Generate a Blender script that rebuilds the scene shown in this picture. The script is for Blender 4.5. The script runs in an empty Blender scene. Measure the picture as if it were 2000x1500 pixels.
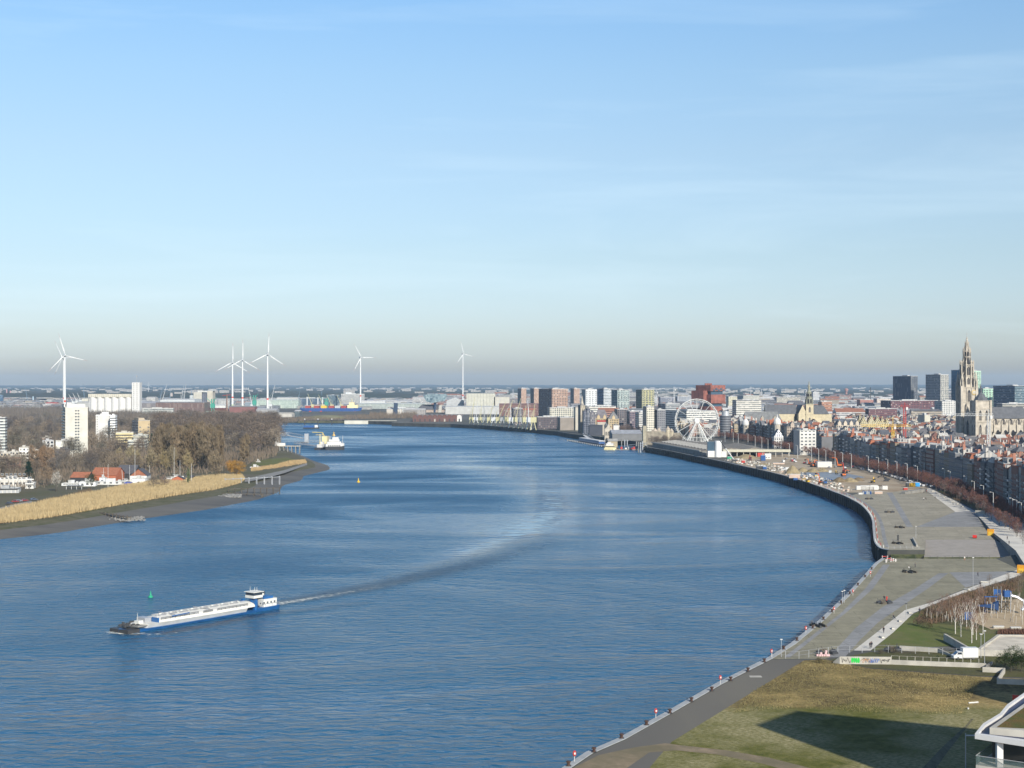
import bpy, math, random
import numpy as np
from mathutils import Vector, Matrix
from mathutils.geometry import tessellate_polygon
R = math.radians
rnd = random.Random(7)
SC = bpy.context.scene
COL = SC.collection
H = 76.0; F = 2778.0; HY = 750.0           # eye height over the river, focal length and horizon in photo pixels
cam_d = bpy.data.cameras.new('camera'); cam = bpy.data.objects.new('camera', cam_d); COL.objects.link(cam)
cam.location = (0, 0, H); cam.rotation_euler = (R(90), 0, 0)
cam_d.sensor_width = 36; cam_d.lens = 50; cam_d.clip_start = 1; cam_d.clip_end = 60000
SC.camera = cam
SUN = Vector((0.44, -0.90, 0)).normalized() * math.cos(R(29)); SUN.z = math.sin(R(29))
w = bpy.data.worlds.new('World'); SC.world = w; w.use_nodes = True
nt = w.node_tree; N = nt.nodes; L = nt.links
bg = N['Background']; bg.inputs[1].default_value = 0.122
sky = N.new('ShaderNodeTexSky'); sky.sky_type = 'NISHITA'; sky.sun_disc = False
sky.sun_elevation = R(29); sky.sun_rotation = math.atan2(SUN.x, SUN.y); sky.altitude = 50
sky.air_density = 1.0; sky.dust_density = 1.0; sky.ozone_density = 2.0
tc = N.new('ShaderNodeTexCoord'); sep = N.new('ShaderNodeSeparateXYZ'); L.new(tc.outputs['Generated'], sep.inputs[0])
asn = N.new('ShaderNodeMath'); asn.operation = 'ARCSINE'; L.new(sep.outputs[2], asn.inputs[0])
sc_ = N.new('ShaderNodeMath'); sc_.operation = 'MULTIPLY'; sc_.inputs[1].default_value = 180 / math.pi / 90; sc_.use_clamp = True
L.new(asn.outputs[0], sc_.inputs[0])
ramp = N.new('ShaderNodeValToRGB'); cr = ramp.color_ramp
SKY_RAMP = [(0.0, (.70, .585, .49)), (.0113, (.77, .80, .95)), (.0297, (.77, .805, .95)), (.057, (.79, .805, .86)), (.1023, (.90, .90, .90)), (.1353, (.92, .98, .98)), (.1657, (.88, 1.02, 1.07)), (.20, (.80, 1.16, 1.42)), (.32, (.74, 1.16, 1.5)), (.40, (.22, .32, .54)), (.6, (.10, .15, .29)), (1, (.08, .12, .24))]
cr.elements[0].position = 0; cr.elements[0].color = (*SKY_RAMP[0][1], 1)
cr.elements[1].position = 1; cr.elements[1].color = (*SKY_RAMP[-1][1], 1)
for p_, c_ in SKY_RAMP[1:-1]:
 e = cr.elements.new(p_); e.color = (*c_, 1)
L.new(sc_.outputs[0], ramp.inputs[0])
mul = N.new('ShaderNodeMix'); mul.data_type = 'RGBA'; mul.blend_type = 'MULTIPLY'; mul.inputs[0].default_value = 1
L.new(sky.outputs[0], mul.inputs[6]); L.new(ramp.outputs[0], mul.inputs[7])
mp = N.new('ShaderNodeMapping'); mp.inputs['Scale'].default_value = (1.1, 1.1, 11); mp.inputs['Rotation'].default_value = (0, R(9), 0)
L.new(tc.outputs['Generated'], mp.inputs[0])
cn = N.new('ShaderNodeTexNoise'); cn.inputs['Scale'].default_value = 2.2; cn.inputs['Detail'].default_value = 7; cn.inputs['Roughness'].default_value = .58; cn.inputs['Distortion'].default_value = .5
L.new(mp.outputs[0], cn.inputs[0])
cmr = N.new('ShaderNodeMapRange'); cmr.inputs[1].default_value = .5; cmr.inputs[2].default_value = .85; cmr.inputs[4].default_value = .27
L.new(cn.outputs[0], cmr.inputs[0])
mx = N.new('ShaderNodeMix'); mx.data_type = 'RGBA'; mx.inputs[7].default_value = (6.2, 7.4, 8.0, 1)
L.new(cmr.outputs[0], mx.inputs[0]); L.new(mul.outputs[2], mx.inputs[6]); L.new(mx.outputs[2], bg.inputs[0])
sl = bpy.data.lights.new('sun', 'SUN'); sl.energy = 5.0; sl.angle = R(.5); sl.color = (1, .93, .82)
so = bpy.data.objects.new('sun', sl); COL.objects.link(so); so.rotation_euler = SUN.to_track_quat('Z', 'Y').to_euler()
SC.view_settings.view_transform = 'Standard'; SC.view_settings.look = 'None'; SC.view_settings.exposure = 0.35; SC.view_settings.gamma = 1
SC.cycles.volume_bounces = 0; SC.cycles.max_bounces = 5; SC.cycles.transparent_max_bounces = 8
def G(px, py, z=6.0):                       # the point of the plane at height z seen at a photo pixel
 d = (H - z) * F / (py - HY)
 return Vector(((px - 1000) / F * d, d, z))
def X(px, d): return (px - 1000) / F * d
def Z(py, d): return H - (py - HY) * d / F
def tag(o, label=None, cat=None, group=None, kind=None):
 if label: o['label'] = label
 if cat: o['category'] = cat
 if group: o['group'] = group
 if kind: o['kind'] = kind
 return o
def empty(name, loc=(0, 0, 0), rz=0, label=None, cat=None, group=None):
 o = bpy.data.objects.new(name, None); COL.objects.link(o); o.location = loc; o.rotation_euler = (0, 0, rz)
 o.empty_display_size = .5
 return tag(o, label, cat, group)
def copy_tree(o, parent=None):
 c = o.copy(); COL.objects.link(c); c.parent = parent
 for ch in KIDS.get(o.name, []):
  copy_tree(ch, c)
 return c
KIDS = {}
def link_child(o, parent):
 o.parent = parent
 KIDS.setdefault(parent.name, []).append(o)
_mats = {}
def newmat(name):
 m = bpy.data.materials.new(name); m.use_nodes = True
 return m, m.node_tree.nodes, m.node_tree.links, m.node_tree.nodes['Principled BSDF']
def mat(name, col, rough=.7, var=.12, scale=.3, metal=0.0, spec=.3, emit=None):
 """plain surface with a little mottling of its own"""
 if name in _mats: return _mats[name]
 m, n, l, b = newmat(name)
 b.inputs['Roughness'].default_value = rough; b.inputs['Metallic'].default_value = metal
 b.inputs['Specular IOR Level'].default_value = spec
 b.inputs['Base Color'].default_value = (*col, 1)
 if var:
  t = n.new('ShaderNodeTexCoord'); no = n.new('ShaderNodeTexNoise'); no.inputs['Scale'].default_value = scale; no.inputs['Detail'].default_value = 5
  l.new(t.outputs['Object'], no.inputs[0])
  mr = n.new('ShaderNodeMapRange'); mr.inputs[1].default_value = .3; mr.inputs[2].default_value = .7
  mr.inputs[3].default_value = 1 - var * 1.4; mr.inputs[4].default_value = 1 + var; l.new(no.outputs[0], mr.inputs[0])
  x = n.new('ShaderNodeVectorMath'); x.operation = 'SCALE'; x.inputs[0].default_value = col
  l.new(mr.outputs[0], x.inputs['Scale']); l.new(x.outputs[0], b.inputs['Base Color'])
 _mats[name] = m
 return m
def ocmat(name, rough=.7, var=.12, scale=.15, spec=.3, win=None, attr=False):
 """surface that takes its colour from the object (obj.color); win=(bay, storey, width, height, seed) adds rows of window glass in UV metres"""
 if name in _mats: return _mats[name]
 m, n, l, b = newmat(name)
 oi = n.new('ShaderNodeObjectInfo')
 t = n.new('ShaderNodeTexCoord'); no = n.new('ShaderNodeTexNoise'); no.inputs['Scale'].default_value = scale; no.inputs['Detail'].default_value = 4
 l.new(t.outputs['Object'], no.inputs[0])
 mr = n.new('ShaderNodeMapRange'); mr.inputs[1].default_value = .3; mr.inputs[2].default_value = .7
 mr.inputs[3].default_value = 1 - var * 1.4; mr.inputs[4].default_value = 1 + var; l.new(no.outputs[0], mr.inputs[0])
 csrc = oi.outputs['Color']
 if attr:
  ca = n.new('ShaderNodeAttribute'); ca.attribute_name = 'Col'; csrc = ca.outputs['Color']
 x = n.new('ShaderNodeVectorMath'); x.operation = 'SCALE'; l.new(csrc, x.inputs[0]); l.new(mr.outputs[0], x.inputs['Scale'])
 colr = x.outputs[0]
 b.inputs['Roughness'].default_value = rough; b.inputs['Specular IOR Level'].default_value = spec
 if win:
  bay, st, ww, wh = win
  sp = n.new('ShaderNodeSeparateXYZ'); l.new(t.outputs['UV'], sp.inputs[0])
  def band(out, period, width):
   a = n.new('ShaderNodeMath'); a.operation = 'DIVIDE'; a.inputs[1].default_value = period; l.new(out, a.inputs[0])
   f = n.new('ShaderNodeMath'); f.operation = 'FRACT'; l.new(a.outputs[0], f.inputs[0])
   s = n.new('ShaderNodeMath'); s.operation = 'SUBTRACT'; s.inputs[1].default_value = .5; l.new(f.outputs[0], s.inputs[0])
   ab = n.new('ShaderNodeMath'); ab.operation = 'ABSOLUTE'; l.new(s.outputs[0], ab.inputs[0])
   c = n.new('ShaderNodeMath'); c.operation = 'LESS_THAN'; c.inputs[1].default_value = width / period / 2; l.new(ab.outputs[0], c.inputs[0])
   fl = n.new('ShaderNodeMath'); fl.operation = 'FLOOR'; l.new(a.outputs[0], fl.inputs[0])
   return c.outputs[0], fl.outputs[0]
  bu, iu = band(sp.outputs[0], bay, ww); bv, iv = band(sp.outputs[1], st, wh)
  mm = n.new('ShaderNodeMath'); mm.operation = 'MULTIPLY'; l.new(bu, mm.inputs[0]); l.new(bv, mm.inputs[1])
  cv = n.new('ShaderNodeCombineXYZ'); l.new(iu, cv.inputs[0]); l.new(iv, cv.inputs[1]); l.new(oi.outputs['Random'], cv.inputs[2])
  wn = n.new('ShaderNodeTexWhiteNoise'); l.new(cv.outputs[0], wn.inputs[0])
  gl = n.new('ShaderNodeValToRGB'); gl.color_ramp.interpolation = 'CONSTANT'
  g = gl.color_ramp; g.elements[0].color = (.02, .028, .04, 1); g.elements[1].position = .55; g.elements[1].color = (.05, .065, .085, 1)
  e = g.elements.new(.86); e.color = (.28, .27, .25, 1)
  l.new(wn.outputs[0], gl.inputs[0])
  mi = n.new('ShaderNodeMix'); mi.data_type = 'RGBA'; l.new(mm.outputs[0], mi.inputs[0]); l.new(colr, mi.inputs[6]); l.new(gl.outputs[0], mi.inputs[7])
  colr = mi.outputs[2]
  rr = n.new('ShaderNodeMapRange'); rr.inputs[3].default_value = rough; rr.inputs[4].default_value = .15; l.new(mm.outputs[0], rr.inputs[0]); l.new(rr.outputs[0], b.inputs['Roughness'])
 l.new(colr, b.inputs['Base Color'])
 _mats[name] = m
 return m
class MB:
 """collects shapes (with UVs in metres) and links them as ONE mesh object"""
 def __init__(s): s.v = []; s.f = []; s.m = []; s.uv = []; s.col = None; s.cols = []
 def face(s, pts, mi=0, uv=None):
  b = len(s.v); s.v += [tuple(p) for p in pts]; s.f.append(tuple(range(b, b + len(pts)))); s.m.append(mi)
  if s.col is not None: s.cols += [s.col.get(mi, (.3, .3, .3))] * len(pts)
  if uv is None:
   p0 = Vector(pts[0]);
   e = Vector(pts[1]) - p0; lng = e.length or 1; e = e / lng
   nrm = e.cross(Vector(pts[2]) - Vector(pts[1]))
   k = nrm.normalized().cross(e) if nrm.length > 1e-9 else Vector((0, 0, 1))
   uv = [((Vector(p) - p0).dot(e), (Vector(p) - p0).dot(k)) for p in pts]
  s.uv += uv
 def box(s, x0, x1, y0, y1, z0, z1, mi=0, top=None, bottom=False):
  t = mi if top is None else top
  a = [(x0, y0), (x1, y0), (x1, y1), (x0, y1)]
  for i in range(4):
   p, q = a[i], a[(i + 1) % 4]
   s.face([(*p, z0), (*q, z0), (*q, z1), (*p, z1)], mi)
  s.face([(x0, y0, z1), (x1, y0, z1), (x1, y1, z1), (x0, y1, z1)], t)
  if bottom: s.face([(x0, y1, z0), (x1, y1, z0), (x1, y0, z0), (x0, y0, z0)], mi)
  return s
 def prism(s, poly, z0, z1, mi=0, top=None, bottom=False):
  t = mi if top is None else top; n = len(poly)
  for i in range(n):
   p, q = poly[i], poly[(i + 1) % n]
   s.face([(p[0], p[1], z0), (q[0], q[1], z0), (q[0], q[1], z1), (p[0], p[1], z1)], mi)
  s.flat(poly, z1, t)
  if bottom: s.flat(poly[::-1], z0, mi)
  return s
 def flat(s, poly, z, mi=0):
  if len(poly) <= 4:
   s.face([(p[0], p[1], z) for p in poly], mi, [(p[0], p[1]) for p in poly]); return s
  tr = tessellate_polygon([[Vector((p[0], p[1], 0)) for p in poly]])
  for a, b, c in tr:
   pa, pb, pc = poly[a], poly[b], poly[c]
   if (pb[0]-pa[0])*(pc[1]-pa[1]) - (pb[1]-pa[1])*(pc[0]-pa[0]) < 0: pb, pc = pc, pb
   s.face([(q[0], q[1], z) for q in (pa, pb, pc)], mi, [(q[0], q[1]) for q in (pa, pb, pc)])
  return s
 def ring(s, rings, mi=0, cap=True):
  """loft through closed rings of equal count"""
  n = len(rings[0])
  for r0, r1 in zip(rings, rings[1:]):
   for i in range(n):
    j = (i + 1) % n
    s.face([r0[i], r0[j], r1[j], r1[i]], mi)
  if cap:
   s.face(list(rings[-1]), mi); s.face(list(rings[0])[::-1], mi)
  return s
 def cyl(s, x, y, z0, z1, r0, r1=None, n=10, mi=0, sy=1.0, cap=True, ph=0.0):
  r1 = r0 if r1 is None else r1
  c = [(math.cos(2 * math.pi * i / n + ph), math.sin(2 * math.pi * i / n + ph)) for i in range(n)]
  return s.ring([[(x + a * r0, y + b * r0 * sy, z0) for a, b in c], [(x + a * r1, y + b * r1 * sy, z1) for a, b in c]], mi, cap)
 def lathe(s, x, y, prof, n=12, mi=0, ph=0.0):
  c = [(math.cos(2 * math.pi * i / n + ph), math.sin(2 * math.pi * i / n + ph)) for i in range(n)]
  return s.ring([[(x + a * r, y + b * r, z) for a, b in c] for r, z in prof], mi)
 def tube(s, pts, r, n=5, mi=0, r1=None):
  pts = [Vector(p) for p in pts]; rings = []
  for i, p in enumerate(pts):
   d = (pts[min(i + 1, len(pts) - 1)] - pts[max(i - 1, 0)]).normalized()
   u = d.cross(Vector((0, 0, 1))); u = Vector((1, 0, 0)) if u.length < .05 else u.normalized(); v = d.cross(u)
   rr = r if r1 is None else r + (r1 - r) * i / (len(pts) - 1)
   rings.append([p + (u * math.cos(2 * math.pi * k / n) + v * math.sin(2 * math.pi * k / n)) * rr for k in range(n)])
  return s.ring(rings, mi)
 def bar(s, a, b, w, h=None, mi=0): return s.tube([a, b], w / 2, 4, mi)
 def gable(s, x0, x1, y0, y1, z0, z1, axis='x', mi=0, end=1, ov=0.0):
  """pitched roof; ridge runs along axis; ends closed with material end"""
  if axis == 'x':
   ym = (y0 + y1) / 2
   s.face([(x0 - ov, y0 - ov, z0), (x1 + ov, y0 - ov, z0), (x1 + ov, ym, z1), (x0 - ov, ym, z1)], mi)
   s.face([(x1 + ov, y1 + ov, z0), (x0 - ov, y1 + ov, z0), (x0 - ov, ym, z1), (x1 + ov, ym, z1)], mi)
   s.face([(x0, y1, z0), (x0, y0, z0), (x0, ym, z1)], end); s.face([(x1, y0, z0), (x1, y1, z0), (x1, ym, z1)], end)
  else:
   xm = (x0 + x1) / 2
   s.face([(x0 - ov, y1 + ov, z0), (x0 - ov, y0 - ov, z0), (xm, y0 - ov, z1), (xm, y1 + ov, z1)], mi)
   s.face([(x1 + ov, y0 - ov, z0), (x1 + ov, y1 + ov, z0), (xm, y1 + ov, z1), (xm, y0 - ov, z1)], mi)
   s.face([(x0, y0, z0), (x1, y0, z0), (xm, y0, z1)], end); s.face([(x1, y1, z0), (x0, y1, z0), (xm, y1, z1)], end)
  return s
 def hip(s, x0, x1, y0, y1, z0, z1, ins=None, mi=0):
  w, d = x1 - x0, y1 - y0
  i = (min(w, d) / 2) if ins is None else ins
  if w >= d:
   ym = (y0 + y1) / 2; a, b = (x0 + i, ym, z1), (x1 - i, ym, z1)
   s.face([(x0, y0, z0), (x1, y0, z0), b, a], mi); s.face([(x1, y1, z0), (x0, y1, z0), a, b], mi)
   s.face([(x0, y1, z0), (x0, y0, z0), a], mi); s.face([(x1, y0, z0), (x1, y1, z0), b], mi)
  else:
   xm = (x0 + x1) / 2; a, b = (xm, y0 + i, z1), (xm, y1 - i, z1)
   s.face([(x0, y1, z0), (x0, y0, z0), a, b], mi); s.face([(x1, y0, z0), (x1, y1, z0), b, a], mi)
   s.face([(x0, y0, z0), (x1, y0, z0), a], mi); s.face([(x1, y1, z0), (x0, y1, z0), b], mi)
  return s
 def xf(s, M):
  s.v = [tuple(M @ Vector(p)) for p in s.v]; return s
 def mesh(s, name, mats):
  me = bpy.data.meshes.new(name); me.from_pydata(s.v, [], s.f)
  for m in (mats if isinstance(mats, (list, tuple)) else [mats]): me.materials.append(m)
  me.polygons.foreach_set('material_index', s.m)
  ul = me.uv_layers.new(name='UVMap'); ul.data.foreach_set('uv', np.array(s.uv, dtype=np.float32).ravel())
  if s.cols:
   ca = me.color_attributes.new('Col', 'FLOAT_COLOR', 'CORNER'); ca.data.foreach_set('color', np.array([(*c, 1) for c in s.cols], dtype=np.float32).ravel())
  me.update(); return me
 def build(s, name, mats, parent=None, color=None, smooth=False):
  return mesh_obj(name, s.mesh(name, mats), parent, color, smooth)
def mesh_obj(name, me, parent=None, color=None, smooth=False, loc=None):
 o = bpy.data.objects.new(name, me); COL.objects.link(o)
 if parent: link_child(o, parent)
 if color: o.color = (*color, 1)
 if loc is not None: o.location = loc
 if smooth:
  me.polygons.foreach_set('use_smooth', [True] * len(me.polygons))
 return o
def dist_poly(P, line):
 """distance of points P (n,2) to a polyline, and position 0..1 along it"""
 line = np.array(line, float); best = np.full(len(P), 1e9); pos = np.zeros(len(P))
 seg = np.linalg.norm(line[1:] - line[:-1], axis=1); cum = np.concatenate([[0], np.cumsum(seg)]); T = cum[-1]
 for i in range(len(line) - 1):
  a, b = line[i], line[i + 1]; ab = b - a
  t = np.clip(((P - a) @ ab) / (ab @ ab), 0, 1); q = a + t[:, None] * ab
  d = np.linalg.norm(P - q, axis=1); m = d < best; best[m] = d[m]; pos[m] = (cum[i] + t[m] * seg[i]) / T
 return best, pos
def in_poly(x, y, poly):
 c = False; n = len(poly); j = n - 1
 for i in range(n):
  xi, yi = poly[i][0], poly[i][1]; xj, yj = poly[j][0], poly[j][1]
  if (yi > y) != (yj > y) and x < (xj - xi) * (y - yi) / (yj - yi) + xi: c = not c
  j = i
 return c
def PG(pts, z=6.0): return [G(a, b, z).xy.to_tuple() for a, b in pts]
# ================================================================ water, land, haze
def river_material():
 m, n, l, b = newmat('river_water')
 t = n.new('ShaderNodeTexCoord'); at = n.new('ShaderNodeAttribute'); at.attribute_name = 'calm'
 ab = n.new('ShaderNodeAttribute'); ab.attribute_name = 'churn'
 def noise(scale, stretch, rot, detail=3, dist=.4):
  mp = n.new('ShaderNodeMapping'); mp.inputs['Scale'].default_value = (scale, scale * stretch, scale); mp.inputs['Rotation'].default_value = (0, 0, R(rot))
  l.new(t.outputs['Object'], mp.inputs[0])
  no = n.new('ShaderNodeTexNoise'); no.inputs['Scale'].default_value = 1; no.inputs['Detail'].default_value = detail; no.inputs['Distortion'].default_value = dist
  l.new(mp.outputs[0], no.inputs[0]); return no.outputs[0]
 def M(op, a, b_=None, cl=False):
  x = n.new('ShaderNodeMath'); x.operation = op; x.use_clamp = cl
  for i, q in enumerate((a, b_)):
   if q is None: continue
   if isinstance(q, (int, float)): x.inputs[i].default_value = q
   else: l.new(q, x.inputs[i])
  return x.outputs[0]
 fine = noise(.17, 2.1, 6, 5, .7); mid = noise(.075, 2.4, -10, 2, .5); big = noise(.02, 2.0, 12, 2, .3)
 patch = noise(.0045, 2.2, -12, 5, 1.2); patch2 = noise(.0012, 3.0, 10, 3, .8)
 hgt = M('ADD', M('ADD', M('MULTIPLY', fine, 5.5), M('MULTIPLY', mid, 2.4)), M('MULTIPLY', big, 1.6))
 g = n.new('ShaderNodeMapRange'); g.inputs[1].default_value = .36; g.inputs[2].default_value = .66; g.inputs[3].default_value = .28; g.inputs[4].default_value = 1.4; l.new(patch, g.inputs[0])
 g2 = n.new('ShaderNodeMapRange'); g2.inputs[1].default_value = .38; g2.inputs[2].default_value = .62; g2.inputs[3].default_value = .55; g2.inputs[4].default_value = 1.2; l.new(patch2, g2.inputs[0])
 amp = M('MULTIPLY', M('MULTIPLY', g.outputs[0], g2.outputs[0]), M('SUBTRACT', 1.0, M('MULTIPLY', M('MULTIPLY', at.outputs['Fac'], M('ADD', .62, mid)), 1.1, True)))
 amp = M('ADD', amp, M('MULTIPLY', ab.outputs['Fac'], 1.6))
 bp = n.new('ShaderNodeBump'); bp.inputs['Distance'].default_value = 1.0
 l.new(M('MULTIPLY', hgt, amp), bp.inputs['Height']); bp.inputs['Strength'].default_value = .8
 l.new(bp.outputs[0], b.inputs['Normal'])
 rg = n.new('ShaderNodeMapRange'); rg.inputs[1].default_value = 0; rg.inputs[2].default_value = 1.4; rg.inputs[3].default_value = .06; rg.inputs[4].default_value = .30; l.new(amp, rg.inputs[0])
 sy = n.new('ShaderNodeSeparateXYZ'); l.new(t.outputs['Object'], sy.inputs[0])
 ry = n.new('ShaderNodeMapRange'); ry.inputs[1].default_value = 420; ry.inputs[2].default_value = 1100; ry.inputs[4].default_value = .19; l.new(sy.outputs[1], ry.inputs[0])
 l.new(M('ADD', rg.outputs[0], M('MULTIPLY', ry.outputs[0], amp)), b.inputs['Roughness'])
 mi = n.new('ShaderNodeMix'); mi.data_type = 'RGBA'; mi.inputs[6].default_value = (.016, .088, .175, 1); mi.inputs[7].default_value = (.045, .045, .04, 1)
 l.new(M('MULTIPLY', ab.outputs['Fac'], .7), mi.inputs[0])
 af = n.new('ShaderNodeAttribute'); af.attribute_name = 'foam'
 fn = noise(.55, 1.8, 0, 6, .8)
 fo = n.new('ShaderNodeMapRange'); fo.inputs[1].default_value = .80; fo.inputs[2].default_value = 1.05; l.new(M('ADD', fn, M('MULTIPLY', af.outputs['Fac'], .55)), fo.inputs[0])
 mi2 = n.new('ShaderNodeMix'); mi2.data_type = 'RGBA'; mi2.inputs[7].default_value = (.66, .66, .58, 1)
 l.new(fo.outputs[0], mi2.inputs[0]); l.new(mi.outputs[2], mi2.inputs[6]); l.new(mi2.outputs[2], b.inputs['Base Color'])
 b.inputs['IOR'].default_value = 1.45; b.inputs['Specular IOR Level'].default_value = .5
 return m
def build_river():
 ys = np.concatenate([np.linspace(-300, 200, 6), np.linspace(210, 700, 246), np.linspace(706, 1200, 84), np.geomspace(1210, 26000, 60)])
 xs = np.concatenate([np.linspace(-12000, -420, 18), np.linspace(-400, 300, 281), np.linspace(320, 12000, 18)])
 gx, gy = np.meshgrid(xs, ys); P = np.stack([gx.ravel(), gy.ravel()], 1)
 nx, ny = len(xs), len(ys)
 v = np.zeros((nx * ny, 3)); v[:, :2] = P
 idx = np.arange(nx * ny).reshape(ny, nx)
 f = np.stack([idx[:-1, :-1].ravel(), idx[:-1, 1:].ravel(), idx[1:, 1:].ravel(), idx[1:, :-1].ravel()], 1)
 me = bpy.data.meshes.new('river'); me.from_pydata(v.tolist(), [], f.tolist())
 calm_l = PG([(700, 1142), (800, 1117), (900, 1085), (985, 1055), (1050, 1022), (1085, 990), (1075, 965), (1050, 940), (960, 915), (880, 900), (840, 885)], 0)
 d, p = dist_poly(P, calm_l); wid = 11 + 46 * p
 calm = np.exp(-(d / wid) ** 2) * np.clip(p * 9, 0, 1) * .88 * (1 - .4 * p)
 wake_l = PG([(500, 1186), (560, 1176), (640, 1163), (740, 1145), (840, 1122), (930, 1100), (1010, 1078), (1090, 1052)], 0)
 d, p = dist_poly(P, wake_l); wid = 4.5 + 11 * p
 churn = np.exp(-(d / wid) ** 2) * (1 - p) ** .55 * .9
 foam = np.exp(-(d / (3.6 + 6 * p)) ** 2) * np.clip(1 - p * 1.7, 0, 1) * .88
 bow = PG([(222, 1234), (250, 1238), (300, 1239), (340, 1236)], 0)
 d, p = dist_poly(P, bow); foam = np.maximum(foam, np.exp(-(d / 2.6) ** 2) * (1 - .6 * p) * 1.2)
 side = PG([(330, 1238), (420, 1222), (530, 1200), (640, 1188), (700, 1180)], 0)
 d, p = dist_poly(P, side); churn = np.maximum(churn, np.exp(-(d / (2.2 + 2.5 * p)) ** 2) * .7 * (1 - p * .6));
 for nm, arr in (('calm', calm), ('churn', churn), ('foam', foam)):
  a = me.attributes.new(nm, 'FLOAT', 'POINT'); a.data.foreach_set('value', arr.astype(np.float32))
 me.materials.append(river_material()); me.update()
 o = bpy.data.objects.new('river', me); COL.objects.link(o); tag(o, 'blue rippled tidal river bending away to the right', kind='structure')
build_river()
def ground_mat(name, cols, scales, rough=.9, bump=0.0, bscale=1.0, stretch=(1, 1, 1)):
 """mottled ground: cols = two or three colours mixed by two noises (scale in 1/m)"""
 m, n, l, b = newmat(name)
 t = n.new('ShaderNodeTexCoord'); mp = n.new('ShaderNodeMapping'); mp.inputs['Scale'].default_value = stretch; l.new(t.outputs['Object'], mp.inputs[0])
 def no(s, d=6, r=.6):
  x = n.new('ShaderNodeTexNoise'); x.inputs['Scale'].default_value = s; x.inputs['Detail'].default_value = d; x.inputs['Roughness'].default_value = r; l.new(mp.outputs[0], x.inputs[0])
  y = n.new('ShaderNodeMapRange'); y.inputs[1].default_value = .35; y.inputs[2].default_value = .65; l.new(x.outputs[0], y.inputs[0]); return y.outputs[0]
 a = n.new('ShaderNodeMix'); a.data_type = 'RGBA'; a.inputs[6].default_value = (*cols[0], 1); a.inputs[7].default_value = (*cols[1], 1); l.new(no(scales[0]), a.inputs[0])
 out = a.outputs[2]
 if len(cols) > 2:
  c = n.new('ShaderNodeMix'); c.data_type = 'RGBA'; c.inputs[7].default_value = (*cols[2], 1); l.new(no(scales[1]), c.inputs[0]); l.new(out, c.inputs[6]); out = c.outputs[2]
 l.new(out, b.inputs['Base Color']); b.inputs['Roughness'].default_value = rough; b.inputs['Specular IOR Level'].default_value = .2
 if bump:
  x = n.new('ShaderNodeTexNoise'); x.inputs['Scale'].default_value = bscale; x.inputs['Detail'].default_value = 4; l.new(t.outputs['Object'], x.inputs[0])
  q = n.new('ShaderNodeBump'); q.inputs['Strength'].default_value = bump; q.inputs['Distance'].default_value = .3; l.new(x.outputs[0], q.inputs['Height']); l.new(q.outputs[0], b.inputs['Normal'])
 return m
def sett_mat(name, c0, c1, rot=0):
 """stone setts: fine rows with worn patches"""
 m, n, l, b = newmat(name)
 t = n.new('ShaderNodeTexCoord'); mp = n.new('ShaderNodeMapping'); mp.inputs['Rotation'].default_value = (0, 0, R(rot)); l.new(t.outputs['Object'], mp.inputs[0])
 br = n.new('ShaderNodeTexBrick'); br.inputs['Scale'].default_value = 1; br.inputs['Brick Width'].default_value = 1.6; br.inputs['Row Height'].default_value = .9; br.inputs['Mortar Size'].default_value = .05
 br.inputs['Color1'].default_value = (*c0, 1); br.inputs['Color2'].default_value = (*c1, 1); br.inputs['Mortar'].default_value = (*[c * .7 for c in c0], 1); l.new(mp.outputs[0], br.inputs[0])
 no = n.new('ShaderNodeTexNoise'); no.inputs['Scale'].default_value = .09; no.inputs['Detail'].default_value = 7; no.inputs['Roughness'].default_value = .65; l.new(mp.outputs[0], no.inputs[0])
 mr = n.new('ShaderNodeMapRange'); mr.inputs[1].default_value = .3; mr.inputs[2].default_value = .7; mr.inputs[3].default_value = .8; mr.inputs[4].default_value = 1.16; l.new(no.outputs[0], mr.inputs[0])
 x = n.new('ShaderNodeVectorMath'); x.operation = 'SCALE'; l.new(br.outputs[0], x.inputs[0]); l.new(mr.outputs[0], x.inputs['Scale'])
 b2 = n.new('ShaderNodeTexBrick'); b2.inputs['Scale'].default_value = 1; b2.inputs['Brick Width'].default_value = 19; b2.inputs['Row Height'].default_value = 5.5; b2.inputs['Mortar Size'].default_value = .16; b2.inputs['Mortar Smooth'].default_value = .6
 b2.inputs['Color1'].default_value = (1, 1, 1, 1); b2.inputs['Color2'].default_value = (.9, .9, .88, 1); b2.inputs['Mortar'].default_value = (.66, .65, .6, 1); l.new(mp.outputs[0], b2.inputs[0])
 st = n.new('ShaderNodeTexNoise'); st.inputs['Scale'].default_value = .6; st.inputs['Detail'].default_value = 8; st.inputs['Roughness'].default_value = .75; l.new(mp.outputs[0], st.inputs[0])
 sm = n.new('ShaderNodeMapRange'); sm.inputs[1].default_value = .28; sm.inputs[2].default_value = .72; sm.inputs[3].default_value = .82; sm.inputs[4].default_value = 1.15; l.new(st.outputs[0], sm.inputs[0])
 y = n.new('ShaderNodeVectorMath'); y.operation = 'MULTIPLY'; l.new(x.outputs[0], y.inputs[0]); l.new(b2.outputs[0], y.inputs[1])
 z = n.new('ShaderNodeVectorMath'); z.operation = 'SCALE'; l.new(y.outputs[0], z.inputs[0]); l.new(sm.outputs[0], z.inputs['Scale']); l.new(z.outputs[0], b.inputs['Base Color'])
 b.inputs['Roughness'].default_value = .85; b.inputs['Specular IOR Level'].default_value = .25
 return m
Q_LOW = [(1040, 1545), (1100, 1500), (1145, 1470), (1210, 1442), (1300, 1392), (1400, 1335), (1500, 1285), (1545, 1257), (1600, 1212), (1650, 1165), (1690, 1122), (1708, 1101), (1722, 1091)]
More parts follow.
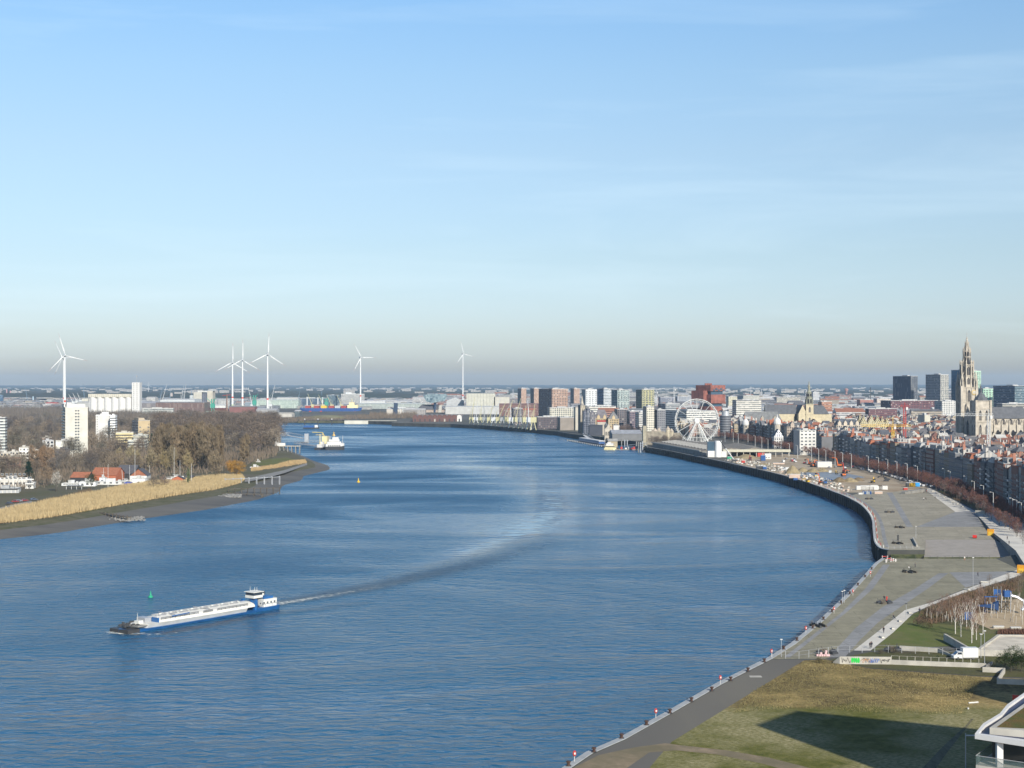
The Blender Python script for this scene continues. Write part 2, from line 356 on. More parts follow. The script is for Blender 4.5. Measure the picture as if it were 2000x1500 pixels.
Q_UP = [(1806, 1074), (1735, 1074), (1718, 1070), (1708, 1058), (1705, 1035), (1703, 1015), (1695, 1000), (1680, 985), (1655, 971), (1630, 961), (1600, 950), (1550, 934), (1500, 921), (1450, 910), (1400, 899), (1350, 889), (1300, 879), (1262, 873)]
Q_FAR = [(1262, 868), (1240, 862), (1180, 854), (1120, 848), (1090, 843), (1040, 838), (960, 832), (880, 828), (765, 825.5)]
INLET = [(1940, 1091)]
low = PG(Q_LOW); up = PG(Q_UP); far = PG(Q_FAR)
inl_a = G(1945, 1091).xy.to_tuple(); inl_b = (inl_a[0] + 2, G(1900, 1056).y)
ramp_l = G(1808, 1054).xy.to_tuple(); ramp_r = G(1941, 1054).xy.to_tuple()
EAST = ([(0, 20), (low[0][0], low[0][1])] + low[1:] + [inl_a, (ramp_r[0] + 6, G(0, 1074).y), (ramp_r[0], ramp_r[1]), (ramp_l[0], ramp_l[1])] + up + far +
  [(-216, 2640), (-330, 2760), (-700, 2800), (-1100, 3000), (-1500, 3500), (-11800, 3900), (-11800, 25500), (11800, 25500), (11800, 20)])
m_setts = sett_mat('quay_setts', (.335, .305, .235), (.295, .27, .205), 12)
m_city = ground_mat('city_ground', [(.10, .095, .09), (.15, .14, .12), (.07, .075, .06)], [.02, .006])
m_quaywall = ground_mat('quay_wall_stone', [(.05, .05, .048), (.03, .032, .034), (.08, .08, .07)], [.35, .08], stretch=(1, 1, .25))
mb = MB(); mb.prism(EAST, -3.5, 6.0, 1, 0); mb.build('ground_east', [m_city, m_quaywall]).name = 'ground_east'
tag(bpy.data.objects['ground_east'], 'flat east bank under the city', kind='structure')
def offset_line(line, d):
 out = []
 for i, p in enumerate(line):
  a = Vector(line[max(i - 1, 0)]); b = Vector(line[min(i + 1, len(line) - 1)]); t = (b - a).normalized(); out.append((p[0] + t.y * d, p[1] - t.x * d))
 return out
def smooth_line(line, k=4):
 out = []; n = len(line)
 for i in range(n - 1):
  p0, p1, p2, p3 = [Vector(line[min(max(j, 0), n - 1)]) for j in (i - 1, i, i + 1, i + 2)]
  for s in range(k):
   t = s / k; out.append(tuple(.5 * ((2 * p1) + (-p0 + p2) * t + (2 * p0 - 5 * p1 + 4 * p2 - p3) * t * t + (-p0 + 3 * p1 - 3 * p2 + p3) * t ** 3)))
 out.append(tuple(line[-1])); return out
def along_(line, step, off=0.0, start=0.0):
 out = []; carry = start
 for a, b in zip(line, line[1:]):
  a, b = Vector(a), Vector(b); ln = (b - a).length; t = (b - a) / ln
  while carry < ln:
   p = a + t * carry; out.append((p.x + t.y * off, p.y - t.x * off, t)); carry += step
  carry -= ln
 return out
def strip(line, d0, d1, z0, z1, name, m, label=None, kind='structure', cat=None, parent=None):
 a = offset_line(line, d0); b = offset_line(line, d1); mb = MB()
 for i in range(len(line) - 1):
  A0, A1, B0, B1 = a[i], a[i + 1], b[i], b[i + 1]
  mb.face([(*A0, z1), (*B0, z1), (*B1, z1), (*A1, z1)], 0)
  if z1 > z0 + .02:
   mb.face([(*A1, z0), (*A0, z0), (*A0, z1), (*A1, z1)], 0)
   mb.face([(*B0, z0), (*B1, z0), (*B1, z1), (*B0, z1)], 0)
 o = mb.build(name, m, parent); return tag(o, label, cat, None, kind)
m_conc = mat('pale_concrete', (.40, .38, .33), .85, .15, .4)
m_conc_d = mat('grey_concrete', (.22, .215, .20), .85, .2, .3)
m_promen = mat('promenade_concrete', (.56, .53, .46), .85, .08, .15)
m_coping = mat('coping_stone', (.33, .345, .35), .8, .12, .6)
strip(low, -.1, 1.3, 5.9, 6.14, 'quay_coping', m_coping, 'blue-grey stone coping along the lower quay edge')
strip(smooth_line(up[1:]), -.1, 1.0, 5.9, 6.14, 'quay_coping', m_coping, 'pale stone coping on the curved upper quay wall')
strip(far, -.1, 1.2, 5.9, 6.2, 'quay_coping', m_conc_d, 'distant quay edge along the far bend')
mb = MB()
for x, y, t in along_(smooth_line(up[1:], 3), 7.5):
 n_ = (-t.y, t.x); p = (x + n_[0] * .05, y + n_[1] * .05); q = (x + n_[0] * .9, y + n_[1] * .9); w_ = t * .45
 mb.ring([[(p[0] - w_.x, p[1] - w_.y, z_), (p[0] + w_.x, p[1] + w_.y, z_), (q[0] + w_.x, q[1] + w_.y, z_), (q[0] - w_.x, q[1] - w_.y, z_)] for z_ in (-1, 5.6)])
tag(mb.build('quay_wall_ribs', m_quaywall), 'dark vertical timber ribs on the curved quay wall', kind='structure')
def sheet(name, poly, z, m, label, kind='structure', cat=None):
 mb = MB(); mb.flat(poly, z, 0); return tag(mb.build(name, m), label, cat, None, kind)
def ccw(poly):
 a = sum(poly[i][0] * poly[(i + 1) % len(poly)][1] - poly[(i + 1) % len(poly)][0] * poly[i][1] for i in range(len(poly)))
 return poly if a > 0 else poly[::-1]
sheet('quay_paving', ccw(PG(Q_LOW[6:]) + [inl_a] + PG([(1990, 1112), (1880, 1152), (1770, 1193), (1665, 1272), (1610, 1287), (1520, 1287)])), 6.012, sett_mat('lower_setts', (.275, .255, .18), (.235, .218, .152), 5), 'olive grey stone setts of the lower quay')
sheet('quay_paving', ccw([ramp_l] + up[:9] + PG([(1680, 962), (1733, 948), (1818, 954), (1905, 1000), (1921, 1029), (1941, 1054)])), 6.012, m_setts, 'grey beige setts of the upper quay')
m_slab = sett_mat('blue_slabs', (.27, .27, .265), (.25, .25, .25), -8)
def S(name, pts, z, m, label): return sheet(name, ccw(PG(pts)), z, m, label)
S('paving_field', [(1790, 1029), (1865, 1000), (1904, 1000), (1920, 1029)], 6.03, m_slab, 'large blue-grey triangular paving field on the upper quay')
S('paving_strip', [(1732, 962), (1743, 962), (1783, 1029), (1771, 1029)], 6.03, m_slab, 'straight blue-grey strip crossing the upper quay')
cl = smooth_line(PG([(1733, 1069), (1727, 1050), (1722, 1025), (1713, 1005), (1700, 990), (1675, 974), (1650, 962)]))
strip(cl, -.8, .9, 6.03, 6.03, 'paving_strip', m_slab, 'curved rail strip following the upper quay edge')
S('promenade', [(1806, 956), (1816, 953), (1908, 1000), (1866, 1000)], 6.034, m_promen, 'light concrete promenade beside the upper quay')
S('paving_strip', [(1725, 1103), (1738, 1103), (1705, 1150), (1655, 1195), (1543, 1284), (1531, 1284), (1642, 1198), (1690, 1150)], 6.03, m_slab, 'straight blue-grey strip near the edge of the lower quay')
S('paving_strip', [(1833, 1120), (1853, 1119), (1812, 1150), (1770, 1178), (1715, 1216), (1680, 1250), (1650, 1284), (1618, 1284), (1672, 1226), (1725, 1185), (1787, 1150)], 6.03, m_slab, 'broad blue-grey band sweeping over the lower quay')
S('paving_field', [(1854, 1118), (1978, 1116), (1930, 1135), (1886, 1148)], 6.03, m_slab, 'pale triangular paving field on the lower quay')
PROM = [(1990, 1112), (1912, 1141), (1825, 1175), (1767, 1192), (1722, 1228), (1667, 1271), (1700, 1271), (1744, 1236), (1784, 1198), (1807, 1187), (1877, 1160), (1935, 1142), (2012, 1118)]
S('promenade', PROM, 6.036, m_promen, 'light concrete path between lower quay and park')
m_moss = ground_mat('mossy_stone', [(.06, .075, .02), (.20, .18, .11), (.03, .04, .015)], [.5, .25], stretch=(1, 1, 2))
mb = MB(); A, B = ramp_l, (ramp_r[0], ramp_r[1]); yb = G(0, 1077).y
mb.face([(up[0][0] - 1.9, yb, 3.6), (B[0] + 3, yb, 3.6), (B[0], B[1], 5.98), (A[0], A[1], 5.98)], 0); mb.face([(up[0][0] - 1.9, yb, -3), (B[0] + 3, yb, -3), (B[0] + 3, yb, 3.6), (up[0][0] - 1.9, yb, 3.6)], 1)
tag(mb.build('ferry_ramp', [ground_mat('ramp_stone', [(.30, .275, .245), (.26, .24, .21)], [.3]), m_moss]), 'brownish sloping ramp running down into the quay inlet', kind='structure')
strip(smooth_line(PG([(1740, 1074.6), (1806, 1074.6)]), 3), -.35, -.02, -3, 4.2, 'mossy_wall_face', m_moss, 'green mossy foot of the inlet wall')
RP = [(1903, 1001), (1922, 1022), (1940, 1046), (1964, 1066), (1984, 1084), (1996, 1104), (2012, 1128)]
rp = PG(RP); rt = PG([(2240, 1128), (2160, 1060), (2070, 1022), (1975, 992), (1925, 990)])
mb = MB(); RPH = [6.05, 6.7, 7.3, 7.6, 7.8, 7.9, 7.9]
for i in range(len(rp) - 1):
 (x0, y0), (x1, y1) = rp[i], rp[i + 1]
 mb.face([(x1, y1, -2), (x0, y0, -2), (x0, y0, RPH[i]), (x1, y1, RPH[i + 1])], 1)
 mb.face([(x1, y1, RPH[i + 1]), (x0, y0, RPH[i]), (x0 + 26, y0 + 4, RPH[i]), (x1 + 26, y1 + 4, RPH[i + 1])], 0)
tag(mb.build('promenade', [m_promen, m_conc_d]), 'raised light promenade with retaining wall at the right edge', kind='structure')
m_lawn = ground_mat('lawn', [(.085, .115, .02), (.12, .135, .035), (.13, .12, .05)], [.25, .06], bump=.3, bscale=2)
m_scrub = ground_mat('scrub', [(.10, .085, .045), (.06, .055, .03), (.085, .09, .03)], [.3, .12], bump=.6, bscale=1.5)
m_sand = ground_mat('sand', [(.42, .33, .21), (.36, .28, .18)], [.3])
S('lawn', [(1703, 1271), (1784, 1199), (1810, 1188), (1880, 1161), (2080, 1112), (2160, 1300), (1905, 1268), (1850, 1262)], 6.02, m_lawn, 'green lawn with the park path')
S('scrub', [(1790, 1215), (1810, 1190), (1900, 1158), (2080, 1118), (2140, 1230), (1935, 1230), (1870, 1222)], 6.05, m_scrub, 'brown planted ground between birches')
S('sand_pit', [(1895, 1212), (1905, 1190), (1960, 1172), (2100, 1165), (2150, 1228), (1935, 1230)], 6.09, m_sand, 'sandy playground floor')
S('sports_court', [(1905, 1271), (1950, 1240), (2150, 1243), (2200, 1278)], 6.11, mat('court_floor', (.52, .475, .39), .9, .15, .3), 'light sandy court with leaf litter')
S('lawn', [(1620, 1289), (1700, 1274), (1850, 1272), (1895, 1281), (2100, 1283), (2200, 1330), (1900, 1320), (1700, 1305)], 6.06, m_scrub, 'rough weedy strip behind the low wall')
m_field = None
def field_mat():
 m, n, l, b = newmat('field_grass')
 t = n.new('ShaderNodeTexCoord')
 def no(s, d=7, r=.62, st=(1, 1, 1), rot=0):
  mp = n.new('ShaderNodeMapping'); mp.inputs['Scale'].default_value = st; mp.inputs['Rotation'].default_value = (0, 0, R(rot)); l.new(t.outputs['Object'], mp.inputs[0])
  x = n.new('ShaderNodeTexNoise'); x.inputs['Scale'].default_value = s; x.inputs['Detail'].default_value = d; x.inputs['Roughness'].default_value = r; l.new(mp.outputs[0], x.inputs[0]); return x.outputs[0]
 def rng(o, a, b_):
  y = n.new('ShaderNodeMapRange'); y.inputs[1].default_value = a; y.inputs[2].default_value = b_; l.new(o, y.inputs[0]); return y.outputs[0]
 def mix(f, a, b_):
  x = n.new('ShaderNodeMix'); x.data_type = 'RGBA'; l.new(f, x.inputs[0])
  for i, q in ((6, a), (7, b_)):
   if isinstance(q, tuple): x.inputs[i].default_value = (*q, 1)
   else: l.new(q, x.inputs[i])
  return x.outputs[2]
 sep = n.new('ShaderNodeSeparateXYZ'); l.new(t.outputs['Object'], sep.inputs[0])
 green = mix(rng(no(.5, 8), .35, .65), (.075, .085, .016), (.15, .145, .04))
 pale = mix(rng(no(1.0, 5, .6, (1, 3, 1), 20), .4, .62), (.14, .135, .045), (.36, .32, .18))
 near = mix(rng(no(.05, 6), .42, .6), green, pale)
 weed = mix(rng(no(.8, 9, .7), .35, .62), (.06, .045, .025), (.22, .17, .07))
 straw = mix(rng(no(.9, 7, .7, (1, 1.8, 1)), .35, .65), (.19, .145, .055), (.46, .345, .15))
 farw = mix(rng(no(.06, 6, .65), .44, .60), weed, straw)
 y0 = n.new('ShaderNodeMath'); y0.operation = 'ADD'; l.new(sep.outputs[1], y0.inputs[0])
 k = n.new('ShaderNodeMath'); k.operation = 'MULTIPLY'; k.inputs[1].default_value = 22; l.new(no(.09), k.inputs[0]); l.new(k.outputs[0], y0.inputs[1])
 out = mix(rng(y0.outputs[0], 316, 322), near, farw)
 l.new(out, b.inputs['Base Color']); b.inputs['Roughness'].default_value = .95; b.inputs['Specular IOR Level'].default_value = .1
 q = n.new('ShaderNodeBump'); q.inputs['Strength'].default_value = .7; q.inputs['Distance'].default_value = .4; l.new(no(1.3, 6, .7), q.inputs['Height']); l.new(q.outputs[0], b.inputs['Normal'])
 return m
S('field', [(1570, 1290), (1612, 1288), (1700, 1306), (1900, 1321), (2250, 1340), (2500, 1545), (1200, 1545), (1310, 1450), (1440, 1370)], 6.02, field_mat(), 'rough green and straw coloured waste field in shadow')
m_asph = ground_mat('quay_road', [(.125, .118, .105), (.095, .092, .085), (.15, .14, .115)], [.12, .03], stretch=(1, .3, 1))
S('quay_road', [(1120, 1500), (1157, 1474), (1220, 1446), (1310, 1396), (1410, 1339), (1509, 1289), (1572, 1289), (1442, 1369), (1312, 1449), (1230, 1545), (1040, 1560)], 6.03, m_asph, 'worn asphalt quay road beside the water')
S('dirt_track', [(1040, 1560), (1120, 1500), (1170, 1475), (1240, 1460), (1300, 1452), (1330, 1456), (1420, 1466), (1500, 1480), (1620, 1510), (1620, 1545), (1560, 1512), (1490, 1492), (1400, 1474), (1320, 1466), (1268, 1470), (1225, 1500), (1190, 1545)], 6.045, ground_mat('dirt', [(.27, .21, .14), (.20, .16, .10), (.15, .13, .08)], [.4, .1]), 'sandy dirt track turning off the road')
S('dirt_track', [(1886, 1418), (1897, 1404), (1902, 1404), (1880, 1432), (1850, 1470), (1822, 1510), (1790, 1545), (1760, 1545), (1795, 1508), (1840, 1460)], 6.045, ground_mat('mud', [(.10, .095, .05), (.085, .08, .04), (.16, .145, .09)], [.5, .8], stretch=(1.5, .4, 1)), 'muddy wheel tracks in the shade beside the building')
S('road_patch', [(1463, 1320), (1486, 1320), (1489, 1323.5), (1465, 1323.5)], 6.06, m_conc, 'small pale concrete patch in the road')
S('building_site', [(1424, 900), (1440, 888), (1560, 884), (1620, 905), (1700, 922), (1760, 938), (1815, 953), (1735, 962), (1680, 962), (1640, 962), (1600, 949), (1550, 933), (1500, 920), (1450, 909)], 6.02,
 ground_mat('site_soil', [(.34, .265, .175), (.22, .17, .115), (.40, .34, .25)], [.12, .04], bump=.4, bscale=.5), 'churned sandy soil of the quay building site')
S('site_slab', [(1548, 925), (1600, 921), (1660, 926), (1690, 932), (1650, 942), (1610, 941)], 6.05, mat('wet_slab', (.20, .205, .21), .4, .2, .1), 'grey concrete slab in the middle of the building site')
S('quay_street', [(1560, 880), (1620, 893), (1700, 906), (1800, 935), (1900, 965), (2020, 1012), (2100, 1012), (1900, 940), (1760, 900), (1640, 880), (1500, 868), (1480, 872)], 6.015, ground_mat('street_asphalt', [(.07, .07, .072), (.09, .09, .09)], [.05]), 'dark street along the quay houses')
S('lawn', [(1832, 960), (1850, 955), (1900, 968), (2010, 1020), (2100, 1070), (2100, 1110), (2010, 1050), (1960, 1015), (1932, 1000), (1910, 996), (1870, 978)], 6.025, m_lawn, 'green verge between promenade and street trees')
S('path', [(1870, 962), (1876, 962), (1960, 1003), (2030, 1040), (2026, 1046), (1950, 1006)], 6.04, m_promen, 'narrow light path through the verge')
W_WATER = [(-60, 1062), (0, 1053), (100, 1043), (200, 1026), (300, 1010), (400, 996), (450, 986), (500, 977), (545, 961), (552, 948), (590, 938), (592, 930), (645, 917), (641, 909), (612, 900), (590, 890), (566, 880), (548, 868), (547, 850), (548, 838)]
W_EDGE = [(-60, 1034), (0, 1024), (100, 1012), (150, 1004), (250, 985), (350, 968), (420, 958), (470, 945), (478, 936), (540, 920), (600, 910), (600, 900), (580, 890), (556, 881), (544, 870), (543, 850), (544, 838)]
ww = PG(W_WATER, 0.0); we = PG(W_EDGE, 3.0)
WEST = [(-11800, 30), (-400, 30), (-360, 300)] + we + [(-560, 2760), (-1100, 2850), (-1600, 3300), (-11800, 3700)]
m_west = ground_mat('west_ground', [(.075, .08, .03), (.10, .085, .05), (.12, .11, .08)], [.03, .01])
mb = MB(); mb.flat(WEST, 3.0, 0); o = mb.build('ground_west', m_west); tag(o, 'flat wooded west bank', kind='structure')
def resample(line, n):
 line = [Vector(p) for p in line]; seg = [(b - a).length for a, b in zip(line, line[1:])]; T = sum(seg); out = []
 for i in range(n):
  t = T * i / (n - 1); k = 0
  while k < len(seg) - 1 and t > seg[k]: t -= seg[k]; k += 1
  out.append(tuple(line[k].lerp(line[k + 1], min(1, t / seg[k]))))
 return out
m_mud = ground_mat('tidal_mud', [(.115, .108, .092), (.075, .072, .066), (.14, .13, .11)], [.12, .05], rough=.75, stretch=(.4, 1, 1))
m_moss2 = ground_mat('tidal_weed', [(.05, .058, .02), (.085, .085, .045), (.12, .11, .07)], [.6, .2])
a = resample(we, 90); c = resample(ww, 90); mb = MB()
for i in range(89):
 def lp(p, q, t): return (p[0] + (q[0] - p[0]) * t, p[1] + (q[1] - p[1]) * t)
 for t0, t1, z0, z1, mi in ((0, .36, 3.0, 1.7, 1), (.36, 1, 1.7, .02, 0), (1, 1.25, .02, -2, 0)):
  A0, A1 = lp(a[i], c[i], t0), lp(a[i + 1], c[i + 1], t0); B0, B1 = lp(a[i], c[i], t1), lp(a[i + 1], c[i + 1], t1)
  mb.face([(*A0, z0), (*B0, z1), (*B1, z1), (*A1, z0)], mi)
tag(mb.build('mud_flat', [m_mud, m_moss2]), 'dark tidal mud flat at the foot of the reeds', kind='structure')
def far_forest():
 g = np.random.default_rng(3); mb = MB()
 xs = np.linspace(-11500, 11500, 420); ys = np.concatenate([np.geomspace(6200, 24800, 46)])
 z = 8 + 18 * g.random((len(ys), len(xs)))
 z *= np.clip((ys[:, None] - 6000) / 600, 0, 1)
 ridge = np.interp(xs, [-9000, -6000, -3500, -1500, 0, 2000, 4500, 7000, 9000], [38, 40, 44, 50, 48, 52, 54, 52, 50])
 z += np.clip((ys[:, None] - 14000) / 9000, 0, 1) ** 1.3 * (ridge[None, :] - 16)
 gaps = g.random((len(ys), len(xs))) < .12; z[(gaps) & (ys[:, None] < 13000)] *= .3
 z[-1] = -1
 V = [(float(x), float(y), float(6 + zz)) for y, row in zip(ys, z) for x, zz in zip(xs, row)]
 nx = len(xs); F_ = [(r * nx + c_, r * nx + c_ + 1, (r + 1) * nx + c_ + 1, (r + 1) * nx + c_) for r in range(len(ys) - 1) for c_ in range(nx - 1)]
 me = bpy.data.meshes.new('far_forest'); me.from_pydata(V, [], F_); me.materials.append(ground_mat('far_canopy', [(.045, .05, .035), (.075, .065, .05), (.03, .045, .03)], [.004, .0015]))
 o = bpy.data.objects.new('forest', me); COL.objects.link(o); tag(o, 'dark distant woodland filling the horizon', kind='stuff')
far_forest()
HZ = MB().box(-11900, 11900, -400, 25700, -4.5, 232, bottom=True)
hm = bpy.data.materials.new('air'); hm.use_nodes = True; n = hm.node_tree.nodes; n.remove(n['Principled BSDF'])
pv = n.new('ShaderNodeVolumePrincipled'); pv.inputs['Color'].default_value = (.54, .76, 1, 1); pv.inputs['Density'].default_value = 3.6e-5; pv.inputs['Anisotropy'].default_value = 0.0
hm.node_tree.links.new(pv.outputs[0], n['Material Output'].inputs['Volume'])
tag(HZ.build('haze', hm), 'thin bluish air over the whole scene', kind='stuff')
# ================================================================ trees
def ocm_plain(): return ocmat('bark_twigs', .9, .25, .35, .1)
def tree_mesh(seed, kind):
 """unit-ish tree (about 20 m): returns trunk mesh, crown mesh (fine twigs in clumps)"""
 g = np.random.default_rng(seed); r_ = random.Random(seed)
 tr = MB(); ends = []
 Hh = 20.0
 shape = dict(round=(.30, 6.6, 8.2), wide=(.22, 8.6, 7.2), column=(.06, 2.0, 9.2), egg=(.14, 3.6, 8.6), fir=(.08, 4.2, 9.0), willow=(.2, 7.6, 7.6), vase=(.3, 5.2, 7.5), thin=(.3, 4.2, 7.2))[kind]
 base, rad, half = shape
 ctr = Hh * base + half if kind not in ('round', 'wide') else Hh - half
 lean = (r_.uniform(-.6, .6), r_.uniform(-.6, .6))
 trunk = [(0, 0, -.3), (lean[0] * .3, lean[1] * .3, Hh * .3), (lean[0], lean[1], Hh * .62), (lean[0] * 1.2, lean[1] * 1.2, Hh * .93)]
 tr.tube(trunk, .38 if kind != 'column' else .3, 6, 0, .06)
 nb = dict(round=11, wide=12, column=10, egg=10, fir=8, willow=10, vase=11, thin=9)[kind]
 for i in range(nb):
  a = i * 2.4 + r_.uniform(-.3, .3); t = base + .04 + (.62 - base) * i / nb if kind in ('round', 'wide', 'vase', 'willow') else base + (.8 - base) * i / nb
  z = Hh * t; up = dict(round=.9, wide=.55, column=3.2, egg=1.6, fir=-.05, willow=.8, vase=1.7, thin=1.9)[kind]
  ln = rad * r_.uniform(.75, 1.0) * (1.0 if kind != 'fir' else (1.15 - t))
  e = (lean[0] * t + math.cos(a) * ln, lean[1] * t + math.sin(a) * ln, min(Hh * .97, z + ln * up))
  m = (e[0] * .5 + r_.uniform(-.4, .4), e[1] * .5 + r_.uniform(-.4, .4), z + (e[2] - z) * .42)
  tr.tube([(lean[0] * t, lean[1] * t, z), m, e], .15, 4, 0, .03); ends.append(e); ends.append(m)
 ncl = dict(round=70, wide=80, column=60, egg=60, fir=90, willow=80, vase=55, thin=26)[kind]; per = dict(fir=34, willow=30, thin=13).get(kind, 26)
 V = [];
 for k in range(ncl):
  while True:
   p = g.normal(size=3); p /= np.linalg.norm(p); p *= g.random() ** .38
   if kind == 'fir':
    h = g.random() ** 1.2; rr = rad * (1 - h) * g.random() ** .4; a = g.random() * 6.28; c = np.array([math.cos(a) * rr, math.sin(a) * rr, Hh * (.1 + .88 * h)]); break
   c = np.array([p[0] * rad, p[1] * rad, ctr + p[2] * half])
   if kind in ('round', 'wide', 'vase', 'thin') and c[2] < Hh * (base + .05): continue
   if c[2] > Hh: c[2] = Hh
   break
  cr_ = dict(column=.9, egg=1.15, fir=1.0).get(kind, 1.55) * g.uniform(.7, 1.3)
  out = c - np.array([lean[0], lean[1], ctr - half * .6]); out /= (np.linalg.norm(out) + 1e-6)
  for j in range(per):
   s = c + g.normal(size=3) * cr_ * .55
   d = out * 1.0 + g.normal(size=3) * .6 + np.array([0, 0, dict(column=1.5, egg=1.0, fir=-.1, willow=-1.6).get(kind, .35)])
   d /= np.linalg.norm(d); ln = g.uniform(.7, 1.7) * (1.3 if kind in ('column', 'egg', 'willow') else 1)
   sd = np.cross(d, g.normal(size=3)); sd /= np.linalg.norm(sd) + 1e-6; w = g.uniform(.07, .15) * (2.0 if kind == 'fir' else 1)
   V += [s - sd * w, s + sd * w, s + d * ln]
 V = np.array(V); nf = len(V) // 3
 me = bpy.data.meshes.new('crown'); me.from_pydata(V.tolist(), [], np.arange(nf * 3).reshape(nf, 3).tolist()); me.materials.append(ocm_plain()); me.update()
 tm = tr.mesh('trunk', ocmat('bark', .9, .3, .6, .1))
 return tm, me
TREES = {k: [tree_mesh(s, k) for s in range(a, a + n)] for k, a, n in (('round', 10, 4), ('wide', 20, 2), ('column', 30, 3), ('egg', 40, 2), ('fir', 50, 2), ('willow', 60, 1), ('vase', 70, 3), ('thin', 80, 4))}
BROWN = [(.26, .21, .155), (.12, .105, .095), (.17, .14, .11), (.19, .15, .115), (.145, .13, .115), (.21, .17, .125), (.16, .145, .11)]
def plant(x, y, z, h, kind, col, label, group, name='bare_tree', wide=1.0, trunk=(.10, .085, .07), cat='tree'):
 tm, cm = rnd.choice(TREES[kind]); s = h / 20
 e = empty(name, (x, y, z), rnd.uniform(0, 6.28), label, cat, group); e.scale = (s * wide, s * wide, s)
 k_ = rnd.uniform(.85, 1.15); w_ = rnd.uniform(.96, 1.04)
 mesh_obj('trunk', tm, e, trunk); mesh_obj('crown', cm, e, (col[0] * k_ * w_, col[1] * k_, col[2] * k_ / w_))
 return e
WID = (1.15, 1.5)
def wood(rows, kinds, hts, cols, label, group, xr, avoid=(), name='bare_tree', dens=1.0, z=3.0):
 where = lambda px: '' if xr[1] - xr[0] < 150 else ', left of the tall white slab' if px < 104 else ', around the tall white slab' if px < 178 else ', by the nine-storey white block' if px < 228 else ', by the brown office block' if px < 305 else ', above the poplar stand' if px < 400 else ', above the orange willow' if px < 490 else ', at the river end'
 for (py, n) in rows:
  for i in range(int(n * dens)):
   px = xr[0] + (xr[1] - xr[0]) * (i + rnd.uniform(.1, .9)) / int(n * dens); yy = py + rnd.uniform(-4, 4) * (py - 750) / 150
   if any(a <= px <= b and c <= yy <= d for a, b, c, d in avoid): continue
   p = G(px, yy, z)
   if p.x > -170 and p.y > 2500: continue
   plant(p.x, p.y, z, rnd.uniform(*hts), rnd.choice(kinds), rnd.choice(cols), label + where(px), group, name, rnd.uniform(*WID))
AV = [(95, 178, 868, 888), (180, 250, 842, 858), (0, 78, 896, 914), (225, 320, 849, 862), (0, 20, 850, 870), (128, 345, 936, 990), (395, 480, 920, 960), (245, 325, 900, 916)]
wood([(828, 20), (836, 22), (846, 20)], ['round', 'wide'], (16, 22), BROWN, 'grey brown tree in the far west bank wood', 'far trees of the west bank wood', (-20, 300), AV)
wood([(858, 15), (870, 13), (884, 12), (898, 10)], ['round', 'round', 'vase'], (16, 22), BROWN, 'bare brown tree in the middle wood', 'trees around the west bank blocks', (-20, 300), AV)
wood([(912, 13), (922, 11), (934, 9)], ['round', 'wide', 'vase'], (14, 18), BROWN, 'bare brown tree on the front edge of the wood', 'front trees of the west bank wood', (-20, 270), AV)
wood([(834, 15), (842, 15), (851, 14), (862, 13), (874, 11)], ['round', 'wide'], (25, 31), [(.145, .115, .09), (.13, .105, .085), (.165, .125, .095)], 'tall bare tree in the dense river point wood', 'tall trees behind the river point', (305, 545), AV)
wood([(885, 8)], ['round', 'vase'], (22, 27), BROWN, 'dark bare tree at the shore edge of the river point', 'trees at the river point', (440, 545), AV)
WID = (.9, 1.15)
wood([(900, 13), (908, 13), (917, 12)], ['column'], (32, 38), [(.20, .15, .095), (.18, .14, .09)], 'tall narrow bare poplar in the poplar stand', 'poplars in the poplar stand', (303, 434), name='poplar')
wood([(903, 2)], ['column'], (24, 27), [(.22, .165, .10)], 'slender tan poplar right of the poplar stand', 'poplars right of the stand', (466, 488), name='poplar')
wood([(926, 6)], ['column'], (19, 24), [(.24, .165, .105)], 'narrow reddish tan poplar left of the clubhouse', 'poplars left of the clubhouse', (58, 108), name='poplar')
wood([(924, 7)], ['egg'], (19, 22), [(.27, .22, .12), (.25, .20, .12)], 'yellowish upswept bare willow behind the clubhouse', 'pale willows behind the clubhouse', (214, 375), name='willow_tree')
def one(px, py, h, kind, col, label, name='tree', wide=1.0, z=3.0): p = G(px, py, z); return plant(p.x, p.y, z, h, kind, col, label, None, name, wide)
one(421, 934, 21, 'egg', (.25, .20, .13), 'pale tan oval tree standing alone at the reed edge', 'willow_tree', 1.25)
one(462, 932, 14, 'willow', (.38, .21, .045), 'orange weeping willow beside the reeds', 'weeping_willow', 1.25)
one(450, 926, 12, 'willow', (.33, .18, .05), 'smaller orange willow behind the weeping willow', 'weeping_willow', .9)
one(56, 940, 15, 'fir', (.022, .045, .03), 'dark green conifer behind the white terrace houses', 'conifer', 1.25)
one(178, 956, 11, 'wide', (.05, .07, .03), 'spreading dark green pine before the clubhouse roofs', 'pine_tree', 1.0)
one(307, 870, 19, 'fir', (.02, .04, .035), 'dark conifer left of the tall bare wood', 'conifer', 1.2)
one(296, 868, 13, 'fir', (.03, .055, .025), 'smaller green conifer beside the brown office block', 'conifer', 1.2)
one(110, 960, 13, 'vase', (.50, .45, .38), 'pale birch on the lawn by the white terrace', 'birch_tree', .9)
one(92, 948, 14, 'round', (.22, .165, .11), 'rounded tan bare tree between terrace and lawn', 'bare_tree', 1.1)
one(368, 948, 12, 'column', (.12, .15, .08), 'greenish narrow tree beside the small brick cabin', 'tree', .9)
one(300, 956, 10, 'round', (.21, .165, .12), 'low bushy bare tree right of the clubhouse', 'bare_tree', 1.3)
one(322, 953, 9, 'round', (.20, .15, .12), 'small bushy tree left of the brick cabin', 'bare_tree', 1.3)
one(505, 884, 11, 'vase', (.18, .14, .12), 'young bare tree on the green river point', 'bare_tree', 1)
LINE = [(252, 640), (272, 740), (284, 800), (298, 900), (306, 1000), (308, 1111), (312, 1323), (310, 1440), (306, 1600), (298, 1750), (292, 1850)]
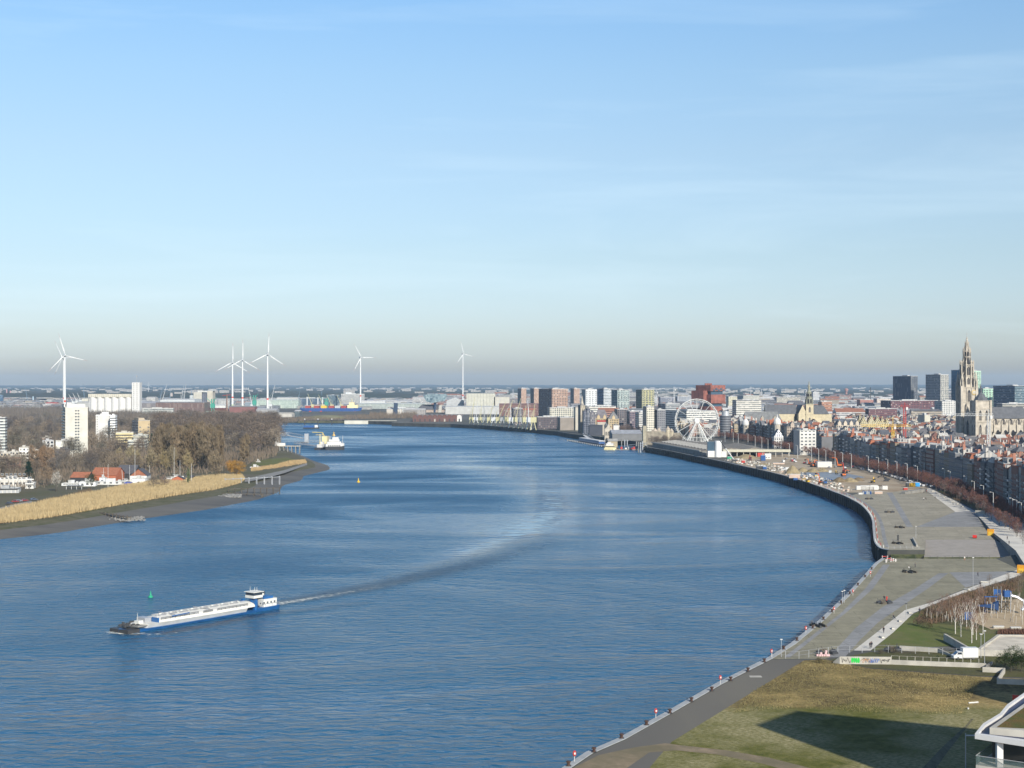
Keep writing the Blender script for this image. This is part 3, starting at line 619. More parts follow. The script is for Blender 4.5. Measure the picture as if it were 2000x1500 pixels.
AVE = [(x - 15, y) for x, y in LINE[::-1]]
RED = [(.16, .08, .065), (.13, .07, .058), (.18, .09, .07)]
along = along_
for r_i, off in enumerate((0, 8.5)):
 for i, (x, y, t) in enumerate(along(AVE[::-1], 9.5 + off * .6, -off)):
  plant(x + rnd.uniform(-.8, .8), y, 6.0, rnd.uniform(7.2, 9.6), 'vase', rnd.choice(RED),
    'red brown street tree, %s row, %s' % ('riverside' if r_i else 'house-side', 'near the ferris wheel' if y > 1560 else 'behind the hangar canopy' if y > 1370 else 'behind the orange excavators' if y > 1200 else 'behind the sand heaps' if y > 1060 else 'by the bright blue container' if y > 930 else 'beside the upper promenade' if y > 820 else 'at the right picture edge'), 'street trees along the quay houses', 'street_tree', 1.12)
m_hedge = None
for i, (px, py) in enumerate([(1828, 958), (1838, 966), (1850, 964), (1858, 972), (1868, 968), (1874, 982), (1880, 975), (1892, 990), (1898, 985), (1910, 1003), (1922, 1010), (1905, 996), (1845, 970), (1962, 1035), (1985, 1055), (1952, 1028), (1998, 1070)]):
 p = G(px, py); plant(p.x, p.y, 6, rnd.uniform(6, 9), 'thin', (.22, .17, .15), 'thin young bare tree on the verge beside the promenade', 'young trees on the verge', 'young_tree', .9)
for i, (px, py, h) in enumerate([(1866, 1238, 8), (1877, 1244, 7), (1898, 1256, 8), (1900, 1240, 8.5), (1907, 1250, 7), (1920, 1238, 6.5), (1888, 1225, 7), (1880, 1218, 6), (1900, 1218, 7)]):
 p = G(px, py); plant(p.x, p.y, 6, h * 1.1, 'thin', (.20, .13, .10), 'white stemmed young birch on the park lawn', 'birches on the park lawn', 'birch_tree', .8, (.62, .58, .52))
for i in range(26):
 px = rnd.uniform(1815, 1920); py = 1218 - (px - 1815) * .32 + rnd.uniform(-14, 8); p = G(px, py)
 plant(p.x, p.y, 6, rnd.uniform(3, 6.5), 'thin', (.21, .13, .095), 'thin reddish sapling in the planted strip of the park', 'saplings in the park strip', 'sapling', 1.0, (.20, .16, .12))
for i in range(14):
 px = rnd.uniform(1930, 2010); py = rnd.uniform(1140, 1175); p = G(px, py)
 plant(p.x, p.y, 6, rnd.uniform(3, 6), 'thin', (.17, .12, .08), 'bare shrubby tree above the playground', 'shrubby trees above the playground', 'sapling', 1.1, (.17, .14, .11))
for k, (px, py, h, c) in enumerate([(1792, 1222, 2.2, (.15, .10, .07)), (1802, 1224, 2.0, (.13, .10, .06)), (1815, 1228, 1.8, (.12, .10, .05)), (1975, 1312, 4.0, (.03, .05, .018)), (1985, 1306, 4.5, (.035, .055, .02)), (1962, 1306, 3.4, (.04, .06, .02)), (1995, 1312, 4, (.03, .05, .02)),
          (1745, 1276, 1.6, (.10, .09, .06)), (1720, 1278, 1.4, (.10, .09, .06)), (1600, 1296, 1.5, (.09, .08, .04))]):
 p = G(px, py); plant(p.x, p.y, 5.6, h * 1.3, 'wide', c, ['russet shrub at the lawn corner', 'brown shrub beside the russet one', 'low shrub under the birches', 'dark evergreen bush behind the concrete wall', 'tallest dark bush behind the concrete wall', 'left dark bush near the angled wall', 'rightmost dark bush behind the wall', 'bare bush near the wall fence', 'low scrub at the wall fence', 'weed bush at the road end'][k], None, 'shrub', 1.2, cat='shrub')
def reeds():
 g = np.random.default_rng(5)
 top = [(-60, 1010), (0, 1000), (60, 988), (120, 975), (180, 966), (240, 952), (300, 944), (350, 940), (400, 934), (425, 932), (470, 930), (476, 934)]
 poly = PG([(-60, 1034), (0, 1023), (100, 1011), (150, 1002), (250, 984), (350, 967), (420, 957), (470, 944), (478, 936)] + top[::-1], 3.0)
 mb = MB(); mb.flat(ccw(poly), 3.35, 0); base = mb
 V = []; xs = [p[0] for p in poly]; ys = [p[1] for p in poly]; n = 0
 pts = []
 while n < 60000:
  X_ = g.uniform(min(xs), max(xs), 4000); Y_ = g.uniform(min(ys), max(ys), 4000)
  for x, y in zip(X_, Y_):
   if in_poly(x, y, poly): pts.append((x, y)); n += 1
 pts = np.array(pts); m = len(pts)
 clump = 1 + .16 * np.sin(pts[:, 0] * .11 + np.sin(pts[:, 1] * .05) * 2) * np.sin(pts[:, 1] * .09)
 h = g.uniform(2.2, 3.4, m) * clump; a = g.uniform(0, 6.28, m); w_ = g.uniform(.12, .26, m); lx = g.normal(0, .35, m); ly = g.normal(0, .3, m)
 V = np.zeros((m, 3, 3)); V[:, 0, 0] = pts[:, 0] - np.cos(a) * w_; V[:, 0, 1] = pts[:, 1] - np.sin(a) * w_; V[:, 0, 2] = 2.9
 V[:, 1, 0] = pts[:, 0] + np.cos(a) * w_; V[:, 1, 1] = pts[:, 1] + np.sin(a) * w_; V[:, 1, 2] = 2.9
 V[:, 2, 0] = pts[:, 0] + lx; V[:, 2, 1] = pts[:, 1] + ly; V[:, 2, 2] = 3.0 + h
 me = bpy.data.meshes.new('reeds'); nb = len(base.v)
 me.from_pydata(base.v + V.reshape(-1, 3).tolist(), [], base.f + (np.arange(m * 3).reshape(m, 3) + nb).tolist())
 me.materials.append(ground_mat('reed', [(.42, .32, .17), (.50, .39, .215), (.34, .26, .14)], [.08, .3])); me.update()
 o = bpy.data.objects.new('reeds', me); COL.objects.link(o); tag(o, 'golden reed bed along the west shore', kind='stuff')
reeds()
def brush(poly, n, h, cols, name, label, z=3.0, seed=1, wd=(.15, .4)):
 g = np.random.default_rng(seed); xs = [p[0] for p in poly]; ys = [p[1] for p in poly]; pts = []
 while len(pts) < n:
  for x, y in zip(g.uniform(min(xs), max(xs), 3000), g.uniform(min(ys), max(ys), 3000)):
   if in_poly(x, y, poly): pts.append((x, y))
 pts = np.array(pts[:n]); m = n
 hh = g.uniform(*h, m) * (1 + .35 * np.sin(pts[:, 0] * .05 + pts[:, 1] * .013) * np.sin(pts[:, 1] * .03 + 1)); a = g.uniform(0, 6.28, m); w_ = g.uniform(*wd, m); V = np.zeros((m, 3, 3)); z0 = g.uniform(0, .5, m) * hh
 V[:, 0, 0] = pts[:, 0] - np.cos(a) * w_; V[:, 0, 1] = pts[:, 1] - np.sin(a) * w_; V[:, 0, 2] = z + z0
 V[:, 1, 0] = pts[:, 0] + np.cos(a) * w_; V[:, 1, 1] = pts[:, 1] + np.sin(a) * w_; V[:, 1, 2] = z + z0
 V[:, 2, 0] = pts[:, 0] + g.normal(0, .25, m) * hh * .4; V[:, 2, 1] = pts[:, 1] + g.normal(0, .25, m) * hh * .4; V[:, 2, 2] = z + hh
 me = bpy.data.meshes.new(name); me.from_pydata(V.reshape(-1, 3).tolist(), [], np.arange(m * 3).reshape(m, 3).tolist())
 me.materials.append(ground_mat(name + '_twigs', cols, [.05, .2])); me.update()
 o = bpy.data.objects.new(name, me); COL.objects.link(o); tag(o, label, kind='stuff'); return o
TW = [(.15, .115, .085), (.12, .10, .08), (.18, .14, .10)]
brush(PG([(-60, 968), (0, 962), (80, 955), (105, 948), (190, 935), (300, 935), (430, 925), (540, 893), (548, 868), (545, 840), (300, 834), (-60, 834)], 3.0), 60000, (2.5, 7), TW, 'undergrowth', 'brown tangled undergrowth below the west bank trees')
brush(PG([(-60, 834), (240, 834), (330, 828), (330, 806), (-60, 806)], 3.0), 42000, (9, 19), [(.13, .11, .09), (.11, .10, .09), (.15, .125, .10)], 'far_wood', 'far grey wood beyond the west bank', seed=2, wd=(.3, .9))
brush(PG([(200, 834), (470, 833), (545, 829), (545, 819), (330, 815), (200, 815)], 3.0), 22000, (9, 17), [(.13, .11, .09), (.11, .10, .09), (.15, .125, .10)], 'far_wood', 'far grey wood behind the point', seed=3, wd=(.3, .8))
brush(PG([(548, 827), (600, 823), (790, 818), (790, 813), (700, 812), (548, 818)], 6.0), 6000, (2.5, 6), TW, 'scrub_line', 'scrubby line of bushes on the far river bank', 6.0, 4)
brush(PG([(722, 818), (815, 818), (815, 812), (722, 812)], 6.0), 4000, (6, 12), TW, 'far_wood', 'bare brown bushes before the far sheds', 6.0, 5)
brush(PG([(1820, 1221), (1925, 1196), (1990, 1150), (1990, 1130), (1880, 1163), (1800, 1195), (1790, 1213)], 6.0), 9000, (.5, 1.6), [(.14, .10, .06), (.10, .085, .04), (.17, .10, .07)], 'undergrowth', 'low brown planting of the park strip', 6.0, 6, (.04, .1))
brush(PG([(1840, 965), (1860, 962), (1900, 982), (1890, 988)], 6.0), 2500, (.5, 1.6), [(.14, .10, .06), (.10, .085, .04), (.17, .10, .07)], 'undergrowth', 'low brown planting of the verge', 6.0, 7, (.04, .1))
brush(PG([(1575, 1293), (1612, 1290), (1700, 1308), (1925, 1325), (1910, 1338), (1880, 1395), (1700, 1392), (1560, 1384), (1430, 1392), (1470, 1350)], 6.0), 22000, (.15, .5), [(.22, .195, .085), (.42, .33, .16), (.14, .125, .05)], 'weeds', 'dead straw coloured weeds over the far half of the field', 6.0, 8, (.03, .09))
# ================================================================ building kit
W = {  # facade patterns: bay, storey, window width, window height in metres
 'std': (3.0, 3.1, 1.5, 1.6), 'band': (3.0, 3.2, 2.96, 1.3), 'grid': (3.6, 3.3, 2.1, 2.0), 'slit': (2.2, 9.0, .7, 8.4), 'big': (6.0, 5.0, 4.0, 2.2), 'house': (2.4, 3.0, 1.1, 1.7), 'none': None, 'dots': (4.5, 3.2, 1.2, 1.2), 'shed': (8.0, 12.0, .35, 11.6)}
def wallm(p): return ocmat('facade_' + p, .75, .1, .12, .3, W[p])
def wallc(p): return ocmat('facade_attr_' + p, .75, .06, .12, .3, W[p], attr=True)
m_roofo = ocmat('roof_surface', .85, .18, .25, .2)
m_roofc = ocmat('roof_surface_attr', .85, .15, .25, .2, attr=True)
m_glass = mat('window_glass', (.03, .04, .055), .08, .0, spec=.8)
m_framew = mat('window_frame_paint', (.42, .42, .40), .6, 0)
m_white = mat('white_paint', (.58, .57, .54), .5, .05, .2)
m_steel = mat('galvanised_steel', (.42, .43, .44), .45, .08, .5, .4)
m_dark = mat('dark_metal', (.045, .047, .05), .5, .1, .5)
m_red = mat('red_paint', (.42, .045, .035), .5, .08, .5)
m_orange = mat('orange_paint', (.62, .15, .03), .5, .08, .5)
m_yellow = mat('yellow_paint', (.68, .42, .04), .5, .08, .5)
m_blue = mat('blue_paint', (.02, .08, .24), .5, .1, .5)
m_green = mat('green_paint', (.03, .30, .17), .5, .1, .5)
m_tim = mat('weathered_timber', (.10, .085, .065), .9, .25, .6)
_wm = {}
def win_mesh(w_, h_):
 """a single glazed opening with a proud frame, facing -Y, origin at its lower left"""
 k = (round(w_, 2), round(h_, 2))
 if k not in _wm:
  mb = MB(); mb.face([(0, -.03, 0), (w_, -.03, 0), (w_, -.03, h_), (0, -.03, h_)], 0); t = .09 + .03 * min(w_, 4)
  for a in ((0, w_, 0, t), (0, w_, h_ - t, h_), (0, t, t, h_ - t), (w_ - t, w_, t, h_ - t)): mb.box(a[0], a[1], -.12, -.0, a[2], a[3], 1)
  if w_ > 1.6: mb.box(w_ / 2 - .05, w_ / 2 + .05, -.1, -.035, t, h_ - t, 1)
  _wm[k] = mb.mesh('window', [m_glass, m_framew])
 return _wm[k]
def windows(parent, origin, ang, width, rows, cols, w_, h_, z0, st, margin=1.2, maxn=60, skip=None):
 """separate window objects on a facade that starts at origin (local) and runs along ang"""
 me = win_mesh(w_, h_); n = 0; pitch = (width - 2 * margin - w_) / max(1, cols - 1) if cols > 1 else 0
 for r in range(rows):
  for c in range(cols):
   if n >= maxn or (skip and skip(r, c)): continue
   u = margin + c * pitch if cols > 1 else (width - w_) / 2
   o = mesh_obj('window', me, parent); o.location = (origin[0] + math.cos(ang) * u, origin[1] + math.sin(ang) * u, z0 + r * st); o.rotation_euler = (0, 0, ang); n += 1
def tower(name, label, cat, x0, xc, x1, ytop, d, col, pat='std', side=None, pat2=None, roof=(.22, .21, .20), a=28, z0=6.0, group=None, topbox=None, parapet=.9, depth=None, real=None, h=None, sidew=None):
 """block seen on its corner: left face spans x0..xc, right face xc..x1 in photo pixels at the distance d of the near corner"""
 A = R(a); cx, s = X(xc, d), d / F
 wR = max(4, (x1 - xc) * s / max(.2, math.cos(A) - (x1 - 1000) / F * math.sin(A)))
 wL = max(4, (xc - x0) * s / max(.2, math.sin(A) + (x0 - 1000) / F * math.cos(A))) if xc > x0 else (depth or wR * .6)
 if depth: wL = depth
 H_ = (Z(ytop, d) - z0) if h is None else h
 e = empty(name, (cx, d, z0), A, label, cat, group)
 mb = MB(); mb.face([(0, 0, -.5), (wR, 0, -.5), (wR, 0, H_), (0, 0, H_)], 0); mb.face([(wR, 0, -.5), (wR, wL, -.5), (wR, wL, H_), (wR, 0, H_)], 1)
 mb.face([(wR, wL, -.5), (0, wL, -.5), (0, wL, H_), (wR, wL, H_)], 0); mb.face([(0, wL, -.5), (0, 0, -.5), (0, 0, H_), (0, wL, H_)], 1)
 mb.build('wall', [wallm(pat), wallm(pat2 or pat)], e, col)
 r = MB(); t = .35
 r.box(-.05, wR + .05, -.05, wL + .05, H_, H_ + .25, 0)
 for q in ((-.05, wR + .05, -.05, t), (-.05, wR + .05, wL - t, wL + .05), (-.05, t, t, wL - t), (wR - t, wR + .05, t, wL - t)): r.box(*q, H_ + .25, H_ + parapet, 0)
 r.box(wR * .3, wR * .62, wL * .3, wL * .6, H_ + .25, H_ + 2.6, 0)
 r.box(wR * .7, wR * .8, wL * .4, wL * .6, H_ + .25, H_ + 1.6, 0)
 r.build('roof', m_roofo, e, roof)
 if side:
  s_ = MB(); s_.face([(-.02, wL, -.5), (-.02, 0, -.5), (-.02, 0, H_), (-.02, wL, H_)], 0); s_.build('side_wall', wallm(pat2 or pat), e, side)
 if topbox:
  f0, f1, hh, cc = topbox; MB().box(wR * f0, wR * f1, wL * .15, wL * .85, H_ + .25, H_ + hh).build('penthouse', wallm('none'), e, cc)
 if real:
  rows, cols, w_, h_, zz, st = real[:6]; windows(e, (0, -.005), 0, wR, rows, cols, w_, h_, zz, st, maxn=50)
  if len(real) > 6:
   cols2 = real[6]; windows(e, (-.005, wL), -math.pi / 2, wL, rows, cols2, w_, h_, zz, st, maxn=50)
 e['dims'] = (wR, wL, H_)
 return e
def hall(name, label, cat, x0, x1, ytop, d, col, roof=(.5, .5, .5), depth=40, z0=6.0, ridge=3.0, pat='none', a=0, group=None, doors=0, axis='x', ybase=None):
 s = d / F; w_ = (x1 - x0) * s / math.cos(R(a)); H_ = Z(ytop, d) - z0 - ridge
 e = empty(name, (X(x0, d), d, z0), R(a), label, cat, group)
 mb = MB(); mb.box(0, w_, 0, depth, -.5, H_, 0); mb.build('wall', wallm(pat), e, col)
 r = MB(); r.gable(0, w_, 0, depth, H_ + .02, H_ + ridge, axis, 0, 0, .4); r.build('roof', m_roofo, e, roof)
 for i in range(doors):
  u = w_ * (i + .5) / doors; MB().box(u - min(3, w_ / doors * .3), u + min(3, w_ / doors * .3), -.12, -.02, 0, min(H_ * .7, 6)).build('door', m_dark, e)
 return e
# ================================================================ west bank buildings
d = 1440.0; A = R(24); e = empty('apartment_tower', (X(127.5, d), d, 3.0), A, 'tall white apartment slab with shaded balcony side, above the west bank trees', 'apartment building')
wR = 40 * d / F / math.cos(A) * .97; wL = 22.0; H_ = Z(796, d) - 3
mb = MB(); mb.box(0, wR, 0, wL, -.5, H_); mb.build('wall', wallm('none'), e, (.52, .505, .44))
r = MB(); r.box(-.3, wR + .3, -.3, wL + .3, H_, H_ + .4); r.box(wR * .08, wR * .9, 3, wL - 4, H_ + .4, H_ + 3.2); r.box(wR * .1, wR * .3, 6, 12, H_ + 3.2, H_ + 5); r.build('roof', m_roofo, e, (.62, .61, .58))
windows(e, (wR * .42, -.005), 0, 4.6, 14, 2, 1.9, 1.7, 6.0, 3.0, margin=.1)
for r_ in range(15):
 for c in range(4):
  b = MB(); y0 = 1.2 + c * 5.1; z = 3 + r_ * 2.95
  if z + 2.4 > H_: continue
  b.box(-1.5, -.02, y0, y0 + 4.0, z - .18, z, 0, bottom=True); b.box(-1.5, -1.38, y0, y0 + 4.0, z, z + 1.0, 1)
  b.box(-.06, -.02, y0 + .4, y0 + 3.5, z + .1, z + 2.3, 2); b.build('balcony', [m_white, mat('balcony_panel', (.30, .40, .42), .5, .05), m_glass], e)
p = MB();
for i in range(7): p.box(-1.2, 0, i * 3.2 + .3, i * 3.2 + .9, H_ + .4, H_ + 3.4)
p.box(-1.3, 0, 0, wL, H_ + 3.4, H_ + 3.8); p.build('roof_pergola', m_white, e)
tower('apartment_block', 'low white side wing at the foot of the tall white slab', 'apartment building', 104, 109, 146, 863, 1400, (.66, .65, .58), 'none', None, 'std', (.45, .45, .43), 20, 3.0, depth=14, real=(2, 1, 2.4, 1.0, 4, 4))
tower('apartment_block', 'grey balcony block left of the tall white slab', 'apartment building', 80, 83, 105, 862, 1425, (.52, .52, .50), 'grid', None, 'grid', (.4, .4, .4), 20, 3.0, depth=12)
tower('garage', 'dark flat roofed box in front of the white side wing', 'garage', 99, 108, 136, 879, 1380, (.09, .10, .13), 'none', None, None, (.10, .11, .13), 16, 3.0, depth=10)
tower('apartment_building', 'white nine-storey block with dark window slots right of the tall slab', 'apartment building', 186, 187, 216, 812, 1800, (.54, .53, .50), 'none', None, None, (.7, .69, .66), 14, 3.0, depth=20, topbox=(.4, .85, 4.5, (.75, .74, .7)), real=(9, 2, 1.0, 1.3, 6, 3.1))
tower('apartment_building', 'banded white wing on the right of the nine-storey block', 'apartment building', 214, 215, 225, 812.5, 1790, (.72, .72, .70), 'band', None, None, (.7, .69, .66), 8, 3.0, depth=18)
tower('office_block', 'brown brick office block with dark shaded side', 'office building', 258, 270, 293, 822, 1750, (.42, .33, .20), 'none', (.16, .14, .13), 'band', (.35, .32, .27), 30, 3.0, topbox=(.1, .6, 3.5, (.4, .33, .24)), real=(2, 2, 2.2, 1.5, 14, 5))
tower('school_building', 'yellowish low building with window bands below the brown block', 'school', 224, 226, 260, 846, 1640, (.60, .50, .28), 'band', None, None, (.5, .47, .4), 10, 3.0, depth=14)
tower('school_building', 'grey low wing right of the yellowish building', 'school', 259, 260, 288, 851, 1630, (.42, .41, .33), 'band', None, None, (.4, .4, .36), 8, 3.0, depth=14)
tower('school_building', 'pale two-storey wing in front of the yellowish building', 'school', 248, 249, 285, 861, 1600, (.55, .55, .48), 'band', None, None, (.5, .5, .45), 8, 3.0, depth=10)
tower('apartment_building', 'banded grey block cut by the left picture edge', 'apartment building', -40, -35, 10, 817, 1500, (.50, .52, .49), 'band', None, None, (.45, .45, .43), 12, 3.0, depth=16)
for i, (x0, x1, yt, dd, c, p_, lb) in enumerate([(0, 20, 886, 1260, (.45, .38, .28), 'std', 'tan flat roofed house at the left edge of the west bank'), (16, 36, 884, 1280, (.50, .45, .36), 'std', 'beige house with round windows among west bank roofs'), (37, 56, 875.5, 1290, (.74, .72, .66), 'std', 'white two-storey house with a raised attic box'),
             (10, 42, 893, 1230, (.24, .14, .11), 'std', 'dark brick house below the beige west bank house'), (54, 76, 881, 1300, (.55, .53, .48), 'std', 'grey white flat roofed house left of the balcony block'), (82, 100, 856, 1500, (.38, .26, .2), 'std', 'reddish block half hidden left of the tall white slab')]):
 tower('house', lb, 'house', x0 - 3, x0, x1, yt, dd, c, p_, None, None, (.42, .40, .36), 12, 3.0, depth=11, real=(2, 3, 1.4, 1.3, 1.2, 3.0) if i in (2, 4) else None)
e = tower('terrace_house', 'white stepped apartment house at the left edge beside the reeds', 'apartment building', -14, -10, 53, 938, 1010, (.52, .50, .45), 'none', None, None, (.6, .58, .54), 8, 3.0, depth=14, real=(3, 7, 1.8, 1.5, 1.6, 3.2))
e = tower('terrace_house', 'right end of the white stepped house with balconies', 'apartment building', 48, 50, 65, 946, 990, (.53, .51, .46), 'none', None, None, (.6, .58, .54), 10, 3.0, depth=12, real=(3, 2, 1.6, 1.4, 1.0, 3.0))
for k in range(3): MB().box(-.2, 5.6, -1.5, -.02, 3 * k + .2, 3 * k + 1.0, bottom=True).build('balcony', m_white, e)
e = tower('garage', 'low white garage building with dark doors at the left edge', 'garage', -20, -14, 34, 957, 950, (.50, .49, .46), 'none', None, None, (.32, .33, .33), 10, 3.0, depth=14)
for k in range(6): MB().box(1.2 + k * 2.7, 3.3 + k * 2.7, -.1, -.02, 0, 2.3).build('garage_door', mat('garage_door', (.35, .36, .36), .6, .1), e)
MB().box(0, 16, -.9, -.05, 2.5, 3.0, bottom=True).build('awning', m_dark, e)
m_tile = mat('orange_tiles', (.29, .115, .065), .85, .18, .8); m_slate = mat('slate_roof', (.085, .085, .095), .8, .15, .5); m_brick = mat('red_brick', (.38, .125, .065), .85, .12, .8)
def gabled(name, label, x0, x1, yb, d_, eave, ridge, wall, roof, depth=12, a=0, axis='x', cat='house', win=0, ov=.5, z0=3.0, endm=None):
 w_ = (x1 - x0) * d_ / F / math.cos(R(a)); e = empty(name, (X(x0, d_), d_, z0), R(a), label, cat)
 MB().box(0, w_, 0, depth, -.4, eave).build('wall', wall, e)
 MB().gable(0, w_, 0, depth, eave + .02, ridge, axis, 0, 1, ov).build('roof', [roof, endm or wall], e)
 if win: windows(e, (0, -.005), 0, w_, 1, win, 1.3, 1.4, .9, 3)
 return e
gabled('boathouse', 'long boathouse with orange tiled and slate roof', 178, 228, 0, 1075, 4.2, 9.5, m_brick, m_tile, 18, -6, 'x', 'boathouse', 0)
gabled('boathouse', 'grey slate roofed boathouse behind the orange one', 226, 262, 0, 1090, 4.2, 10.5, m_dark, m_slate, 20, -4, 'x', 'boathouse', 0)
gabled('boathouse', 'orange gabled boathouse end with white trim', 254, 286, 0, 1062, 4.4, 9.6, m_white, m_slate, 16, 4, 'y', 'boathouse', 2, endm=m_tile)
gabled('clubhouse', 'low clubhouse with orange hipped roof on the left', 138, 172, 0, 1060, 3.2, 7.2, m_dark, m_tile, 12, -6, 'x', 'clubhouse', 0)
def flatb(label, x0, x1, yt, d_, c, depth=9, a=0, win=0, name='pavilion', cat='pavilion'):
 return tower(name, label, cat, x0 - 1, x0, x1, yt, d_, c, 'none', None, None, (.48, .48, .46), a, 3.0, depth=depth, parapet=.5, real=(1, win, 1.8, 1.3, .8, 3) if win else None)
flatb('white flat roofed pavilion right of the spreading pine', 187, 246, 942, 1030, (.55, .54, .51), 8, 4, 5)
flatb('white glazed veranda in front of the low clubhouse', 120, 158, 945, 1020, (.60, .60, .58), 7, 3, 6)
flatb('white boxy porch beside the spreading pine', 155, 186, 942, 1015, (.74, .74, .72), 8, 6, 3)
flatb('small white extension between orange roofs', 194, 205, 934, 1050, (.70, .72, .74), 5, 0, 3)
flatb('low white hut with blue awning right of the pavilion', 258, 283, 936, 1035, (.76, .75, .72), 7, 3, 1)
MB().box(X(244, 1022), X(256, 1022), 1020, 1026, 3.2, 5.4).build('tarpaulin', mat('blue_tarp', (.02, .06, .35), .5, .1)); tag(bpy.data.objects['tarpaulin'], 'dark blue tarpaulin shelter by the pavilion', 'tarpaulin')
gabled('cabin', 'small red brick cabin with white window at the reed edge', 335, 358, 0, 1048, 2.9, 5.2, m_brick, m_slate, 8, 4, 'y', 'cabin', 1)
gabled('shed', 'little dark shed right of the brick cabin', 362, 376, 0, 1075, 2.4, 3.8, m_dark, m_slate, 6, 0, 'x', 'shed', 0)
flatb('pale portable hut on the river point', 488, 508, 913, 1240, (.66, .65, .58), 4, 4, 0, 'hut', 'hut')
flatb('white square sign board hut under the point trees', 500, 504, 902, 1330, (.75, .75, .73), 1.5, 0, 0, 'hut', 'hut')
MB().box(X(128, 985), X(160, 985), 985, 990, 5.2, 5.5, bottom=True).build('terrace_canopy', m_dark); tag(bpy.data.objects['terrace_canopy'], 'dark timber canopy on the lawn terrace', 'canopy')
for k in range(4): MB().box(X(129 + k * 10, 985.3), X(129.6 + k * 10, 985.3), 985.3, 985.6, 3, 5.2).build('post', m_white, bpy.data.objects['terrace_canopy'])
sheet('lawn', ccw(PG([(78, 985), (160, 965), (176, 968), (150, 976), (120, 986)], 3.0)), 3.04, m_lawn, 'bright lawn strip behind the reeds')
sheet('parking', ccw(PG([(-40, 1000), (60, 978), (68, 984), (0, 998)], 3.0)), 3.05, m_conc_d, 'small paved parking by the garages')
sheet('path', ccw(PG([(478, 942), (520, 934), (556, 924), (600, 908), (600, 904), (556, 918), (510, 928), (478, 936)], 3.0)), 3.04, m_conc_d, 'grey dike path on the river point')
sheet('lawn', ccw(PG([(495, 900), (560, 893), (575, 898), (540, 908), (490, 910)], 3.0)), 3.04, m_lawn, 'dull green grass on the river point')
brush(PG([(490, 922), (560, 912), (600, 905), (596, 898), (570, 900), (540, 908), (490, 915)], 3.0), 6000, (.8, 2.0), [(.42, .28, .14), (.34, .24, .12), (.45, .33, .17)], 'reeds', 'reddish golden reeds on the river point', 3.0, 9, (.06, .15))
brush(PG([(80, 985), (140, 975), (180, 962), (176, 957), (130, 970), (70, 982)], 3.0), 4000, (.8, 1.8), [(.13, .09, .06), (.10, .08, .05)], 'hedge', 'dark brown hedge between lawn and reeds', 3.0, 10, (.06, .15))
def mast(px, py, top, label, group=None, r_=.16, arm=0, z0=3.0, col=None):
 p = G(px, py, z0); h = Z(top, p.y) - z0; e = empty('mast', p, 0, label, 'mast', group)
 MB().cyl(0, 0, -.2, h, r_, r_ * .5, 6).build('pole', col or m_white, e)
 if arm: MB().bar((-arm, 0, h * .72), (arm, 0, h * .72), .12).build('crossarm', m_white, e)
 return e
for a_ in [(211, 952, 906, 'white lamp mast in front of the orange roofs', 0), (263.5, 948, 876, 'tallest white flag mast, right of the boathouse', 0), (253, 938, 908, 'shorter white mast left of the tallest flag mast', 0), (292, 936, 909, 'thin mast right of the boathouse gable', 0),
   (340, 938, 873, 'tall lamp mast above the laid-up boats', 0), (351.5, 934, 898, 'boat mast right of the tall lamp mast', 0), (202, 944, 914, 'mast with crossarm beside the orange roof', 1.8), (374, 944, 905, 'slim pale mast by the small shed', 0), (188, 930, 912, 'small light pole behind the clubhouse', 0)]:
 mast(a_[0], a_[1], a_[2], a_[3], arm=a_[4])
def yacht(px, py, label, s=1.0, rz=0.3):
 p = G(px, py, 3.0); e = empty('sailing_boat', p, rz, label, 'boat'); mb = MB()
 L_ = 4.5 * s; mb.ring([[(-L_, -.3, 1.0), (-L_, .3, 1.0), (-L_, .8, 2.2), (-L_, -.8, 2.2)], [(0, -.2, .6), (0, .2, .6), (0, 1.4, 2.2), (0, -1.4, 2.2)], [(L_, -.05, 1.6), (L_, .05, 1.6), (L_, .1, 2.5), (L_, -.1, 2.5)]])
 mb.build('hull', m_white, e); MB().box(-2 * s, 1.2 * s, -.7, .7, 2.2, 2.8).build('cabin', m_white, e)
 MB().bar((-3 * s, 0, 3.4), (1, 0, 3.6), .3).build('boom', m_white, e)
yacht(332, 941, 'white yacht laid up left of the brick cabin', 1.3, .1); yacht(346, 936, 'white yacht laid up behind the brick cabin', 1.1, .2); yacht(247, 944, 'small white boat under the clubhouse mast', .9, -.3)
MB().tube([(X(240, 1040), 1040, 3), (X(238, 1040), 1040, Z(918, 1040))], .12, 5, 0).build('crane_jib', m_white).name = 'boat_derrick'
tag(bpy.data.objects['boat_derrick'], 'slanting white boat derrick before the slate boathouse', 'derrick')
def jetty(p0, p1, n, z0, z1, label, deck=True, name='jetty', w_=1.6, m=None):
 a, b = Vector(p0), Vector(p1); t = (b - a).normalized(); sd = Vector((-t.y, t.x)); e = empty(name, (a.x, a.y, 0), 0, label, 'jetty')
 for i in range(n):
  p = (b - a) * i / (n - 1)
  mb = MB()
  for s_ in (-1, 1): mb.box(p.x + sd.x * w_ / 2 * s_ - .2, p.x + sd.x * w_ / 2 * s_ + .2, p.y + sd.y * w_ / 2 * s_ - .2, p.y + sd.y * w_ / 2 * s_ + .2, z0, z1 + .5)
  mb.build('pile', m or m_tim, e)
 if deck:
  q = b - a; mb = MB(); c = [sd * w_ / 2, sd * -w_ / 2]
  for za, zb in ((z1 - .3, z1),):
   pts = [c[1], q + c[1], q + c[0], c[0]]; mb.prism([(p.x, p.y) for p in pts], za, zb, bottom=True)
  mb.build('deck', m or m_tim, e)
 return e
jetty(G(150, 992, 3.0).xy, G(252, 1015, 1.0).xy, 16, .3, 2.4, 'dark timber groyne running down the mud flat', True, 'groyne', 2.2)
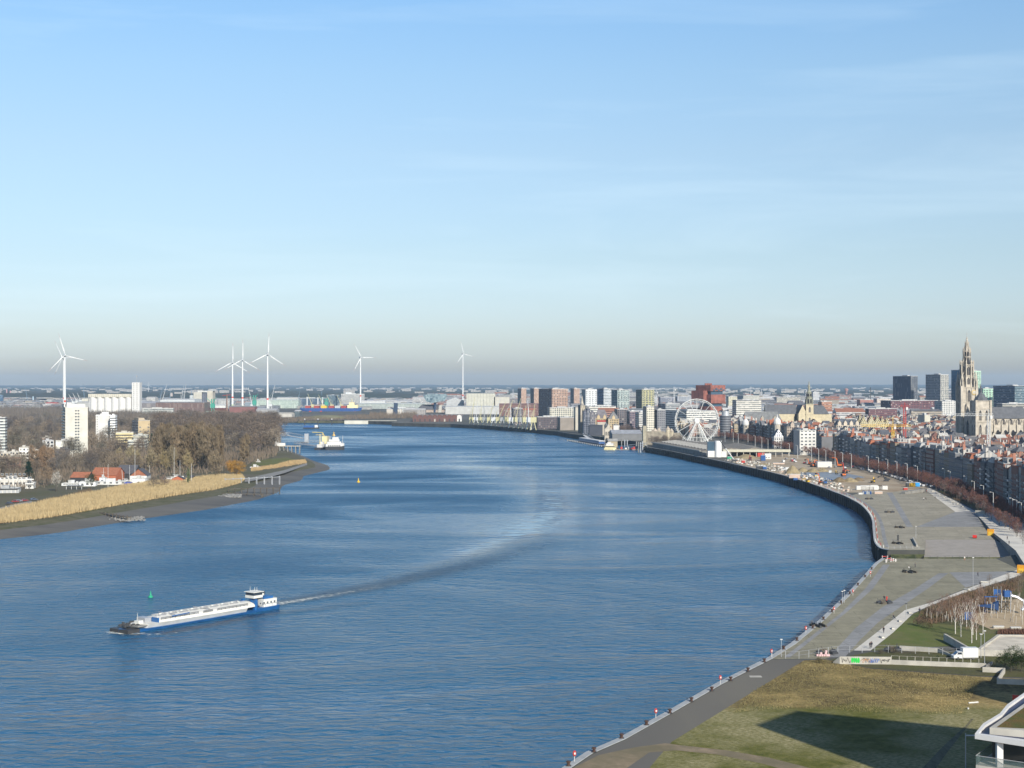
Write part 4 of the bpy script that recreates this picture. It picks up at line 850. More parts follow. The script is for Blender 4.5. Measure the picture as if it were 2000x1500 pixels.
jetty(G(446, 960, 2.5).xy, G(546, 962, 1).xy, 9, 0, 4.4, 'old dark timber jetty at the reed end', True)
jetty(G(440, 946, 2.5).xy, G(546, 945, 1).xy, 8, .5, 6.4, 'pale railed gangway above the old timber jetty', True, 'gangway', 1.2, m_steel)
jetty(G(420, 962, 2.5).xy, G(512, 968, 1).xy, 7, 0, 2.0, 'lowest broken timber jetty on the mud', True)
def stones(poly, n, z, label, rr=(.2, .6)):
 g = random.Random(9); mb = MB(); xs = [p[0] for p in poly]; ys = [p[1] for p in poly]; k = 0
 while k < n:
  x, y = g.uniform(min(xs), max(xs)), g.uniform(min(ys), max(ys))
  if in_poly(x, y, poly): r_ = g.uniform(*rr); mb.lathe(x, y, [(r_, z - .2), (r_ * .8, z + r_ * .5), (.05, z + r_ * .7)], 5, 0, g.random() * 6); k += 1
 return tag(mb.build('stones', m_conc_d), label, kind='stuff')
stones(PG([(428, 964), (470, 966), (470, 972), (424, 970)], 1.2), 260, 1.3, 'pale rubble on the mud below the jetty', (.5, 1.0))
stones(PG([(200, 1012), (280, 1008), (285, 1016), (240, 1018)], 1.0), 200, 1.0, 'rubble scattered on the mud flat')
e = empty('landing_pier', G(566, 880, 3.0), 0, 'concrete pile pier at the river point', 'pier')
d0 = G(566, 880, 3.0).y
MB().box(-12, 12, -3, 3, 4.6, 5.4, bottom=True).build('deck', m_conc, e)
for k in range(6): MB().box(-11 + k * 4.3, -10.2 + k * 4.3, -2.8, 2.8, -4, 4.6).build('pile', m_conc_d, e)
MB().box(-14, -5, -2, 2, 5.4, 8.4).build('cabin', m_white, e)
flatb('small white cabin at the root of the pier', 537, 544, 854, 1680, (.78, .77, .75), 4, 0, 0, 'hut', 'hut')
def bridge(a, b, w_, h_, label):
 a, b = Vector(a), Vector(b); t = (b - a); L_ = t.length; e = empty('footbridge', a, math.atan2(t.y, t.x), label, 'footbridge'); s_ = (b.z - a.z); Lh = math.hypot(t.x, t.y)
 mb = MB(); mb.ring([[(0, -w_ / 2, 0), (0, w_ / 2, 0), (0, w_ / 2, .4), (0, -w_ / 2, .4)], [(Lh, -w_ / 2, s_), (Lh, w_ / 2, s_), (Lh, w_ / 2, s_ + .4), (Lh, -w_ / 2, s_ + .4)]]); mb.build('deck', m_white, e)
 for sd in (-1, 1):
  mb = MB(); y = sd * w_ / 2; n = 8
  mb.bar((0, y, h_), (Lh, y, s_ + h_), .35)
  for k in range(n): mb.bar((Lh * k / n, y, s_ * k / n + .2), (Lh * (k + 1) / n, y, s_ * (k + 1) / n + h_), .22)
  mb.build('truss', m_white, e)
 return e
def at(px, py, d_): return Vector((X(px, d_), d_, Z(py, d_)))
bridge(at(548, 852, 1900), at(563, 850, 1890), 4, 4.0, 'white footbridge first span at the ferry pontoon')
bridge(at(563, 851, 1890), at(594, 857, 1840), 4, 4.2, 'white sloping footbridge second span down to the mooring tower')
bridge(at(576, 866, 1760), at(624, 864, 1720), 3.5, 2.6, 'white gangway from the pier to the moored ships')
bridge(at(576, 867, 1745), at(622, 873, 1660), 2.2, 1.2, 'thin lower gangway sloping to the tug')
e = empty('mooring_tower', (X(599, 1830), 1830, 0), 0, 'dark slatted mooring tower at the ferry pontoon', 'mooring tower')
MB().box(-2.6, 2.6, -2.6, 2.6, -3, Z(847, 1830)).build('tower', m_steel, e); MB().box(-8, 2, -5, 5, -1, 1.2).build('pontoon', m_dark, e)
def ship_hull(L_, B, fb, bow=.25, stern=.92, n=9, z0=-.8, sheer=.8):
 """hull rings along x from stern (-L/2) to bow (+L/2)"""
 R_ = []
 for i in range(n):
  t = i / (n - 1); x = -L_ / 2 + L_ * t
  b = B / 2 * (stern + (1 - stern) * min(1, t * 6)) * (1 if t < 1 - bow else max(.03, math.cos((t - 1 + bow) / bow * math.pi / 2) ** .7))
  z = fb + sheer * max(0, (t - .6) / .4) ** 2
  R_.append([(x, -b * .8, z0), (x, b * .8, z0), (x, b, z), (x, -b, z)])
 return R_
e = empty('tug', (X(627, 1650), 1650, 0), R(80), 'dark tug with white wheelhouse and cream mast, moored left of the white ship', 'tug')
MB().ring(ship_hull(26, 9, 2.6)).build('hull', m_dark, e); MB().box(-6, 6, -3, 3, 2.6, 6.2).build('deckhouse', m_white, e); MB().box(-1, 5, -2.4, 2.4, 6.2, 9).build('wheelhouse', m_white, e)
mb = MB(); mb.cyl(-4, 0, 6, 18, .6, .4, 6); mb.bar((-4, -5, 17), (-4, 5, 17), .8); mb.build('mast', mat('cream_paint', (.66, .58, .34), .6, .1), e)
e = empty('barge', (X(636, 1668), 1668, 0), R(86), 'dark work pontoon with cream crane house between tug and white ship', 'pontoon')
MB().ring(ship_hull(30, 9, 3)).build('hull', m_dark, e); MB().box(-8, 3, -3, 3, 3, 15).build('crane_house', mat('cream_paint', (.66, .58, .34), .6, .1), e)
mb = MB(); mb.tube([(0, 0, 12), (0, 4, 19)], .7, 5); mb.tube([(0, 4, 19), (0, 16, 19.4)], .5, 5); mb.build('crane_arm', mat('muted_yellow', (.45, .36, .14), .6, .1), e)
e = empty('ship', (X(654, 1640), 1640, 0), R(12), 'white passenger ship with stacked decks moored off the point', 'ship')
MB().ring(ship_hull(22, 9, 4.0)).build('hull', m_dark, e); MB().ring([[(x, y * .98, z + .0) for x, y, z in r_] for r_ in ship_hull(21.6, 9.1, 7.2, z0=1.4)]).build('upper_hull', m_white, e)
for k, (a, b, z) in enumerate(((-9, 7, 7.2), (-7, 5, 9.8), (-3, 4, 12.2))): MB().box(a, b, -3.8 + k * .7, 3.8 - k * .7, z, z + 2.3).build('deckhouse', m_white, e)
for k in range(7): MB().box(-8 + k * 2.1, -6.9 + k * 2.1, -4.75, -4.62, 4.4, 5.6).build('window', m_glass, e)
MB().cyl(-1, 0, 14, 19, .3, .15, 5).build('mast', m_white, e); MB().cyl(9, 0, 6, 17, .25, .15, 5).build('bow_mast', m_white, e); MB().cyl(-6, 0, 12, 16, .9, .8, 8).build('funnel', mat('grey_paint', (.3, .3, .3), .6, .1), e)
e = empty('river_barge', (X(608, 2420), 2420, 0), R(4), 'blue cargo barge with white wheelhouse under way far upriver', 'barge')
MB().ring(ship_hull(27, 7, 2.0)[::1]).build('hull', m_dark, e); MB().box(-13, 4, -3, 3, 2.0, 5.4).build('cargo_hold', m_blue, e); MB().box(6, 11, -2.6, 2.6, 2.0, 6.2).build('wheelhouse', m_white, e)
for px in (595, 621, 648):
 e = empty('mooring_dolphin', (X(px, 2640), 2640, 0), 0, {595: 'left dark mooring pile with white cap behind the blue barge', 621: 'middle dark mooring pile with white cap behind the blue barge', 648: 'right dark mooring pile with white cap near the far wall'}[px], 'mooring pile')
 MB().cyl(0, 0, -3, 10, .9, .9, 8).build('pile', m_dark, e); MB().cyl(0, 0, 10, 11.8, 1.1, .9, 8).build('cap', m_white, e)
def buoy(px, py, col, label, s=1.0, top=True):
 p = G(px, py, 0); e = empty('buoy', p, 0, label, 'buoy'); e.scale = (s, s, s)
 MB().lathe(0, 0, [(1.0, -.3), (1.25, .1), (1.25, .55), (.8, .9)], 12).build('float', col, e, smooth=True)
 mb = MB(); mb.lathe(0, 0, [(.55, .9), (.42, 1.7), (.24, 2.3), (.22, 2.5)], 10); mb.build('body', col, e)
 MB().lathe(0, 0, [(.42, 2.55), (.03, 3.4)], 10).build('topmark', col, e)
buoy(294, 1167, m_green, 'green cone buoy floating beyond the pushed barge', .72); buoy(700, 942, m_yellow, 'yellow buoy in mid river', 1.0); buoy(652, 851, m_yellow, 'yellow buoy behind the moored ships', 1.8)
# ================================================================ wind turbines
m_turb = mat('turbine_white', (.60, .61, .60), .45, .02, .1); m_band = mat('turbine_red_band', (.60, .07, .03), .5, .05)
def turbine(px, hub, base, d_, blade_px, yaw, phase, label, z0=6.0):
 hz = Z(hub, d_); bl = blade_px * d_ / F; e = empty('wind_turbine', (X(px, d_), d_, z0), R(yaw), label, 'wind turbine', 'wind turbines over the docks')
 h = hz - z0; r0 = bl * .052; r1 = bl * .030
 mb = MB(); zs = [0, .06, .205, .235, 1]
 for a, b, mi in ((-.01, .06, 2), (.06, .205, 0), (.205, .235, 1), (.235, .985, 0)):
  mb.cyl(0, 0, h * a, h * b, r0 + (r1 - r0) * max(a, 0), r0 + (r1 - r0) * b, 12, mi, cap=False)
 mb.build('tower', [m_turb, m_band, mat('turbine_green_base', (.42, .50, .30), .6, .05)], e, smooth=True)
 mb = MB(); q = bl * .05
 mb.ring([[(math.cos(k * math.pi / 4) * q * s_, y * q, h + math.sin(k * math.pi / 4) * q * s_) for k in range(8)] for y, s_ in ((-1.9, .35), (-1.5, .8), (-.6, 1.05), (1.0, 1.1), (2.4, .75), (3.0, .3))]); mb.build('nacelle', m_turb, e, smooth=True)
 MB().ring([[(math.cos(k * math.pi / 4) * q * s_, y * q, h + math.sin(k * math.pi / 4) * q * s_) for k in range(8)] for y, s_ in ((-2.9, .1), (-2.5, .5), (-1.9, .62))]).build('hub', m_turb, e, smooth=True)
 for k in range(3):
  a = R(phase + 120 * k); u = (math.sin(a), math.cos(a)); v = (math.cos(a), -math.sin(a)); mb = MB(); rings = []
  for t, c, th in ((.02, .022, .02), (.1, .028, .018), (.2, .042, .012), (.45, .028, .008), (.8, .016, .004), (1, .004, .002)):
   rings.append([(u[0] * t * bl + v[0] * c_ * bl, -2.2 * q + y_ * bl, h + u[1] * t * bl + v[1] * c_ * bl) for c_, y_ in ((-c * .35, 0), (c * .1, -th), (c * .9, 0), (c * .1, th))])
  mb.ring(rings[:5], 0);
  b_ = mb.build('blade', [m_turb, m_band], e, smooth=True)
  mt = MB(); mt.ring(rings[4:], 0); mt.build('blade_tip', mat('blade_tip_grey', (.35, .28, .26), .5, 0), b_)
  b_.hide_render = False
 return e
turbine(126.5, 694, 790, 3300, 45, 20, -16, 'nearest large wind turbine, rising behind the tall white slab')
turbine(124.5, 699, 790, 3900, 40, -25, -30, 'second wind turbine hidden right behind the nearest left one')
turbine(454, 708, 793, 4300, 40, 12, 1, 'left wind turbine of the pair over the green cranes')
turbine(473.5, 703, 797, 4050, 41, 12, 1, 'right wind turbine of the pair over the green cranes')
turbine(522.5, 692, 804, 3600, 43, 20, 3, 'tall wind turbine with greenish foot right of the pair')
turbine(704, 698, 788, 4400, 32, 30, -30, 'wind turbine with two raised blades above the docked blue ship')
turbine(904, 691, 793, 4300, 27, 40, -18, 'wind turbine beside the faceted glass port office')
turbine(290, 752, 760, 9000, 9, 10, 0, 'tiny far wind turbine above the horizon woods', 6.0)
# ================================================================ silos, sheds, cranes
def silo_block():
 d_ = 3050; s_ = d_ / F; e = empty('grain_silo', (X(173, d_), d_, 6), R(0), 'long white grain silo with tall white elevator tower', 'grain silo')
 wt = 84 * s_; n = 6; mb = MB(); r_ = wt / n / 2
 for i in range(n): mb.cyl(r_ + i * 2 * r_, r_, -.5, Z(776, d_) - 6, r_ * .995, None, 18, 0)
 for i in range(n): mb.cyl(r_ + i * 2 * r_, 3 * r_, -.5, Z(776, d_) - 6, r_ * .995, None, 18, 0)
 mb.box(0, wt, r_ * .55, 3.4 * r_, -.5, Z(776.2, d_) - 6)
 mb.build('silo_wall', m_white, e)
 MB().box(-1, wt + .5, .5, 2.6 * r_, Z(776, d_) - 6, Z(769.5, d_) - 6).build('gallery', wallm('dots'), e, (.52, .49, .40))
 x0 = 85 * s_; wt2 = 15 * s_; hh = Z(747, d_) - 6
 t = MB().box(x0, x0 + wt2, -2, 18, -.5, hh).build('elevator_tower', m_white, e)
 for o_ in (.2, .62):
  for k in range(16): o = mesh_obj('window', win_mesh(1.5, 1.8), t); o.location = (x0 + wt2 * o_, -2.005, 8 + k * 4.1)
 mb = MB(); mb.cyl(x0 + wt2 / 2, 6, hh, hh + 14, .5, .2, 5); mb.box(x0 + wt2 / 2 - 1, x0 + wt2 / 2 + 1, 5, 7, hh + 11, hh + 15); mb.cyl(x0 + 3, 6, hh, hh + 6, .2, .2, 4); mb.cyl(x0 + wt2 - 3, 6, hh, hh + 6, .2, .2, 4); mb.build('antenna_mast', m_steel, t)
silo_block()
e = empty('grain_silo', (X(378, 3900), 3900, 6), 0, 'grey concrete silo group with dark cylinders between pale towers', 'silo')
s_ = 3900 / F
MB().box(0, 16 * s_, 0, 30, -.5, Z(766, 3900) - 6).build('tower', wallm('none'), e, (.44, .42, .36)); MB().box(27 * s_, 38 * s_, -3, 30, -.5, Z(764, 3900) - 6).build('tower', wallm('none'), e, (.42, .39, .32))
for k in range(3): MB().cyl((18.2 + k * 3.6) * s_, 3, -.5, Z(768, 3900) - 6, 1.8 * s_, None, 14).build('cylinder', mat('dark_concrete', (.13, .14, .17), .8, .1), e, smooth=True)
MB().box(-8 * s_, 0, 4, 20, -.5, Z(772, 3900) - 6).build('annex', wallm('dots'), e, (.45, .48, .48)); MB().box(8 * s_, 38 * s_, 0, 20, Z(766, 3900) - 6, Z(763, 3900) - 6).build('top_gallery', wallm('none'), e, (.5, .5, .47))
hall('warehouse', 'long purple-brown brick warehouse below the grey silos', 'warehouse', 304, 399, 785, 3150, (.19, .125, .105), (.30, .29, .28), 60, ridge=1.5, pat='slit')
hall('warehouse', 'grey shed with striped roof right of the white silo tower', 'warehouse', 271, 306, 784, 3200, (.24, .22, .22), (.33, .34, .36), 50, ridge=4, pat='slit')
tower('office_building', 'low white banded office in front of the brick warehouse', 'office building', 276, 278, 338, 798, 2950, (.46, .47, .43), 'band', None, None, (.42, .42, .40), 4, 6, depth=15)
hall('warehouse', 'pale low roof behind the brick warehouse', 'warehouse', 315, 380, 779, 3500, (.48, .5, .5), (.52, .53, .52), 80, ridge=2)
for i, (x0, x1, yt, d_, c, rc, lb) in enumerate([
 (395, 448, 779, 4300, (.46, .46, .44), (.48, .48, .46), 'low pale shed right of the grey silos'), (410, 440, 790, 3700, (.55, .55, .52), (.5, .5, .48), 'white square building behind the green crane'),
 (478, 500, 785, 4200, (.20, .24, .27), (.45, .46, .46), 'blue grey shed between two turbines'), (500, 583, 780, 4100, (.44, .52, .45), (.50, .54, .50), 'long pale green dock shed left of the blue ship'),
 (540, 583, 775.5, 4700, (.42, .42, .40), (.44, .44, .42), 'far beige shed above the pale green one'), (706, 752, 782, 4300, (.52, .52, .5), (.56, .56, .55), 'white shed right of the ship under the turbine'),
 (700, 830, 787, 4000, (.42, .46, .42), (.47, .50, .48), 'long low pale dock shed left of the glass port office'), (752, 822, 782, 4800, (.40, .40, .40), (.45, .45, .45), 'far grey shed roofs left of the port office'),
 (755, 785, 797, 3000, (.48, .44, .38), (.55, .54, .52), 'small beige shed by the dark dock tower'), (782, 830, 798, 3100, (.34, .32, .30), (.50, .49, .47), 'grey shed between dock tower and port office'),
 (395, 440, 797, 3300, (.14, .05, .045), (.17, .06, .05), 'low red roofed shed below the green crane'), (448, 497, 793, 3450, (.20, .09, .08), (.24, .22, .21), 'red and white low shed between the turbines'),
 (400, 425, 803, 3000, (.12, .16, .22), (.34, .44, .36), 'green roofed shed at the end of the brick warehouse'), (500, 540, 798, 3400, (.30, .30, .30), (.42, .42, .42), 'grey workshop at the foot of the tall turbine'),
 (541, 570, 806, 3000, (.42, .40, .36), (.50, .47, .40), 'beige low shed near the dark gate house'), (575, 585, 801, 3050, (.10, .13, .14), (.5, .5, .5), 'dark glazed gate house with red frame beside the dry dock'),
 (0, 60, 790, 4200, (.45, .44, .42), (.52, .50, .48), 'pale low sheds at the left edge beyond the wood'), (50, 110, 789.5, 4400, (.46, .44, .40), (.50, .49, .46), 'long pale sheds left of the tall white slab'),
 (88, 108, 786, 4300, (.50, .48, .46), (.50, .06, .04), 'white shed with red roof left of the nearest turbine'), (150, 175, 784, 3600, (.36, .36, .34), (.42, .42, .40), 'grey box building left of the white silo'),
 (160, 172, 777, 3700, (.52, .50, .42), (.5, .48, .4), 'cream processing block behind the white silo'), (286, 303, 775, 5200, (.52, .50, .46), (.5, .48, .45), 'small white block right of the silo tower')]):
 hall('warehouse', lb, 'warehouse', x0, x1, yt, d_, c, rc, 40, ridge=2.5, pat='none' if i % 3 else 'slit')
tower('office_tower', 'blue glass block at the left edge on the horizon', 'office building', -6, -4, 5, 772, 5200, (.06, .13, .22), 'band', None, None, (.2, .25, .3), 10, depth=20)
tower('water_tower', 'small square concrete tower on the horizon right of the silo', 'tower', 331, 332, 337, 768, 6500, (.36, .31, .28), 'none', None, None, (.3, .3, .3), 6, depth=14)
MB().cyl(X(64.5, 5600), 5600, 6, Z(774, 5600), 3, 1.8, 10).build('control_tower', mat('pale_blue_paint', (.38, .50, .58), .6, .05)); tag(bpy.data.objects['control_tower'], 'slim pale blue radar tower on the left horizon', 'tower')
for px, yt, lb in ((13, 760, 'left far red and white chimney at the left edge'), (20, 763, 'right far chimney at the left edge')):
 MB().cyl(X(px, 8000), 8000, 6, Z(yt, 8000), 4, 3, 8).build('chimney', mat('chimney_paint', (.42, .25, .25), .7, .2, .05));
 bpy.data.objects['chimney'].name = 'industrial_chimney'
for o in [o for o in COL.objects if o.name.startswith('industrial_chimney')]: tag(o, 'far pinkish chimney pair at the left edge horizon', 'chimney', 'far chimneys')
def level_crane(px, pyb, d_, ytop, lean, col, label, z0=6.0, base=True, thick=1.0):
 """slewing dock crane: portal, house and one long slanting lattice jib leaning by `lean` pixels"""
 e = empty('dock_crane', (X(px, d_), d_, z0), 0, label, 'crane', 'dock cranes'); s_ = d_ / F; h = Z(pyb, d_) - z0; zt = Z(ytop, d_) - z0
 if base:
  mb = MB(); w_ = 4.5
  for a in (-1, 1):
   for b in (-1, 1): mb.bar((a * w_, b * w_, 0), (a * w_ * .4, b * w_ * .4, h * .6), 1.2 * thick)
  mb.build('portal', col, e)
  MB().box(-4, 5, -2.5, 2.5, h * .6, h).build('machine_house', col, e)
 top = (lean * s_, 0, zt); mb = MB(); k = .9 * thick
 mb.tube([(0, -k, h * .8), top], .55 * thick, 4, 0, .3 * thick); mb.tube([(0, k, h * .8), top], .55 * thick, 4, 0, .3 * thick)
 n = 8
 for i in range(n):
  t = i / n; t2 = (i + 1) / n; f = lambda t, s: (lean * s_ * t, s * k * (1 - t), h * .8 + (zt - h * .8) * t)
  mb.bar(f(t, -1), f(t2, 1), .3 * thick)
 mb.build('jib', col, e)
 mb = MB(); mb.bar((-3, 0, h), (-lean * s_ * .15, 0, h + (zt - h) * .35), .5 * thick); mb.bar((-lean * s_ * .15, 0, h + (zt - h) * .35), (lean * s_ * .75, 0, h + (zt - h) * .72), .3 * thick); mb.build('tie', col, e)
 return e
m_cr_blue = mat('crane_blue_grey', (.13, .20, .27), .6, .05); m_cr_white = mat('crane_white', (.52, .53, .52), .5, .05); m_cr_cream = mat('crane_cream', (.46, .43, .25), .6, .1); m_cr_grn = mat('crane_green', (.05, .27, .20), .5, .1)
for px, pyb, d_, yt, ln, c, lb in [
 (165, 782, 5200, 749, -3, m_cr_blue, 'dark blue luffing crane left of the white silo'), (54, 785, 6200, 751, -6, m_cr_blue, 'thin dark jib crane at the far left'), (143, 784, 4200, 770, -9, m_cr_white, 'cream crane jib right of the nearest turbine, lowest'),
 (150, 782, 4300, 768, -8, m_cr_white, 'second cream crane jib right of the nearest turbine'), (157, 781, 4400, 768, -6, m_cr_white, 'third cream crane jib right of the nearest turbine'),
 (311, 782, 5000, 756, 7, m_cr_blue, 'dark crane leaning right, right of the silo tower'), (316, 782, 4200, 750, 10, m_cr_white, 'long white crane jib leaning right of the silo tower'), (332, 780, 6000, 754, 1, m_cr_blue, 'upright thin crane beside the small concrete tower'),
 (354, 780, 4800, 752, 5, m_cr_white, 'white crane jib left of the grey silos'), (359, 780, 4600, 750, 4, m_cr_white, 'pale upright crane jib next to the grey silos'), (376, 778, 6000, 753, -4, m_cr_blue, 'thin dark crane jib behind the grey silos'),
 (417, 770, 6500, 753, 1, m_cr_blue, 'small dark crane on the horizon right of the grey silos'), (492, 790, 4100, 757, -7, m_cr_white, 'white lattice crane left of the tall turbine'), (528, 789, 3900, 751, 9, m_cr_white, 'white lattice crane leaning right beside the tall turbine'),
 (581, 788, 4600, 762, 5, m_cr_blue, 'dark crane left of the dock building'), (629, 770, 6500, 752, -4, m_cr_blue, 'dark far crane above the lattice dock building'),
 (610, 790, 3700, 769, -9, m_cr_cream, 'first deck crane of the blue ship, from the left'), (631, 790, 3700, 771, -9, m_cr_cream, 'second deck crane of the blue ship, from the left'), (648, 790, 3700, 771, -10, m_cr_cream, 'third deck crane of the blue ship, from the left'), (667, 790, 3700, 772, -9, m_cr_cream, 'fourth deck crane of the blue ship, from the left')]:
 level_crane(px, pyb, d_, yt, ln, c, lb, base=yt > 757 or d_ < 4500, thick=1.3)
for px, d_, y0, lb in ((415.5, 3200, 779, 'green tower crane base at the grey silo'), (497, 3500, 772, 'large green dock crane between the turbines'), (637.5, 3750, 778, 'green crane tower behind the blue ship')):
 e = empty('dock_crane', (X(px, d_), d_, 6), 0, lb, 'crane'); h = Z(y0, d_) - 6; w_ = 2.4
 for a in (-1, 1):
  MB().box(a * w_ - .9, a * w_ + .9, -2, 2, 0, h).build('leg', m_cr_grn, e)
 MB().box(-w_ * 2, w_ * 2, -3, 3, h * .45, h * .7).build('machine_house', m_cr_grn, e); mb = MB(); mb.bar((0, 0, h * .7), (-14, 0, h * 1.05), 1.2); mb.bar((0, 0, h * .7), (8, 0, h * 1.1), 1.0); mb.build('jib', m_cr_grn, e)
e = empty('drilling_mast', (X(443, 3000), 3000, 6), 0, 'brown lattice mast with small cross arms behind the wood', 'mast')
MB().cyl(0, 0, 0, Z(770, 3000) - 6, 2.2, 1.0, 4).build('mast', mat('rust_brown', (.25, .16, .12), .8, .2), e); h = Z(770, 3000) - 6
MB().bar((-9, 0, h - 3), (9, 0, h - 1), 1.0).build('crossarm', m_red, e)
def tower_crane(px, d_, ybase, ytop, yj, xl, xr, col, label, jcol=None, z0=6.0, t=1.0, yaw=0):
 e = empty('tower_crane', (X(px, d_), d_, z0), R(yaw), label, 'crane'); h = Z(yj, d_) - z0; ht = Z(ytop, d_) - z0; s_ = d_ / F; w_ = .9 * t
 mb = MB()
 for a in (-w_, w_):
  for b in (-w_, w_): mb.box(a - .14 * t, a + .14 * t, b - .14 * t, b + .14 * t, 0, h)
 n = max(6, int(h / (2.2 * t)))
 for i in range(n):
  z0_, z1_ = h * i / n, h * (i + 1) / n; sg = 1 if i % 2 else -1
  mb.bar((-w_ * sg, -w_, z0_), (w_ * sg, -w_, z1_), .2 * t); mb.bar((-w_, -w_ * sg, z0_), (-w_, w_ * sg, z1_), .2 * t); mb.bar((-w_, -w_, z1_), (w_, -w_, z1_), .2 * t)
 mb.build('mast', col, e)
 L_, Rr = (xl - px) * s_, (xr - px) * s_; mb = MB()
 for y, z in ((-w_, 0), (w_, 0), (0, 1.5 * t)): mb.bar((L_, y, h + z), (Rr, y, h + z), .24 * t)
 n = int((Rr - L_) / (2 * t))
 for i in range(n):
  x0_, x1_ = L_ + (Rr - L_) * i / n, L_ + (Rr - L_) * (i + 1) / n; xm = (x0_ + x1_) / 2
  mb.bar((x0_, -w_, h), (xm, 0, h + 1.5 * t), .16 * t); mb.bar((xm, 0, h + 1.5 * t), (x1_, -w_, h), .16 * t)
 mb.build('jib', jcol or col, e)
 mb = MB(); mb.bar((0, 0, h), (0, 0, ht), .5 * t); far_ = L_ if abs(L_) > abs(Rr) else Rr; mb.bar((0, 0, ht), (far_ * .6, 0, h + 1.5 * t), .12 * t); mb.bar((0, 0, ht), ((L_ + Rr - far_) * .9, 0, h + 1.5 * t), .12 * t); mb.build('apex', col, e)
 sh = (L_ + Rr - far_); MB().box(min(sh * .7, sh), max(sh * .7, sh), -1 * t, 1 * t, h - 2.2 * t, h).build('counterweight', m_conc_d, e); MB().box(.6 * t, 2.2 * t, -1.9 * t, -.6 * t, h - 2.2 * t, h - .1).build('cabin', m_white, e)
 return e
tower_crane(1317, 3300, 800, 755, 760, 1287, 1323, m_cr_white, 'white tower crane between the yellow block and the red stacked museum', t=1.5)
tower_crane(1282, 3400, 800, 761, 766, 1278, 1306, m_cr_white, 'shorter white tower crane right of the yellow green block', t=1.5)
# ================================================================ ship in the dry dock
d_ = 3650; s_ = d_ / F; e = empty('cargo_ship', (X(587, d_), d_, 6), 0, 'blue hulled cargo ship standing in the dry dock', 'ship'); Ls = 121 * s_
z1, z2 = Z(797, d_) - 6, Z(803.5, d_) - 6
mb = MB(); mb.ring([[(0, -8, z2), (0, 8, z2), (0, 10, z1), (0, -10, z1)], [(Ls * .15, -12, z2), (Ls * .15, 12, z2), (Ls * .15, 12, z1), (Ls * .15, -12, z1)], [(Ls * .85, -12, z2), (Ls * .85, 12, z2), (Ls * .85, 12, z1), (Ls * .85, -12, z1)], [(Ls * .97, -1, z2 + 1), (Ls * .97, 1, z2 + 1), (Ls, 1, z1 + 2), (Ls, -1, z1 + 2)]]); mb.build('hull', mat('ship_blue', (.025, .07, .22), .5, .08), e)
MB().box(3, Ls * .9, -10, 10, .3, z2, bottom=True).build('underside', mat('antifouling_red', (.38, .06, .045), .7, .2, .1), e)
for k, (a, c) in enumerate(((.08, 'r'), (.22, 'r'), (.34, 'y'), (.46, 'r'), (.56, 'g'), (.66, 'r'))):
 st = MB().box(Ls * a, Ls * (a + .085), -9, 9, z1, z1 + 6).build('container_stack', {'r': mat('container_red', (.30, .06, .05), .6, .1), 'y': m_yellow, 'g': mat('container_grey', (.4, .42, .42), .6, .1)}[c], e)
cream = mat('cream_paint', (.66, .58, .34), .6, .1)
MB().box(Ls * .76, Ls * .93, -9, 9, z1, z1 + 8).build('deckhouse', cream, e); MB().box(Ls * .79, Ls * .87, -8, 8, z1 + 8, z1 + 15).build('bridge', cream, e); MB().cyl(Ls * .83, 0, z1 + 15, z1 + 24, .8, .5, 6).build('mast', cream, e)
for px in (606, 627):
 MB().box(X(px, 3600) - 2.4, X(px, 3600) + 2.4, 3598, 3603, 6, Z(802.5, 3600)).build('dock_pillar', m_red)
for i, o in enumerate([o for o in COL.objects if o.name.startswith('dock_pillar')]): tag(o, ['left bright red block under the blue ship', 'right bright red block under the blue ship'][i % 2], 'dock block')
tower('dock_building', 'dark blue shed with pale top rail behind the ship', 'industrial building', 583, 584, 634, 778, 4300, (.08, .12, .17), 'slit', None, None, (.45, .46, .45), 4, depth=30)
tower('dock_building', 'high dark lattice hall behind the blue ship', 'industrial building', 637, 638, 662, 772, 4600, (.10, .15, .18), 'grid', None, None, (.3, .32, .33), 4, depth=40)
tower('dock_building', 'pale gridded building right of the dark lattice hall', 'industrial building', 662, 666, 712, 770, 4700, (.42, .42, .40), 'grid', None, 'grid', (.5, .5, .48), 8, depth=40, topbox=(.2, .45, 6, (.5, .52, .52)))
for i, (px, yt) in enumerate(((600, 775), (621, 776), (630, 776))):
 MB().box(X(px, 4250) - 1.5, X(px, 4250) + 1.5, 4248, 4252, 6, Z(yt, 4250)).build('pylon', m_cr_white); tag(COL.objects[-1], 'pale pylon standing before the dark blue shed', 'pylon', 'pylons of the dock shed')
e = empty('dock_tower', (X(773, 3000), 3000, 6), 0, 'dark square dock tower with white gantry bridge', 'tower'); MB().box(-4, 4, -4, 4, -1, Z(787, 3000) - 6).build('shaft', mat('dark_blue', (.03, .05, .09), .5, .1), e)
mb = MB(); mb.box(-6, 22, -1.5, 1.5, Z(796.5, 3000) - 6, Z(795, 3000) - 6, bottom=True); [mb.box(x, x + 1.6, -1, 1, 0, Z(796.5, 3000) - 6) for x in (8, 14)]; mb.build('gantry', m_cr_white, e)
mb = MB(); a, b = G(659, 825, 6), G(765, 825, 6); mb.box(a.x, b.x, 2700, 2708, -3, 6.6); o = mb.build('dock_wall', mat('pale_wall', (.52, .50, .42), .8, .12, .05)); tag(o, 'long pale concrete lock wall on the far shore', 'wall')
strip([(G(548, 827, 6).x, 2720), (G(600, 827, 6).x, 2735), (G(660, 827, 6).x, 2725)], -6, 6, 2, 4.6, 'far_shore', m_moss2, 'brownish far river bank')
MB().lathe(X(637, 2900), 2900, [(44, 6), (36, 9), (20, 12), (2, 12.6)], 18).build('earth_mound', ground_mat('mound_grass', [(.16, .16, .08), (.20, .19, .12)], [.05])); tag(COL.objects[-1], 'low grassy mound on the far bank', 'mound')
